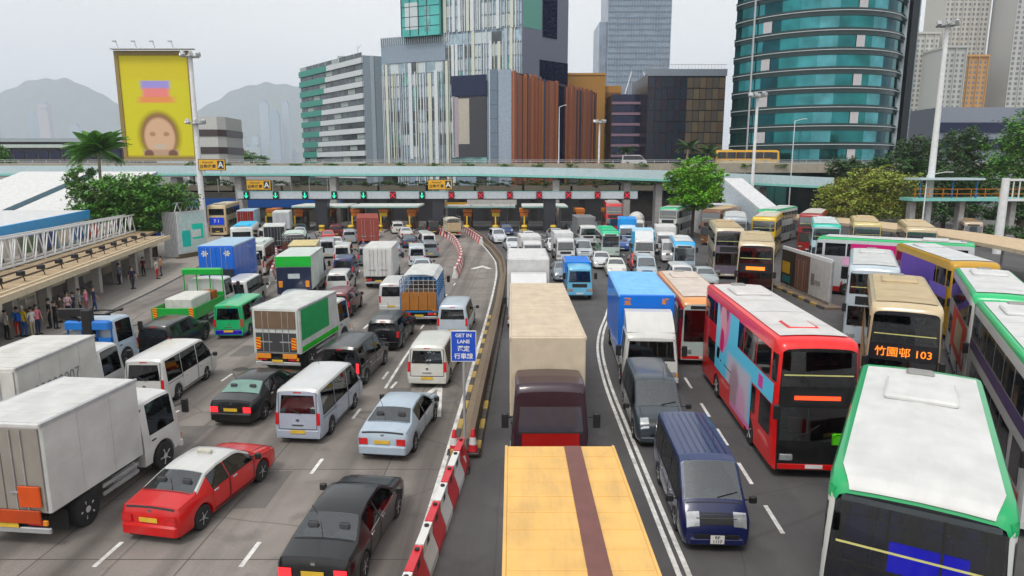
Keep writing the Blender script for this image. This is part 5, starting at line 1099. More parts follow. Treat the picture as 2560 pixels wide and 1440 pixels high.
# ------------------------------------------------------------ trees
def leaf_mat(key, a, b):
    m = mat(key, a, rough=.6, var=0); n = m.node_tree.nodes; l = m.node_tree.links; p = n['Principled BSDF']
    r_ = n['Color Ramp']; r_.color_ramp.elements[0].color = (*a,1); r_.color_ramp.elements[1].color = (*b,1); n['Noise Texture'].inputs['Scale'].default_value = 1.4
    p.inputs['Subsurface Weight'].default_value = 0.0; p.inputs['Transmission Weight'].default_value = 0.0
    return m
LBR = leaf_mat('leaf_bright', (.08,.30,.010), (.20,.54,.02)); LDK = leaf_mat('leaf_dark', (.012,.038,.010), (.045,.11,.02)); LYE = leaf_mat('leaf_olive', (.13,.19,.02), (.33,.38,.05)); LMD = leaf_mat('leaf_mid', (.035,.13,.012), (.11,.30,.03)); LV = {}
for nm_, a_, b_ in (('leaf_bright', (.08,.30,.010), (.20,.54,.02)), ('leaf_dark', (.012,.045,.010), (.05,.13,.02)), ('leaf_olive', (.13,.19,.02), (.33,.38,.05)), ('leaf_mid', (.035,.13,.012), (.11,.30,.03))):
    LV[nm_] = [leaf_mat(nm_, a_, b_), leaf_mat(nm_ + '_young', tuple(c*1.35 for c in a_), tuple(min(.5, c*1.3) for c in b_)), leaf_mat(nm_ + '_old', (a_[0]*.8+.008, a_[1]*.65, a_[2]*.7), (b_[0]*.75+.015, b_[1]*.65, b_[2]*.7))]
BARK = mat('bark', (.09,.065,.045), rough=.95, bump=.5, bscale=12)
def foliage(blobs, n, size, rr):
    mb = MB(); tot = sum(b[3]*b[4]*b[5] for b in blobs)
    for bx, by, bz, ax, ay, az in blobs:
        k = int(n*ax*ay*az/tot); clumps = []
        for _ in range(max(8, k//40)):
            v = Vector((rr.gauss(0,1),rr.gauss(0,1),rr.gauss(0,1))).normalized()*(rr.random()**.35); clumps.append(v)
        for i in range(k):
            c = clumps[i % len(clumps)]; p = Vector((bx+c.x*ax+rr.gauss(0,.13)*ax, by+c.y*ay+rr.gauss(0,.13)*ay, bz+c.z*az+rr.gauss(0,.11)*az))
            u = Vector((rr.gauss(0,1),rr.gauss(0,1),rr.gauss(0,.5))).normalized(); w = u.cross(Vector((rr.gauss(0,.6),rr.gauss(0,.6),1))).normalized(); s_ = size*(.6+.8*rr.random())
            mb.face([p-u*s_, p-w*s_*.45-Vector((0,0,s_*.15)), p+u*s_, p+w*s_*.45-Vector((0,0,s_*.15))], (i % len(clumps)*7) % 3)
    return mb
def tree(name, lab, x, y, trunk_h, r0, blobs, m, n, size, seed, cat='tree'):
    rr = random.Random(seed); r = thing(name, lab, cat, (x, y, 0)); t = MB().tube((0,0,0),(.1,0,trunk_h),r0,r0*.7,8)
    for b in blobs: t.tube((.1,0,trunk_h*.9),(b[0],b[1],b[2]),r0*.5,r0*.12,6,caps=False)
    ob('trunk', t.mesh('trunk', BARK), r); ob('crown', foliage(blobs,n,size,rr).mesh('crown', LV[m.name], fix=False), r)
tree('leafy_tree', 'bright green rounded tree in front of the footbridge', 24.8, 92, 4.5, .25, [(0,0,8.8,2.9,2.6,1.9),(-2,-.3,7.6,2.0,2,1.8),(2.2,0,7.4,2.0,2,1.9),(.3,-.8,6.2,3.0,2.2,2.0),(-1.2,0,4.9,2.0,1.8,1.2),(1.5,0,4.9,2.0,1.8,1.2),(-3.5,0,8.3,1.1,1,.8),(3.7,.2,8.7,1.0,1,.8),(.9,0,10.7,1.2,1.2,.7),(-1.4,0,10.3,1,1,.6),(3.6,0,5.9,1.0,1,.9)], LBR, 14000, .21, 1)
tree('olive_tree', 'broad olive-yellow bushy tree beyond the bus queue', 47.8, 90, 3.0, .3, [(0,0,7.4,3.6,3,2.0),(-3.6,0,6.0,3.2,3,2.0),(3.4,0,6.4,3.4,3,2.4),(-1,-1,4.6,4.6,3,1.9),(3.5,-.5,4.0,3.6,3,1.8),(-5,0,4.2,2.4,2,1.4),(-6.2,0,6.9,1.0,1,.7),(5.9,0,8.2,1.3,1,.9),(1.8,0,9.4,1.2,1,.6),(-2.2,0,8.8,1.2,1,.6)], LYE, 18000, .20, 2)
tree('dark_tree', 'large dark green tree at the right edge', 76.0, 100, 9, .5, [(0,0,14.5,4.5,4,3.6),(-3,0,11,3.8,3.5,3),(3,0,11,4,4,4),(-3.5,0,7.5,3.6,3.5,2.6),(2,-1,7.0,4,4,3)], LMD, 15000, .26, 3)
tree('dark_tree', 'dark tree crown behind the tall white mast', 66.5, 112, 8, .4, [(0,0,12.0,3.6,3,2.6),(-3.5,0,9.6,3.4,3,2.4),(3,0,9,3.4,3,3),(-7,0,9.2,2.8,3,2.0)], LDK, 10000, .25, 4)
tree('dark_tree', 'dark low tree right of the teal tower base', 58.0, 118, 6, .3, [(0,0,9.4,3.0,3,2.0),(3,0,8,2.8,3,2)], LDK, 5000, .25, 6)
tree('leafy_tree', 'dense green tree right of the palm by the shelter', -38.2, 71, 3.5, .3, [(0,0,7.0,3.0,2.6,1.7),(-3.6,0,7.2,2.6,2.6,1.7),(2.6,0,6.2,2.2,2.2,1.6),(-6.4,0,6.2,2.2,2,1.9),(-1,-.5,5.2,3.6,2.4,1.4),(-5.0,-.5,4.8,2.4,2,1.2),(-7.6,.5,8.4,1.6,1.6,1.6),(-2,0,3.6,4.6,2.2,1.0)], LMD, 20000, .20, 5)
tree('dark_tree', 'tall dark tree just left of the large right-edge tree', 70.5, 106, 8, .4, [(0,0,13.2,3.4,3,2.6),(-2.8,0,10.4,3.2,3,2.4),(2.6,0,9.6,3.4,3,2.8),(0,-1,6.6,4.2,3,2.6)], LDK, 11000, .25, 14)
tree('dark_tree', 'dark tree under and behind the elevated walkway', 62.5, 97, 4, .3, [(0,0,7.6,3.4,3,2.4),(-4,0,6.4,3.0,3,2.2),(4,0,6.0,3.4,3,2.4),(0,-1,3.6,4.6,3,1.9)], LDK, 10000, .24, 15)
tree('dark_tree', 'dark shrubby tree behind the beige minibus', 71.0, 92, 3, .3, [(0,0,5.2,3.6,3,2.4),(4,0,5.6,3.2,3,2.8),(-3,0,3.4,3.2,3,1.8)], LDK, 8000, .24, 16)
tree('leafy_tree', 'small green tree at the left edge behind the bridge', -103, 135, 8, .3, [(0,0,12.0,2.8,2.6,2.0),(2.2,0,10.8,2.2,2,1.5)], LMD, 4000, .25, 7)
tree('leafy_tree', 'pale green tree below the far hills right of the billboard', -93, 230, 8, .4, [(0,0,13.5,6,5,2.4),(6,0,12.4,4,4,1.6)], LMD, 4000, .4, 8)
def frond_mesh(L_, m):
    mb = MB(); P = [(L_*t, 0, L_*(.42*t - .85*t*t)) for t in [i/9 for i in range(10)]]
    for a, b in zip(P, P[1:]): mb.bar(a, b, .03)
    for i in range(1, 27):
        t = i/27; x = L_*t; z = L_*(.42*t-.85*t*t); w = .62*L_*sin(pi*min(1,.12+.86*t))*.42
        for sg in (1,-1): mb.face([(x-.06,0,z),(x+.07,0,z),(x+.30*w+.09,sg*w,z-.55*w),(x+.30*w,sg*w*.98,z-.6*w)])
    return mb.mesh('frond', m, fix=False)
def palm(lab, x, y, z0, H, L_, m, seed, nf=16):
    rr = random.Random(seed); r = thing('palm_tree', lab, 'palm', (x, y, z0)); t = MB(); n = 8
    for i in range(n): t.tube((.05*i,0,H*i/n),(.05*(i+1),0,H*(i+1)/n),.20-.008*i,.20-.008*(i+1),8,caps=False)
    ob('trunk', t.mesh('trunk', plain('9a8f80',.9,.2)), r); f = frond_mesh(L_, m)
    for i in range(nf): ob('frond', f, r, (.4,0,H), (rr.uniform(-.3,.3), -rr.uniform(-.15,1.15), i*2*pi/nf*1.618*3))
palm('tall palm tree beside the bus shelter', -45.0, 73.5, 0, 11.2, 3.2, LMD, 3, 40); palm('palm on the viaduct before the dark banded building', 33.5, 131, 9.8, 3.4, 2.6, LDK, 4, 14); palm('smaller palm on the viaduct before the mesh building', 37.5, 131, 9.8, 2.6, 2.4, LDK, 5, 13); palm('palm on the viaduct at the right end of the striped block', 21.5, 131, 9.8, 2.6, 2.2, LDK, 6, 13); palm('palm tree left of the dark trees near the teal tower', 61.0, 104, 0, 9.0, 2.8, LDK, 7, 16)
hb = MB(); rr = random.Random(20)
sh = foliage([(-58+i*3.2, 120.6, 6.75, 2.0, .6, .62) for i in range(33)], 16000, .17, rr)
o_ = tag(sh.build('foliage', LV['leaf_dark'], fix=False), 'dark green planting trailing along ledges under the bridge', 'planting', kind='stuff')
sh = foliage([(-60+i*6.5, 127.2, 10.1, 1.5, .4, .35) for i in range(18)], 4000, .16, rr); tag(sh.build('foliage', LV['leaf_mid'], fix=False), 'low green planting along the viaduct edge', 'planting', kind='stuff')
hd = thing('hedge', 'dark green hedge bank under the elevated walkway at right', 'hedge', (60, 80, 0)); ob('foliage', foliage([(-4+i*2.4, 3+.3*i, 1.2, 1.8, 1.5, 1.2) for i in range(10)], 7000, .2, rr).mesh('foliage', LV['leaf_dark'], fix=False), hd)

# ------------------------------------------------------------ bus shelter with lattice sign frame
SD = Vector((-7.0, 30.0)).normalized(); SN = Vector((-SD.y, SD.x)) * 1.0
if SN.x > 0: SN = -SN
def SP(s_, n_): p = Vector((-25.85, 32.7)) + SD*s_ + SN*n_; return p.x, p.y
r = thing('bus_shelter', 'long beige bus shelter with spotlights on its flat roof', 'shelter', (-29, 46, 0))
cream = plain('c9bda8', .8, .25); roofm = plain('a3927c', .9, .4)
def sbox(s0, s1, n0, n1, z0, z1): return MB().prism([SP(s0,n0),SP(s1,n0),SP(s1,n1),SP(s0,n1)], 'z', z0, z1)
put(sbox(-14, 33, 0, 6.2, 2.8, 3.0), 'roof', roofm, r); put(sbox(33.02, 42, 2.6, 6.2, 2.8, 3.0), 'roof', roofm, r);
for i in range(16): put(sbox(-13.5+i*3, -13.42+i*3, .55, 6.1, 3.0, 3.05), 'roof_seam', cream, r)
for i in range(3): put(sbox(-14, 33, 1.9+i*1.3, 1.96+i*1.3, 3.0, 3.1), 'cable_tray', plain('5a5048',.8), r)
put(sbox(-14, 33, -.12, 0, 2.70, 3.06), 'fascia', cream, r); put(sbox(-14, 33, .4, .5, 3.0, 3.08), 'gutter', plain('d8cdb8',.8), r)
for i in range(11):
    put(sbox(-13+i*4.4, -12.4+i*4.4, 1.3, 1.8, .14, 2.8), 'column', plain('b9b4ad',.8,.2), r)
    put(sbox(-11.8+i*4.4, -9.6+i*4.4, 1.5, 1.6, 1.9, 2.7), 'sign_board', plain('d6cbb4',.7), r)
    put(sbox(-12+i*4.4, -9.2+i*4.4, 4.2, 4.3, .14, 2.8), 'back_panel', plain(('b4aa9a','6a625c','c2bcae')[i%3],.7,.2), r)
for i in range(17):
    x, y = SP(-12+i*2.6, 1.2); p = put(MB().bar((x,y,3.0),(x+.1,y-.3,3.5),.05).bbox(x-.12,x+.25,y-.55,y-.2,3.38,3.66,.05), 'spotlight', BLACK, r)
r = thing('lattice_frame', 'white steel lattice sign frame standing on the bus shelter roof', 'lattice frame', (-33, 52, 3.0))
h0, h1 = 2.1, 1.7; LS, s0 = 40.0, -7.0; n = 28
for z_ in (.05, 1.0): put(MB().bar((*SP(s0,4.4),3.05+z_*h0),(*SP(s0+LS+5,4.4),3.05+z_*h1),.12), 'chord', WHITE, r); put(MB().bar((*SP(s0,5.2),3.05+z_*h0),(*SP(s0+LS+5,5.2),3.05+z_*h1),.12), 'chord', WHITE, r)
for i in range(n):
    a, b = s0+(LS+5)*i/n, s0+(LS+5)*(i+1)/n; hh = lerp(h0,h1,i/n)
    put(MB().bar((*SP(a,4.4),3.1),(*SP((a+b)/2,4.4),3.05+hh),.07), 'brace', WHITE, r); put(MB().bar((*SP((a+b)/2,4.4),3.05+hh),(*SP(b,4.4),3.1),.07), 'brace', WHITE, r)
    put(MB().bar((*SP(a,5.2),3.1),(*SP((a+b)/2,5.2),3.05+hh),.06), 'brace', WHITE, r)
    if i % 3 == 0: put(MB().bar((*SP(a,4.4),3.0),(*SP(a,4.4),3.05+hh),.1), 'upright', WHITE, r)
for i, c in enumerate(('b03a2c','3f5e86','7a2f33','d6d2c8','3f5e86','7a2f33','d6d2c8','5b6f4e','2f3f6e','c9bda8','3f5e86','a5483a','d6d2c8','4a4a52')): put(MB().prism([SP(s0+2+i*3.1,5.6),SP(s0+4.4+i*3.1,5.6),SP(s0+4.4+i*3.1,5.66),SP(s0+2+i*3.1,5.66)],'z',3.4,4.9-.05*i), 'poster_panel', plain(c,.6), r)
# interchange canopies behind it
r = thing('interchange_canopy', 'white interchange roof with blue edge behind the bus shelter', 'canopy', (-42, 54, 0)); q = [(-34.8,44.5),(-41.0,65),(-62,65),(-62,44.5)]
put(MB().prism(q,'z',5.25,5.45), 'roof', plain('d5d6d6',.6,.15), r); put(MB().prism([(-34.7,44.4),(-40.9,65),(-41.1,65),(-34.95,44.4)],'z',4.7,5.5), 'fascia', plain('5d97c4',.5), r); put(MB().prism([(-34.7,44.4),(-62,44.4),(-62,44.55),(-34.9,44.55)],'z',4.7,5.5), 'fascia', plain('5d97c4',.5), r)
for i in range(5): put(MB().tube((-38-1.3*i,47+4*i,.14),(-38-1.3*i,47+4*i,5.25),.16,n=10), 'column', STEEL, r)
for k, (x0, x1, lab) in enumerate(((-67,-57.5,'white sloping stair cover at the left edge below the footbridge'),(-56.0,-48.6,'white sloping stair cover between the palm and the blue gap'))):
    r = thing('stair_cover', lab, 'canopy', ((x0+x1)/2, 82, 0)); put(MB().face([(x0-2.5,74,3.4),(x1-2.5,74,3.4),(x1+.5,92,9.0),(x0+.5,92,9.0)]).face([(x0-2.5,74,3.2),(x1-2.5,74,3.2),(x1+.5,92,8.8),(x0+.5,92,8.8)]).face([(x0-2.5,74,3.4),(x1-2.5,74,3.4),(x1-2.5,74,3.2),(x0-2.5,74,3.2)]), 'roof', plain('d9d9d8',.6,.1), r, fix=False)
    put(MB().face([(x1-2.5,74,0),(x1-2.5,74,3.4),(x1+.5,92,9.0),(x1+.5,92,5.6)]), 'side_wall', plain('8fa3ad',.6), r, fix=False); put(MB().face([(x0-2.5,74,0),(x0-2.5,74,3.4),(x0+.5,92,9.0),(x0+.5,92,5.6)]), 'side_wall', plain('8fa3ad',.6), r, fix=False); put(MB().box(x0,x1,92,92.3,0,8.8), 'landing_wall', plain('35539a',.6), r)
# light-box advert by the bus lane
r = thing('light_box_advert', 'white and turquoise light-box advert on a ribbed steel frame', 'advert', (-34.6, 69, 0)); T, L1 = face_T((-34.7,69.3),(-33.6,73.2))
put(fm(T).box(0,L1,-.5,0,.6,5.0), 'case', plain('d5d8d8',.6), r); put(fm(T).box(.3,L1-.2,0,.03,.8,4.8), 'poster', plain('cfe0de',.5), r); put(fm(T).box(.5,L1*.42,.03,.05,1.3,3.0), 'poster_block', plain('2fb9ae',.5), r); put(fm(T).box(L1*.5,L1-.4,.03,.05,2.0,3.6), 'poster_block', plain('58cdb8',.5), r); put(fm(T).box(L1*.45,L1*.8,.051,.06,2.2,3.0), 'poster_block', plain('e4ece8',.5), r)
put(fm(T).box(-.05,L1+.05,-.52,.04,0,.6), 'plinth', plain('5f5648',.9), r)
for i in range(9): put(fm(T).box(-.12,-.03,-1.75+i*.19,-1.63+i*.19,.3,5.0), 'rib', STEEL, r)
for i in range(5): put(fm(T).bar((L1*i/5,-.2,5.0),(L1*(i+.5)/5,-.2,5.9),.06).bar((L1*(i+.5)/5,-.2,5.9),(L1*(i+1)/5,-.2,5.0),.06), 'lattice', WHITE, r)
put(fm(T).bar((0,-.2,5.9),(L1,-.2,5.9),.06), 'lattice_rail', WHITE, r)
# hoarding between the bus lanes
r = thing('advert_hoarding', 'row of three poster boards on steel frame along the island', 'hoarding', (21.7, 49, .16)); T, L1 = face_T((21.75,53.4),(21.7,45.0))
for i, (a, b, c) in enumerate(((.0,.30,'2a2420'),(.31,.60,'5a4640'),(.62,1.0,'c6c4c2'))): put(fm(T).box(L1*a,L1*b,-.1,.0,.4,3.1), 'board', plain(c,.6,.15), r)
put(fm(T).box(L1*.03,L1*.2,.0,.02,1.3,2.2), 'poster_lettering', plain('c9a63a',.6), r); put(fm(T).box(L1*.05,L1*.22,.0,.02,.6,1.1), 'poster_block', plain('2f6a70',.6), r)
for k in range(5): put(fm(T).box(L1*(.33+.05*k),L1*(.35+.05*k),.0,.02,.5,2.8-.1*(k%2)), 'poster_block', plain(('7a5a50','8d7266')[k%2],.6), r)
put(fm(T).box(L1*.66,L1*.72,.0,.02,1.2,2.0), 'poster_lettering', plain('77736e',.6), r); put(fm(T).box(L1*.73,L1*.84,.0,.02,1.3,1.6), 'poster_lettering', plain('8d8a86',.6), r)
for k in range(10): put(fm(T).box(L1*k/9-.05,L1*k/9+.05,-.2,-.1,0,3.2), 'post', STEEL, r)
put(fm(T).box(0,L1,-.15,.0,3.1,3.35), 'top_rail', WHITE, r)
# queue canopy on the right, walkway and white gantry frame
r = thing('queue_canopy', 'long beige bus stop canopy roof curving along the right side', 'canopy', (44, 66, 0)); CA = smooth_poly([(36.6,93),(38.5,84),(40.5,74),(41.5,62),(40.0,50),(36.0,40)],3); mb, fb = MB(), MB()
CB = [(x+5.2,y+1.5) for x, y in CA]
for i in range(len(CA)-1):
    mb.face([(*CA[i],3.0),(*CA[i+1],3.0),(*CB[i+1],3.1),(*CB[i],3.1)]); fb.face([(*CA[i],2.7),(*CA[i+1],2.7),(*CA[i+1],3.02),(*CA[i],3.02)]).face([(*CA[i],2.7),(*CA[i+1],2.7),(*CB[i+1],2.8),(*CB[i],2.8)])
put(mb, 'roof', plain('c2b19a',.9,.35), r, fix=False); put(fb, 'fascia', cream, r, fix=False)
for i in range(0,len(CA),2): put(MB().tube((CA[i][0]+2,CA[i][1]+.6,0),(CA[i][0]+2,CA[i][1]+.6,2.8),.12,n=8), 'column', STEEL, r)
r = thing('elevated_walkway', 'covered elevated walkway with orange rail at right', 'walkway', (58, 84, 0))
put(MB().box(50,64.5,84,87,5.4,5.8), 'deck', AQUA, r); put(MB().box(50.5,58.5,83.6,87.2,8.0,8.25), 'roof', TEALB, r)
for z_ in (6.3,6.9): put(MB().bar((50,84,z_),(64.5,84,z_),.06), 'rail', plain('c98a3a',.5), r)
for i in range(9): put(MB().bar((50.2+i*1.75,84,5.8),(50.2+i*1.75,84,6.9),.06), 'rail_post', plain('c98a3a',.5), r)
for x in (51,55,58): put(MB().bar((x,84.3,5.8),(x,84.3,8.0),.14), 'roof_post', plain('3f6ea0',.5), r)
for x in (50.8,57,63.5): put(MB().bbox(x-.35,x+.35,85,86,0,5.4,.06), 'pier', CONC, r)
r = thing('sign_frame', 'white tubular gantry frame at the right edge', 'gantry', (54.6, 74.5, 0)); put(MB().tube((54.4,74.5,0),(54.4,74.5,8.4),.45,.38,14), 'post', WHITE, r, smooth=40)
for z_ in (6.0,8.2): put(MB().bar((54.4,74.5,z_),(60,74.5,z_),.25), 'beam', WHITE, r)
for i in range(7): put(MB().bar((55.3+i*.7,74.5,6.0),(55.3+i*.7,74.5,8.2),.1), 'bar', WHITE, r)
# stair from footbridge on the right
r = thing('stair_cover', 'white sloping stair canopy right of the bright green tree', 'canopy', (33, 98, 0)); put(MB().face([(31.2,100,8.0),(34.0,100,8.0),(38.0,92,3.0),(35.2,92,3.0)]).face([(31.2,100,7.7),(34.0,100,7.7),(38.0,92,2.7),(35.2,92,2.7)]).face([(31.2,100,8.0),(35.2,92,3.0),(35.2,92,2.7),(31.2,100,7.7)]).face([(35.2,92,3.0),(38,92,3.0),(38,92,2.7),(35.2,92,2.7)]), 'roof', plain('d9dadb',.6,.1), r, fix=False)
put(MB().face([(31.2,100,4.4),(35.2,92,.2),(35.2,92,2.7),(31.2,100,7.7)]), 'side_wall', plain('c3ccd2',.6), r, fix=False); put(MB().box(27.5,32,96,101,0,4.3), 'landing', plain('d3d3d4',.7,.15), r); put(MB().bar((34.3,100,6.8),(38.2,92,1.6),.1), 'handrail', AQUA, r)
r = thing('teal_kiosk', 'dark teal kiosk wall beneath the right end of the footbridge', 'building', (42, 114, 0)); put(MB().box(38,46,113,118,0,8.2), 'walls', mat('dark_teal_wall',(.02,.09,.085),.4), r)
for k in range(4): put(MB().box(38.3+k*1.9,40.0+k*1.9,112.8,112.98,2,7.4), 'panel', mat('dark_teal_panel',(.03,.13,.12),.3), r)
r = thing('blue_terminal', 'blue fronted depot wall under the footbridge at left', 'building', (-52, 121, 0)); put(MB().box(-75,-30,119,121,0,5.2), 'walls', plain('45443f',.8,.2), r); put(MB().box(-75,-30,118.7,118.98,2.6,4.2), 'blue_band', plain('1f4f8f',.6), r)
for k in range(14): put(MB().bar((-74+k*3.2,118.6,5.2),(-74+k*3.2,118.6,7.6),.1), 'fence_post', STEEL, r)

# ------------------------------------------------------------ people at the stops
def person_mesh(pose):
    me = bpy.data.meshes.new('figure'); V = []; E_ = []; Rr = []
    def v(x, y, z, rx, ry=None): V.append((x, y, z)); Rr.append((rx, ry or rx)); return len(V)-1
    def chain(a, pts):
        for p in pts: b = v(*p); E_.append((a, b)); a = b
        return a
    sw = .16 if pose == 1 else .04
    pel = v(0,0,.95,.14,.11); ch = chain(pel, [(0,0,1.10,.13,.10),(0,.01,1.30,.16,.11),(0,0,1.42,.13,.09)]); chest = ch
    nk = chain(ch, [(0,0,1.50,.055)]); hd_ = chain(nk, [(0,.02,1.58,.075,.085),(0,.015,1.68,.082,.098),(0,0,1.75,.05,.06)])
    for sg in (1,-1):
        f = sw*sg; chain(pel, [(.09*sg,.03,.90,.10,.10),(.18*sg,.38,.80,.068),(.18*sg,.22,.42,.045),(.18*sg,.22,.36,.042),(.18*sg,.38,.34,.032)] if pose == 3 else [(.09*sg,0,.88,.10,.10),(.10*sg,.02+f*.5,.50,.066),(.10*sg,f-.02,.12,.042),(.105*sg,f-.02,.05,.042),(.11*sg,f+.16,.035,.032)])
        if pose >= 2: arm = [(.19*sg,0,1.40,.06),(.23*sg,.03,1.13,.045),(.12*sg,.26,1.18,.034),(.08*sg,.32,1.22,.032)]
        else: arm = [(.19*sg,0,1.40,.06),(.24*sg,-.02-f*.3,1.13,.045),(.25*sg,.06-f*.8,.88,.034),(.25*sg,.08-f*.8,.80,.032)]
        h_ = chain(chest, arm); p = Vector(arm[-1][:3]); d = (p - Vector(arm[-2][:3])).normalized(); s_ = d.cross(Vector((1,0,0))).normalized()
        for k, ln in enumerate((.075,.085,.08,.06)): q = p + d*ln + s_*(k-1.5)*.02; chain(h_, [(q.x,q.y,q.z,.010)])
        q = p + d*.03 + s_*.05; chain(h_, [(q.x,q.y,q.z,.011)])
    me.from_pydata(V, E_, []); o = bpy.data.objects.new('figure', me); C.objects.link(o); md = o.modifiers.new('s','SKIN'); o.modifiers.new('u','SUBSURF').levels = 1
    for i, q in enumerate(me.skin_vertices[0].data): q.radius = Rr[i]; q.use_root = (i == 0)
    out = bpy.data.meshes.new_from_object(o.evaluated_get(bpy.context.evaluated_depsgraph_get())); bpy.data.objects.remove(o)
    out.name = 'body'; out.materials.clear()
    for _ in range(4): out.materials.append(BLACK)
    for p in out.polygons:
        c = p.center; p.use_smooth = True; skin = c.z > 1.47 or (abs(c.x) > .17 and c.z < 1.16) or (pose >= 2 and c.y > .12 and c.z > 1.0)
        p.material_index = 0 if skin else (1 if c.z > .93 else (3 if c.z < .10 else 2))
    return out
PM = [person_mesh(i) for i in range(4)]
SKIN = mat('skin', (.48,.30,.21), rough=.6); HAIR = mat('hair_black', (.012,.010,.009), rough=.6)
hair_m = MB().lathe([(.098,1.655),(.108,1.70),(.10,1.755),(.06,1.80),(.015,1.815)], 12).mesh('hair', HAIR, 60)
def person(lab, x, y, rz, shirt, trs, pose, z=.14, bag=None, hat=None, sc=1.0):
    r = thing('person', lab, 'person', (x, y, z), rz, 'people waiting at the bus stops'); r.scale = (sc, sc, sc)
    o = ob('body', PM[pose], r)
    for i, m_ in enumerate((SKIN, plain(shirt,.8), plain(trs,.85), BLACK)): o.material_slots[i].link = 'OBJECT'; o.material_slots[i].material = m_
    ob('hair' if not hat else 'cap', hair_m if not hat else MB().lathe([(.11,1.66),(.115,1.71),(.10,1.76),(.05,1.81),(.01,1.82)],12).mesh('cap', plain(hat,.7), 60), r, (0,-.02,0))
    ob('shoe', MB().bbox(-.16,-.06,-.08,.2,0,.08,.02).mesh('shoe', BLACK), r); ob('shoe', MB().bbox(.06,.16,-.08,.2,0,.08,.02).mesh('shoe', BLACK), r)
    if bag: ob('backpack', MB().bbox(-.15,.15,-.32,-.1,1.0,1.42,.05).mesh('backpack', plain(bag,.8), 30), r)
PPL = [('person in a white shirt and black trousers at the left edge of the stop',-27.9,35.89,'d8d4cf','1c1b1d',0,None,None),
 ('person with a blue backpack and orange-red trousers at the stop',-27.73,36.51,'3b6fb0','a5432a',0,'2456a8',None),
 ('person in a yellow top beside the blue backpack',-27.4,36.51,'d6c12e','3c5a86',0,None,'c9c4b8'),
 ('person in a white shirt with folded arms and beige trousers',-27.05,36.69,'dcdad6','a89f8e',2,None,None),
 ('person in a pink top and dark blue trousers behind the white shirt',-27.01,37.06,'c9808c','24304e',0,None,None),
 ('person all in black on the near side of the dark column',-27.38,38.61,'17161a','121214',0,None,None),
 ('person in a dark top holding a tan bag across the body',-26.91,38.41,'1d1c20','151517',2,None,None),
 ('person with bare arms and tan trousers beside the two in black',-27.68,40.07,'4a4038','8a6f55',1,None,None),
 ('person in a pale pink shirt and navy trousers looking at a phone',-27.67,40.73,'d3b7bd','20283f',2,None,None),
 ('person in a navy jacket next to the pale pink shirt',-27.68,41.29,'1f2742','1a1a20',0,None,None),
 ('person in a grey shirt and black shorts with pale legs',-27.87,42.23,'8b939c','1c1d22',0,None,None),
 ('person in a pink blouse beside the grey shirt',-27.61,42.47,'c58a96','8a5d62',2,None,None),
 ('person in a striped dark top and blue trousers nearest the kerb',-27.64,43.33,'2a2c44','2d3a6a',1,None,None),
 ('person in grey alone under the shelter sign',-31.98,53.68,'6d7480','2b2e36',0,None,None),
 ('tall person in a dark purple coat walking by the column',-29.77,51.67,'2d1f3a','3b3a44',1,None,None),
 ('person in a dark red jacket by the far column',-32.35,57.98,'5a2430','26262c',0,None,None),
 ('person in bright red trousers near the light-box advert',-30.37,56.47,'c4bcb4','c0202c',0,None,None),
 ('person in a tan top behind the bright red trousers',-30.8,57.98,'b08a66','5a5560',0,None,None)]
for i, (lab, x, y, a, b, po, bg, ht) in enumerate(PPL): person(lab, x, y, random.Random(i).uniform(-1.2, 1.2) + (pi*.6 if i % 2 else -pi*.4), a, b, po, bag=bg, hat=ht, sc=.94 + .06*(i % 3)/2)
# ------------------------------------------------------------ vehicles heading for the tunnel (seen from behind)
P = paint
WB, GYB = P('d9d9d7'), P('c2c6ca')
def white_box(L, H, **k): return truck_kit(L, H, P('d6d6d4'), panel('d4d4d2'), **k)
def rust_tail(k, xr, xb, xf, h, zb, H):
    k.add('rear_lamp_board', MB().bbox(xr-.08, xr-.02, -h*.8, h*.8, zb-.25, zb+.1, .02), plain('a5502a', .6))
    for sg in (1, -1): k.add('marker_board', MB().bbox(xr-.09, xr-.03, sg*h*.6-.3, sg*h*.6+.3, zb+.2, zb+.75, .02), plain('c06030', .6))
def side_text(k, xr, xb, xf, h, zb, H):
    k.add('side_lettering', text_mesh('23900007', .62, plain('77777a'), .0), None, ((xr+xb)/2-.2, -h-.012, H-1.1), (pi/2, 0, 0))
spawn('box_truck', 'large plain white box truck filling the lower left corner', 'truck', truck_kit(5.6, 3.35, P('d6d6d4'), panel('d2d2d0'), rear=panel('8f8a84'), extra=rust_tail), (-11.5, 15.4), 6, 'rear_r')
spawn('sedan_car', 'dark blue-grey car roof cut off by the bottom left edge', 'car', car_kit('sedan', P('3d434b')), (-9.9, 12.9), 10, 'front')
spawn('taxi', 'red taxi with a silver-white roof between the white truck and black sedan', 'taxi', car_kit('sedan', P('b3141f'), roof=P('d0d0ce'), taxi=True, detail=True), (-9.25, 15.7), 11)
spawn('sedan_car', 'glossy black sedan with red tail lights at the bottom edge', 'car', car_kit('sedan', P('08090b', .01), detail=True, flags='c', lit=True), (-4.4, 13.4), 6)
spawn('sedan_car', 'silver-blue sedan left of the traffic cones', 'car', car_kit('sedan', P('a9b4be'), detail=True), (-4.25, 20.6), 7)
spawn('van', 'silver-grey van with dark rear window behind the silver sedan', 'van', car_kit('van', P('aab0bb'), roof=P('cfd0d0'), detail=True), (-7.43, 22.0), 5)
spawn('sedan_car', 'black car with pale green rear window and red lights', 'car', car_kit('sedan', P('08090a', .02), glass=mat('green_glass', (.13,.26,.21), rough=.08, ior=1.9), lit=True, detail=True), (-10.42, 23.55), 6)
spawn('van', 'white van with a black rear window beside the large white truck', 'van', car_kit('van', P('d8d8d6'), detail=True), (-14.7, 25.6), 0)
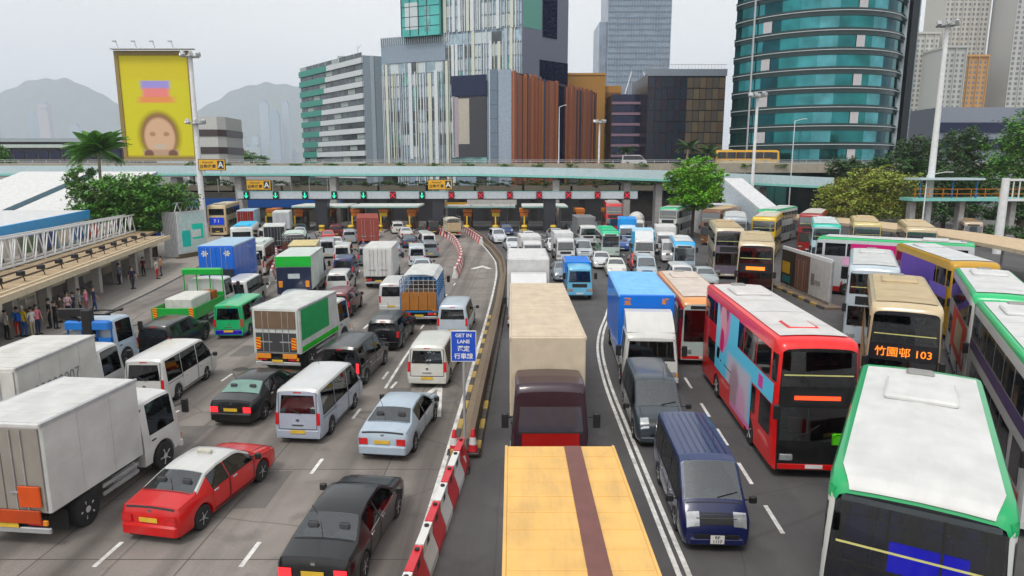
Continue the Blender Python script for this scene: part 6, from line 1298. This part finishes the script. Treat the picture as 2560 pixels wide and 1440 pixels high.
spawn('box_truck', 'white box truck with grey number lettering at the left edge', 'truck', truck_kit(6.4, 3.2, P('d6d6d4'), panel('d4d3cf'), extra=side_text), (-15.85, 20.5), -2, 'rear_r')
def crane(k, xr, xb, xf, h, zb, H):
    k.add('crane_column', MB().bbox(xb-.3, xb+.05, -.25, .2, zb, 3.1, .05), BLACK); k.add('crane_arm', MB().bar((xb-.1, 0, 2.95), (xb+.3, 1.5, 2.85), .28, .34).bar((xb+.3, 1.5, 2.75), (xb-.1, .3, 2.45), .22, .24), BLACK)
    k.add('steel_load', MB().bbox(xr+.4, xb-.8, -.6, .7, zb, zb+.5, .06), plain('c9a878', .8)); k.add('roof_rack', MB().bar((xf-1.7,-h*.8,2.75),(xf-1.7,h*.8,2.75),.06).bar((xf-.7,-h*.8,2.75),(xf-.7,h*.8,2.75),.06).bar((xf-1.9,-h*.7,2.8),(xf-.5,-h*.7,2.8),.06).bar((xf-1.9,h*.7,2.8),(xf-.5,h*.7,2.8),.06), BLACK)
spawn('crane_truck', 'blue flatbed truck with a folded black crane arm', 'truck', truck_kit(5.6, 2.2, P('b9c6d2'), panel('2f6fb4'), Wd=2.1, style='drop', extra=crane), (-19.6, 26.6), 0)
spawn('hatchback_car', 'black car right behind the green dropside truck', 'car', car_kit('suv', P('090c0e', .02)), (-18.05, 32.6), 0)
def cratebox(k, xr, xb, xf, h, zb, H):
    k.add('white_load', MB().bbox(xr+.5, xb-1.2, -h*.7, h*.55, zb, zb+1.0, .06), plain('d3d3cd', .8)); k.add('crate', MB().bbox(xb-1.15, xb-.5, -h*.8, -h*.2, zb, zb+.95, .04), plain('8a5a3a', .8)); 
    for i in range(3): k.add('pipe_bundle', MB().tube((xb-1.0, h*.2+.2*i, zb+.15),(xr+1, h*.2+.2*i, zb+.15), .08, n=8), plain('b9a37a', .7))
spawn('dropside_truck', 'bright green dropside truck with a white load', 'truck', truck_kit(6.4, 2.9, P('d5d7d5'), P('129a52'), Wd=2.5, style='drop', extra=cratebox, chev=True), (-19.5, 37.6), -2)
spawn('van', 'green van with a dark blue lower body', 'van', car_kit('van', P('16a06e'), low=P('2a1f98'), detail=True), (-15.9, 36.5), -2)
spawn('van', 'small white van between the green truck and blue box truck', 'van', car_kit('van', P('d8d9d7')), (-18.7, 44.3), -5)
def emblems(k, xr, xb, xf, h, zb, H):
    for sg in (1, -1): k.add('emblem', flower_mesh(.22, plain('e2e2dc', .6)), None, (xr-.04, sg*h*.62, H-.55))
    k.add('dark_tail_lift', MB().bbox(xr-.1, xr-.04, -h+.05, h-.05, zb-.05, zb+1.15, .02), plain('1c2630', .5))
spawn('box_truck', 'bright blue box truck with two white flower emblems', 'truck', truck_kit(8.4, 3.9, P('d4d6d8'), P('1668c0', .1), roof=panel('a8bccb'), Wd=2.5, extra=emblems, chev=True, zb=1.05), (-21.6, 48.4), -7)
spawn('minibus', 'white minibus ahead of the bright blue box truck', 'bus', bus_kit(7, 2.8, 2.05, 'd6d8d4', 'cfd6d2', deck=1, stripe=('b8202a', .7, .95)), (-22.9, 58.6), -12)
def orange_lamps(k, xr, xb, xf, h, zb, H):
    k.add('side_panel', MB().box(xr+.2, xb-1.2, -h-.012, -h-.003, zb+.6, H-.1), plain('0f8a58', .6)); k.add('side_panel', MB().box(xr+.2, xb, -h-.014, -h-.003, zb+.05, zb+.3), plain('2aa83c', .6))
    for sg in (1, -1): k.add('marker_board', chev_mesh(), None, (xr-.06, sg*h*.75, zb+.5)); k.add('lamp_cluster', MB().bbox(xr-.08, xr-.03, sg*h*.55-.35, sg*h*.55+.35, zb-.2, zb+.02, .02), AMBER)
    k.add('dark_door', MB().bbox(xr-.06, xr-.025, -h*.85, h*.85, H-.95, H-.12, .01), plain('6a5a4c', .6)); k.add('tail_frame', MB().bbox(xr-.05, xr-.022, -h*.85, h*.85, zb+.1, zb+1.0, .01), plain('3a3a3c', .6))
spawn('box_truck', 'white box truck with green side panel and orange striped rear boards', 'truck', truck_kit(6.6, 3.15, P('d5d7d4'), panel('cfd1ce'), extra=orange_lamps), (-10.9, 30.0), 7)
spawn('minivan', 'black minivan with chrome trim behind the silver-grey van', 'van', car_kit('mpv', P('08080c', .02), detail=True, flags='c', lit=True), (-7.45, 27.8), 5)
spawn('suv', 'black sport utility car behind the blue cage truck', 'car', car_kit('suv', P('07090f', .02), detail=True), (-6.75, 33.9), 2)
spawn('minivan', 'white minivan with small dark rear window beside the blue lane sign', 'van', car_kit('mpv', P('d9d9d3'), detail=True), (-3.7, 28.0), 3)
spawn('cage_truck', 'blue livestock-cage truck with wooden tailboards', 'truck', truck_kit(6.6, 3.15, P('2d86c2'), P('2d86c2'), Wd=2.3, style='cage', roof=panel('d3d5d3'), rear=plain('9a6d48', .8, .2), chev=True, zb=.95), (-5.65, 39.7), -1)
spawn('sedan_car', 'silver car squeezed between the cage truck and median', 'car', car_kit('mpv', P('b9c1c8')), (-3.35, 36.6), 2)
spawn('van', 'white van half hidden left of the cage truck', 'van', car_kit('van', P('d8d8d6')), (-8.0, 43.4), -2)
spawn('sedan_car', 'silver car low in front of the dark green-topped truck', 'car', car_kit('sedan', P('a8b0b6')), (-14.4, 41.7), -3)
spawn('hatchback_car', 'dark red hatchback right of the green and white truck', 'car', car_kit('suv', P('5a1420')), (-11.2, 41.6), -2)
def green_top(k, xr, xb, xf, h, zb, H):
    k.add('green_header', MB().bbox(xr-.09, xr-.03, -h, h, H-.75, H-.02, .02), P('17a552')); k.add('dark_rear', MB().bbox(xr-.08, xr-.025, -h*.97, h*.97, zb-.3, H-.8, .02), P('151d38'))
    for sg in (1, -1): k.add('lamp_cluster', MB().bbox(xr-.12, xr-.07, sg*h*.75-.14, sg*h*.75+.14, zb+.2, zb+.65, .02), AMBER)
    k.add('notice_board', MB().box(xr-.095, xr-.081, -.4, .4, zb+.8, zb+1.15), plain('b9c0c0', .6))
spawn('refuse_truck', 'dark navy lorry with bright green rear header', 'truck', truck_kit(7.4, 3.4, P('d3d6d4'), panel('cfd6d2'), Wd=2.45, extra=green_top), (-15.4, 46.6), -7)
spawn('box_truck', 'cream box truck ahead of the green-headed lorry', 'truck', truck_kit(6.4, 3.05, P('d8d6cc'), panel('d3c79f'), rear=plain('3a322e',.6)), (-17.8, 56.4), -12)
spawn('cage_truck', 'dark cage truck ahead of the cream box truck', 'truck', truck_kit(6, 3.0, P('d4d6d4'), P('33343c'), style='cage', roof=panel('c8d6cd'), rear=plain('5a3a30',.8)), (-21.9, 66.8), -15)
spawn('box_truck', 'white lorry with black rear door among far vehicles', 'truck', truck_kit(6.4, 3.2, P('d8d8d6'), panel('d6d8d6'), rear=plain('26282c',.5)), (-26.2, 73.5), -17)
spawn('minivan', 'navy and white car behind a white van in the middle lane', 'car', car_kit('mpv', P('1d2c5a'), low=P('c9d8cf')), (-14.4, 56.4), -8)
spawn('van', 'white van ahead of the navy and white car', 'van', car_kit('van', P('dadbd9')), (-16.7, 65.2), -10)
spawn('container_truck', 'lorry carrying a rust-red shipping container', 'truck', truck_kit(10.5, 3.85, P('c9ccc8'), plain('8a4a42',.7,.25), Wd=2.45, style='container', zb=1.25), (-16.4, 76.0), -12)
spawn('box_truck', 'white box truck with double rear doors in the middle of the plaza', 'truck', truck_kit(7, 3.3, P('d8d8d6'), panel('d6d6d4')), (-10.6, 52.3), -4)
spawn('sedan_car', 'silver sedan in front of the double-doored white truck', 'car', car_kit('sedan', P('b4bec6')), (-7.9, 57.8), -6)
spawn('van', 'white pickup-style van ahead of the silver sedan', 'van', car_kit('van', P('d3d9dc')), (-9.2, 64.2), -9)
spawn('van', 'small white van near the barrier chain', 'van', car_kit('van', P('dcdcd8')), (-9.6, 77.0), -14)
spawn('sedan_car', 'pale blue sedan left of the small white van', 'car', car_kit('sedan', P('8fa3b8')), (-12.9, 72.0), -11)
spawn('sedan_car', 'dark navy sedan right of the rust-red container', 'car', car_kit('sedan', P('23304a')), (-12.2, 79.5), -13)
spawn('light_truck', 'cream light truck between barriers at the bend', 'truck', truck_kit(5.2, 2.7, P('d9d4c6'), panel('cfc6b4'), Wd=2.0, style='cage', roof=panel('d0ccc0'), rear=plain('b9a890',.8)), (-7.9, 91.0), -14)
spawn('sedan_car', 'black sedan near the yellow crash cushions', 'car', car_kit('sedan', P('17151c')), (-24.6, 81), -16)
spawn('sedan_car', 'dark maroon sedan behind the black one near the toll', 'car', car_kit('sedan', P('3a1620')), (-22.2, 73.8), -15)
spawn('sedan_car', 'white sedan close to the toll booths right of the container', 'car', car_kit('sedan', P('dcdcda')), (-14.2, 90), -14)
spawn('van', 'white van entering the toll lane beside the container lorry', 'van', car_kit('van', P('dadad6')), (-18.9, 91), -14)
spawn('sedan_car', 'silver sedan about to enter the toll left of centre', 'car', car_kit('sedan', P('aeb4ba')), (-28.6, 90), -17)
spawn('double_decker_bus', 'beige double-decker seen from behind with blue rear panel', 'bus', bus_kit(11, 4.4, 2.5, 'c8b89c', 'cfc6b4'), (-41.0, 93.0), -12)
bp = thing('bus_rear_poster', 'blue poster on the back of the beige double-decker', 'poster', (-41.0, 92.93, 0), radians(12)); ob('sheet', MB().box(-.95,.95,-.03,-.015,1.7,2.7).mesh('sheet', P('1f4fd0')), bp); ob('lettering', text_mesh('7 1', .6, LETTER, .01), bp, (0,-.04,2.2), (pi/2,0,0))
spawn('coach', 'sky-blue topped white coach beyond the blue box truck', 'bus', bus_kit(9, 3.1, 2.4, 'd6dad8', '3fb2d6', deck=1), (-29.6, 73.0), -16)
def tank(k, xr, xb, xf, h, zb, H): k.add('tank', MB().lathe([(.2,xr+.1),(1.0,xr+.3),(1.05,xb-.3),(.2,xb-.1)], 18, 'y').mesh('tank', panel('cfc9b6'), 40), None, (0,0,2.2), (0,0,-pi/2))
spawn('lorry', 'cream and dark red lorry at the far left toll lane', 'truck', truck_kit(8, 3.6, P('d6d2c2'), panel('b9cfe0'), rear=plain('7a2a26',.6), rear_low=plain('c6bfa8',.6)), (-37.4, 94.0), -13)
spawn('box_truck', 'white truck with green side edge at the toll entry', 'truck', truck_kit(7, 3.4, P('d9dbd9'), panel('d9dbd9'), rear=panel('c9cdd0')), (-32.4, 94.0), -14)
# motorcyclist beside the container lorry
mk = Kit(2.0, .8, 1.1)
mk.add('frame', MB().bar((-.6,0,.45),(.45,0,.75),.12).bar((.45,0,.75),(.72,0,.35),.07).bbox(-.25,.25,-.14,.14,.3,.62,.05), BLACK); mk.add('fuel_tank', MB().bbox(.0,.45,-.16,.16,.72,.92,.06), P('b02020'), smooth=40); mk.add('seat', MB().bbox(-.65,.0,-.15,.15,.74,.84,.04), BLACK); mk.add('top_box', MB().bbox(-.95,-.6,-.24,.24,.85,1.2,.05), plain('1b2f66',.6)); mk.add('handlebar', MB().bar((.45,-.36,1.05),(.45,.36,1.05),.04), CHROME)
for x in (-.68, .72): t_, q_ = wheel_meshes(.31, .14); kk = mk.add('wheel', t_, None, (x, 0, .31)); sub(kk, 'rim', q_, None)
mk.add('tail_light', MB().bbox(-.98,-.93,-.1,.1,.68,.78,.02), TAIL)
spawn('motorcycle', 'motorcycle with a blue top box behind the rust-red container', 'motorcycle', mk, (-16.0, 72.2), -12)
person('person in blue riding the motorcycle with an orange helmet', -16.35, 73.2, radians(12), '25407e', '1e2236', 3, z=-.05, hat='e0561c')

# ------------------------------------------------------------ vehicles coming towards the camera
r1 = bus_kit(8.0, 4.4, 2.75, 'd8dad8', 'dadad8', edge='1f9a68', glass=mat('bus_blue_glass', (.018,.022,.05), rough=.04, ior=2.2), seam=False, front='16181e', front_low='d0d2d0', roof_end=.72, inside='2a2f8a')
r1.add('roof_front', r1.s.top(4.0-.73, 4.0-.04, -1.16, 1.16, -1.0, 1.0, off=.034, n=24, m=10), panel('dadad8', .12), smooth=40, fix=False); r1.add('windshield_top', r1.s.cap(1, -1.1, 1.1, 4.02, 4.12, off=.010), GLASS, fix=False)
for yy in (-.38, .38): r1.add('windshield_divider', r1.s.cap(1, yy-.02, yy+.02, 2.96, 4.02, off=.018), BLACK, fix=False)
r1.add('blue_blind', r1.s.cap(1, -.35, .75, 2.98, 3.5, off=.016), P('1f1f9a'), fix=False)
for sg in (1, -1): r1.add('corner_trim', r1.s.side(sg, 3.65, 3.95, 4.0, 4.2, off=.012), P('1f9a68'), fix=False)
spawn('double_decker_bus', 'white-roofed double-decker with green edges cut off by the lower right corner', 'bus', r1, (9.35, 17.3), 211, 'rear_r')
vk = car_kit('van', P('0f1742', .02), roof=P('2a3556', .02), detail=True, flags='r')
vk.p = [e for e in vk.p if not (e[0] == 'number_plate' and e[2][0] > 0)]
kk = vk.add('number_plate', MB().box(0, .014, -.17, .17, -.11, .11), WPLATE, (2.47, 0, .42)); sub(kk, 'plate_lettering', text_mesh('RF\n1117', .115, BLACK, .003), None, (.016, 0, 0), (pi/2, 0, pi/2))
vk.add('lower_intake', MB().box(2.40, 2.44, -.55, .55, .44, .52), BLACK); vk.add('chrome_strip', MB().box(2.27, 2.30, -.5, .5, .88, .90), CHROME)
spawn('van', 'dark navy van with ribbed roof and white front plate', 'van', vk, (5.1, 15.3), 183, 'front')
spawn('minivan', 'grey minivan directly behind the dark navy van', 'van', car_kit('mpv', P('343c43'), detail=True), (5.15, 21.6), 183, 'front')
def chars(k, xr, xb, xf, h, zb, H):
    for sg, ch in ((-1, '登'), (1, '峰')): k.add('box_lettering', text_mesh(ch, .34, plain('d8952a', .6), .008), None, (xb + .016, sg*h*.68, H-.32), (pi/2, 0, pi/2))
spawn('box_truck', 'white cab lorry with tall bright blue box and two orange characters', 'truck', truck_kit(9.0, 3.85, P('d9d9d5'), P('1a74cc', .08), Wd=2.5, roof=panel('8dbbe6'), deflector=P('d8d8d4'), brand='ISUZU', extra=chars, cabz=2.55), (5.95, 27.6), 184, 'front')
ADM = panel('c0307a', .05)
WRAP = print_mat('bus_wrap_print', '7cc4de', [('e',-1.6,3.7,1.0,1.5,'c98aae',.2),('e',-1.6,3.95,.75,.6,'7a4a6a',.3),('e',-1.65,3.3,.55,.8,'d8a4ac',.25),('e',-1.7,2.6,.35,.5,'c2306e',.3),('r',.9,1.2,1.6,1.2,'c3bfcb',.25),('e',.5,1.3,.7,.9,'a58f98',.5),('e',1.5,.9,.6,.8,'d0a8c0',.5),('r',-.5,.4,4,.3,'d08ab0',.5),('r',3.6,2.6,.25,.22,'c25a9a',.2),('e',-2.6,2.9,.6,.9,'9fd8ea',.6)])
rk_ = bus_kit(10.4, 4.35, 2.5, 'd01015', 'd8d6d4', front='0c0c0e', inside='5a1a22', disp='red', hatch='c9142a', glass=mat('bus_front_glass', (.03,.035,.035), rough=.05, ior=1.7), ads=((-1,.24,.97,2.28,2.94,WRAP),(-1,.24,.56,1.25,3.98,WRAP),(-1,.50,.76,.5,2.3,WRAP)), front_low='c00c12')
rk_.add('windscreen_fern', MB().bbox(5.24,5.26,.5,1.05,1.15,1.5,.05), plain('6fbf2a',.6), smooth=30)
spawn('double_decker_bus', 'red double-decker bus with a light blue side advert', 'bus', rk_, (8.05, 19.45), 184, 'front_r')
spawn('coach', 'orange, red and white coach between the blue lorry and red bus', 'bus', bus_kit(9.5, 3.25, 2.45, 'cc3a22', 'd9cfc6', deck=1, edge='d8a27a', front='c9d6d0', inside='4a4a5a', stripe=('d8d0c4', .6, .9)), (9.35, 31.4), 185, 'front')
spawn('double_decker_bus', 'beige double-decker showing route 103 on its front', 'bus', bus_kit(8.8, 4.4, 2.5, 'c3b49a', 'b8a98f', front='15141c', inside='4a3a52', disp_text='竹園邨 103', ads=((-1,.05,.9,.6,2.2,panel('b08a6a')),)), (13.62, 24.9), 207, 'front_r')
spawn('double_decker_bus', 'silver-white double-decker right behind the route 103 bus', 'bus', bus_kit(9.3, 4.4, 2.5, 'b9c2c8', 'd2d3d2', inside='3c4660', ads=((-1,.1,.95,.5,1.2,panel('2f8a5a')),(-1,.3,.8,2.2,2.9,panel('c9d2dc')))), (17.73, 34.9), 207, 'front_r')
spawn('double_decker_bus', 'white double-decker with green roof edge and white side at the right edge', 'bus', bus_kit(11, 4.4, 2.5, 'd3d5d3', 'd9d9d8', edge='22b078', ads=((-1,.02,.98,2.55,2.95,panel('4a3f5e')),(-1,.02,.98,.5,1.1,P('d2461c')))), (18.2, 25.8), 207.6, 'rear_r')
spawn('double_decker_bus', 'green-edged double-decker with orange side advert farther up the right edge', 'bus', bus_kit(9, 4.4, 2.5, 'd3d5d3', 'd9d9d8', edge='22b078', ads=((-1,.3,.95,1.0,2.9,panel('c2562a')),(-1,.5,.8,1.4,2.6,panel('d0c0a8')))), (18.75, 26.75), 209, 'front_r')
spawn('double_decker_bus', 'purple and yellow double-decker behind the green-edged buses', 'bus', bus_kit(10.2, 4.4, 2.5, 'b8941c', 'd6d8d8', ads=((-1,.15,.75,1.0,3.95,panel('6f5ab4')),(-1,.7,.95,2.3,2.95,panel('8a7ad0')))), (24.1, 36.2), 194, 'front_r')
spawn('double_decker_bus', 'double-decker with green roof rim and magenta side turned across the queue', 'bus', bus_kit(10.2, 4.35, 2.5, 'b8babc', 'd0d2d0', edge='22b078', low='8a1420', ads=((1,.35,.75,2.2,3.95,ADM),(1,.55,.8,2.3,2.9,panel('d8b0c8')))), (23.1, 50.9), 304, 'front_l')
spawn('double_decker_bus', 'beige double-decker with dark front and amber display before the hoarding', 'bus', bus_kit(9, 4.4, 2.5, 'c2b49c', 'b9ab92', front='12121a', disp='bar', inside='3a3040'), (15.75, 46.4), 199.5, 'front_r')
spawn('double_decker_bus', 'beige double-decker with rounded grey windscreen next in line', 'bus', bus_kit(10, 4.4, 2.5, 'c6bba6', 'b3a288', front='6a6470', inside='3a3040'), (17.4, 57.2), 193, 'front_r')
spawn('sedan_car', 'silver sedan in front of the rounded beige double-decker', 'car', car_kit('sedan', P('a9b0b2')), (15.6, 52.2), 186, 'front')
spawn('minibus', 'white minibus with a blue windscreen band', 'bus', bus_kit(7, 2.85, 2.05, 'd4dadb', 'd9dbdc', deck=1, edge='5aa6d8', front='a8b8c4'), (15.6, 60.0), 190, 'front')
spawn('minivan', 'white minivan between the coach and the white minibus', 'van', car_kit('mpv', P('dcdcdc')), (13.2, 50.0), 185, 'front')
spawn('minivan', 'silver-blue minivan in the middle oncoming lane', 'van', car_kit('mpv', P('aab6be')), (11.4, 55.5), 186, 'front')
spawn('sedan_car', 'white sedan beside the silver-blue minivan', 'car', car_kit('sedan', P('e0e0da')), (9.2, 57.8), 184, 'front')
spawn('box_truck', 'white cab truck with a sky-blue box', 'truck', truck_kit(6.6, 3.1, P('d9dbdc'), P('58aede'), Wd=2.2, roof=panel('b9d8ea'), deflector=P('dadcdc')), (13.2, 66.3), 188, 'front')
spawn('minibus', 'white minibus with a bright green roof', 'bus', bus_kit(7, 2.85, 2.05, 'c3d2ca', '22b48a', deck=1, edge='22b48a', stripe=('1fa055', .5, .9)), (10.5, 70.8), 182, 'front')
spawn('box_truck', 'grey box truck with white cab near the dark gantry column', 'truck', truck_kit(7, 3.4, P('d0d2d0'), panel('77787a')), (9.4, 82.0), 178, 'front')
spawn('box_truck', 'tall white van truck behind the sky-blue box truck', 'truck', truck_kit(6, 3.0, P('d9d9d8'), panel('dadad8')), (16.9, 73.0), 190, 'front')
spawn('box_truck', 'blue-banded white truck in the far oncoming queue', 'truck', truck_kit(6.4, 3.2, P('c9dcec'), panel('4a92d0')), (14.2, 82.0), 188, 'front')
def drum(k, xr, xb, xf, h, zb, H): k.add('mixer_drum', MB().lathe([(.4,-2.0),(.9,-1.4),(1.15,.2),(.8,1.5),(.3,1.8)], 18, 'y').mesh('mixer_drum', panel('d8d6d2'), 40), None, ((xr+xb)/2-.1, 0, 2.3), (0, .15, -pi/2))
spawn('cement_mixer', 'white cement mixer truck with a rounded drum in the far queue', 'truck', truck_kit(7, 2.0, P('dad8d4'), panel('9a9a98'), style='drop', extra=drum), (16.8, 90.2), 190, 'front')
spawn('box_truck', 'white box van among pale cars by the double white line', 'truck', truck_kit(5.6, 2.9, P('d9dadb'), panel('dcdcdc'), Wd=2.0), (5.4, 66.6), 178, 'front')
spawn('box_truck', 'white flat-fronted truck beside the median in mid distance', 'truck', truck_kit(5.8, 2.8, P('d9d9d9'), panel('dadada'), Wd=2.1), (2.0, 64.0), 176, 'front')
spawn('sedan_car', 'white sedan leaving the toll along the median', 'car', car_kit('sedan', P('d6dadc')), (.3, 76.5), 172, 'front')
spawn('hatchback_car', 'white car following the first white sedan along the median', 'car', car_kit('suv', P('d4d8dc')), (-1.4, 84.4), 168, 'front')
spawn('sedan_car', 'dark blue car leaving the centre toll lane', 'car', car_kit('sedan', P('303c66')), (-.6, 95.0), 172, 'front')
spawn('light_truck', 'small bright blue truck beside the white centre-lane lorry', 'truck', truck_kit(5.2, 2.6, P('7fb4d0'), P('2f86d8'), Wd=1.95), (4.9, 47.6), 181, 'front')
def red_nose(k, xr, xb, xf, h, zb, H): k.add('red_grille', k.s.cap(1, -h*.7, h*.7, .7, 1.38, off=.02), P('8a1a10', .05), fix=False)
spawn('box_truck', 'beige box lorry with dark maroon cab in the centre lane', 'truck', truck_kit(12.6, 3.95, P('2a1420', .04), panel('cbbfae'), Wd=2.55, style='box', roof=panel('c9bcab'), low=P('6a1410'), glass=mat('lorry_glass',(.06,.055,.075),rough=.08,ior=1.9), cabz=2.9, zb=1.2, extra=red_nose), (1.2, 19.6), 180, 'front')
spawn('box_truck', 'tall white lorry right behind the beige box lorry', 'truck', truck_kit(7.5, 4.0, P('dadada'), panel('dcdcdb'), Wd=2.6, deflector=P('dcdcdb')), (1.0, 38.6), 180, 'front')
def brown_stripe(k, xr, xb, xf, h, zb, H): k.add('roof_stripe', MB().box(xr+.1, xb-.08, -.5+.6, -.1+.6, H+.015, H+.036), plain('6e504c', .6))
spawn('box_truck', 'orange-yellow box truck passing under the camera with a brown roof stripe', 'truck', truck_kit(9.0, 2.9, P('d89a3a'), panel('d8aa6c', .15), Wd=2.6, roof=panel('dcb988', .3), extra=brown_stripe), (1.15, 15.2), 180, 'rear')
# buses queuing in the terminal
def dd(lab, x, y, hd, L=10.5, **k): spawn('double_decker_bus', lab, 'bus', bus_kit(L, 4.4, 2.5, **k), (x, y), hd, 'front_r')
dd('red double-decker at the far end of the bus queue', 13.4, 96.5, 186, body='b81424', roof='c9c2c0')
dd('white double-decker with green rim and blue-violet side advert', 19.2, 88.0, 206, body='d0d4d0', roof='d3d5d3', edge='25a878', ads=((-1,.1,.6,1.2,2.9,panel('5a5ab8')),))
dd('beige double-decker with a yellow and orange side advert', 23.4, 83.2, 212, body='6a4a34', roof='c0ae94', ads=((-1,.3,.9,1.3,2.95,panel('c9bd3a')),(-1,.6,.85,1.5,2.7,panel('d8884a'))))
dd('white double-decker with purple side behind the yellow advert bus', 30.5, 83.8, 216, body='d3d3d3', roof='cfd3d0', edge='25a878', ads=((-1,.2,.8,1.2,2.9,panel('6a4a8a')),))
dd('yellow double-decker in the middle of the bus queue', 25.2, 70.5, 205, body='d8b81c', roof='d3d0c4', ads=((-1,.2,.7,1.2,2.2,panel('b8302a')),))
dd('white and pale blue double-decker beside the yellow one', 27.6, 61.5, 203, body='b9cdd6', roof='d3dada', edge='4fb0a0')
dd('beige double-decker with pale yellow corner post', 32.3, 63.4, 205, body='c6b98c', roof='bfae92')
dd('beige double-decker at the outer side of the queue', 34.2, 58.0, 206, body='beb096', roof='c2b297')
spawn('minibus', 'beige minibus parked beyond the white gantry frame', 'bus', bus_kit(6.8, 3.0, 2.1, 'b9ab9a', 'a08a74', deck=1, disp='bar'), (56.3, 81.5), 205, 'front')
spawn('sedan_car', 'dark red car behind the beige minibus', 'car', car_kit('sedan', P('4a1c22')), (60.2, 80.5), 205, 'front')
spawn('coach', 'yellow and white coach crossing the viaduct', 'bus', bus_kit(12, 2.9, 2.5, 'd2a62a', 'd8d2bc', deck=1, stripe=('d8cfb8', .5, .9)), (45, 131), 92, 'c', z=9.9)
spawn('van', 'small white van on the viaduct above the gantry', 'van', car_kit('van', P('d0d2d2')), (23.5, 131), 92, 'c', z=9.9)

for lab, kind, col, x, y, hd in (('white van far left beside the coach lane', 'van', 'd8d8d4', -31.6, 83, -17), ('grey sedan in the third toll lane from the left', 'sedan', '8d9296', -27.6, 84.5, -17), ('maroon hatchback entering a toll lane left of the dark column', 'suv', '5a1a22', -24.4, 92.5, -16), ('silver hatchback just before the red container booth', 'suv', 'a8aeb4', -20.6, 84.5, -15),
   ('black van at the toll behind the white sedan', 'van', '16161a', -11.2, 96.0, -12), ('silver sedan following the small white van', 'sedan', 'b2b8be', -11.0, 85.0, -14), ('dark sedan on the far left beside the cream lorry', 'sedan', '1a1c22', -34.6, 86.5, -15), ('white sedan two lanes left of the container lorry', 'sedan', 'd9d9d7', -20.4, 77.0, -15), ('grey minivan left of the double-doored white truck', 'mpv', '6a7076', -14.2, 64.8, -9)):
    spawn('sedan_car' if kind == 'sedan' else 'van' if kind == 'van' else 'minivan' if kind == 'mpv' else 'hatchback_car', lab, 'van' if kind in ('van', 'mpv') else 'car', car_kit(kind, P(col)), (x, y), hd)
for lab, kind, col, x, y, hd in (('silver sedan coming from the toll beside the dark column', 'sedan', 'b0b6bc', 6.2, 88.0, 172), ('white sedan ahead of the grey box truck', 'sedan', 'dadada', 5.0, 75.5, 176), ('navy minivan leaving the toll at the right end', 'mpv', '1c2440', 11.6, 94.0, 176), ('grey sedan behind the small blue truck', 'sedan', '7d858c', 4.4, 55.5, 180), ('silver minivan beside the green-roofed minibus', 'mpv', 'b9bfc3', 7.6, 68.8, 179)):
    spawn('sedan_car' if kind == 'sedan' else 'minivan', lab, 'car' if kind == 'sedan' else 'van', car_kit(kind, P(col)), (x, y), hd, 'front')
for lab, kind, col, x, y, hd in (('white estate car between the cream and white box trucks', 'suv', 'd6d8d6', -13.2, 49.6, -6), ('silver van far behind the navy and white car', 'van', 'b6bcc0', -19.6, 70.4, -13), ('grey hatchback left of the barrier chain near the bend', 'suv', '7a8288', -8.7, 70.8, -12), ('dark green sedan near the far left toll booths', 'sedan', '1a3a2c', -30.4, 96.0, -16),
   ('white hatchback between toll cushions at the container lane', 'suv', 'd9dad8', -16.6, 97.2, -13), ('blue sedan in the toll lane beside the dark central column', 'sedan', '2a4a8a', -8.4, 97.6, -12), ('red sedan in front of the far white lorry', 'sedan', 'a8182a', -23.6, 85.6, -16)):
    spawn('sedan_car' if kind == 'sedan' else 'van' if kind == 'van' else 'minivan' if kind == 'mpv' else 'hatchback_car', lab, 'van' if kind in ('van', 'mpv') else 'car', car_kit(kind, P(col)), (x, y), hd)
for lab, kind, col, x, y, hd in (('white sedan following another white sedan in the oncoming middle lanes', 'sedan', 'd6d8d8', 8.6, 62.6, 182), ('red sedan behind the silver-blue minivan', 'sedan', 'a81a26', 11.9, 60.8, 184), ('white van right of the sky-blue box truck', 'van', 'dadad8', 16.0, 67.2, 190), ('silver sedan left of the grey box truck', 'sedan', 'b4bac0', 6.6, 80.8, 176), ('blue sedan far back between box trucks', 'sedan', '2c4c8c', 12.7, 76.6, 184), ('white sedan by the lines from the toll lanes', 'sedan', 'd8dadc', 2.4, 84.0, 172), ('black sedan leaving the toll right of the dark column', 'sedan', '15161a', 8.9, 96.4, 178)):
    spawn('sedan_car' if kind == 'sedan' else 'van' if kind == 'van' else 'minivan', lab, 'car' if kind == 'sedan' else 'van', car_kit(kind, P(col)), (x, y), hd, 'front')
dd('pale grey double-decker behind the two beige ones', 22.0, 70.0, 198, body='a8aeb2', roof='c9cccc')
dd('dark red double-decker behind the yellow one', 32.4, 75.8, 208, body='8a1a24', roof='c6c2bc')
# ------------------------------------------------------------ haze
hm = bpy.data.materials.new('haze_air'); hm.use_nodes = True; hn = hm.node_tree.nodes; hn.clear()
pv = hn.new('ShaderNodeVolumePrincipled'); pv.inputs['Color'].default_value = (.80,.88,.97,1); pv.inputs['Density'].default_value = 0.00018; pv.inputs['Anisotropy'].default_value = .1
hout = hn.new('ShaderNodeOutputMaterial'); hm.node_tree.links.new(pv.outputs[0], hout.inputs['Volume'])
hz_ = tag(MB().box(-6700,6700,-350,6750,-1.5,800).build('haze', hm), 'pale even haze over the whole city', kind='stuff')
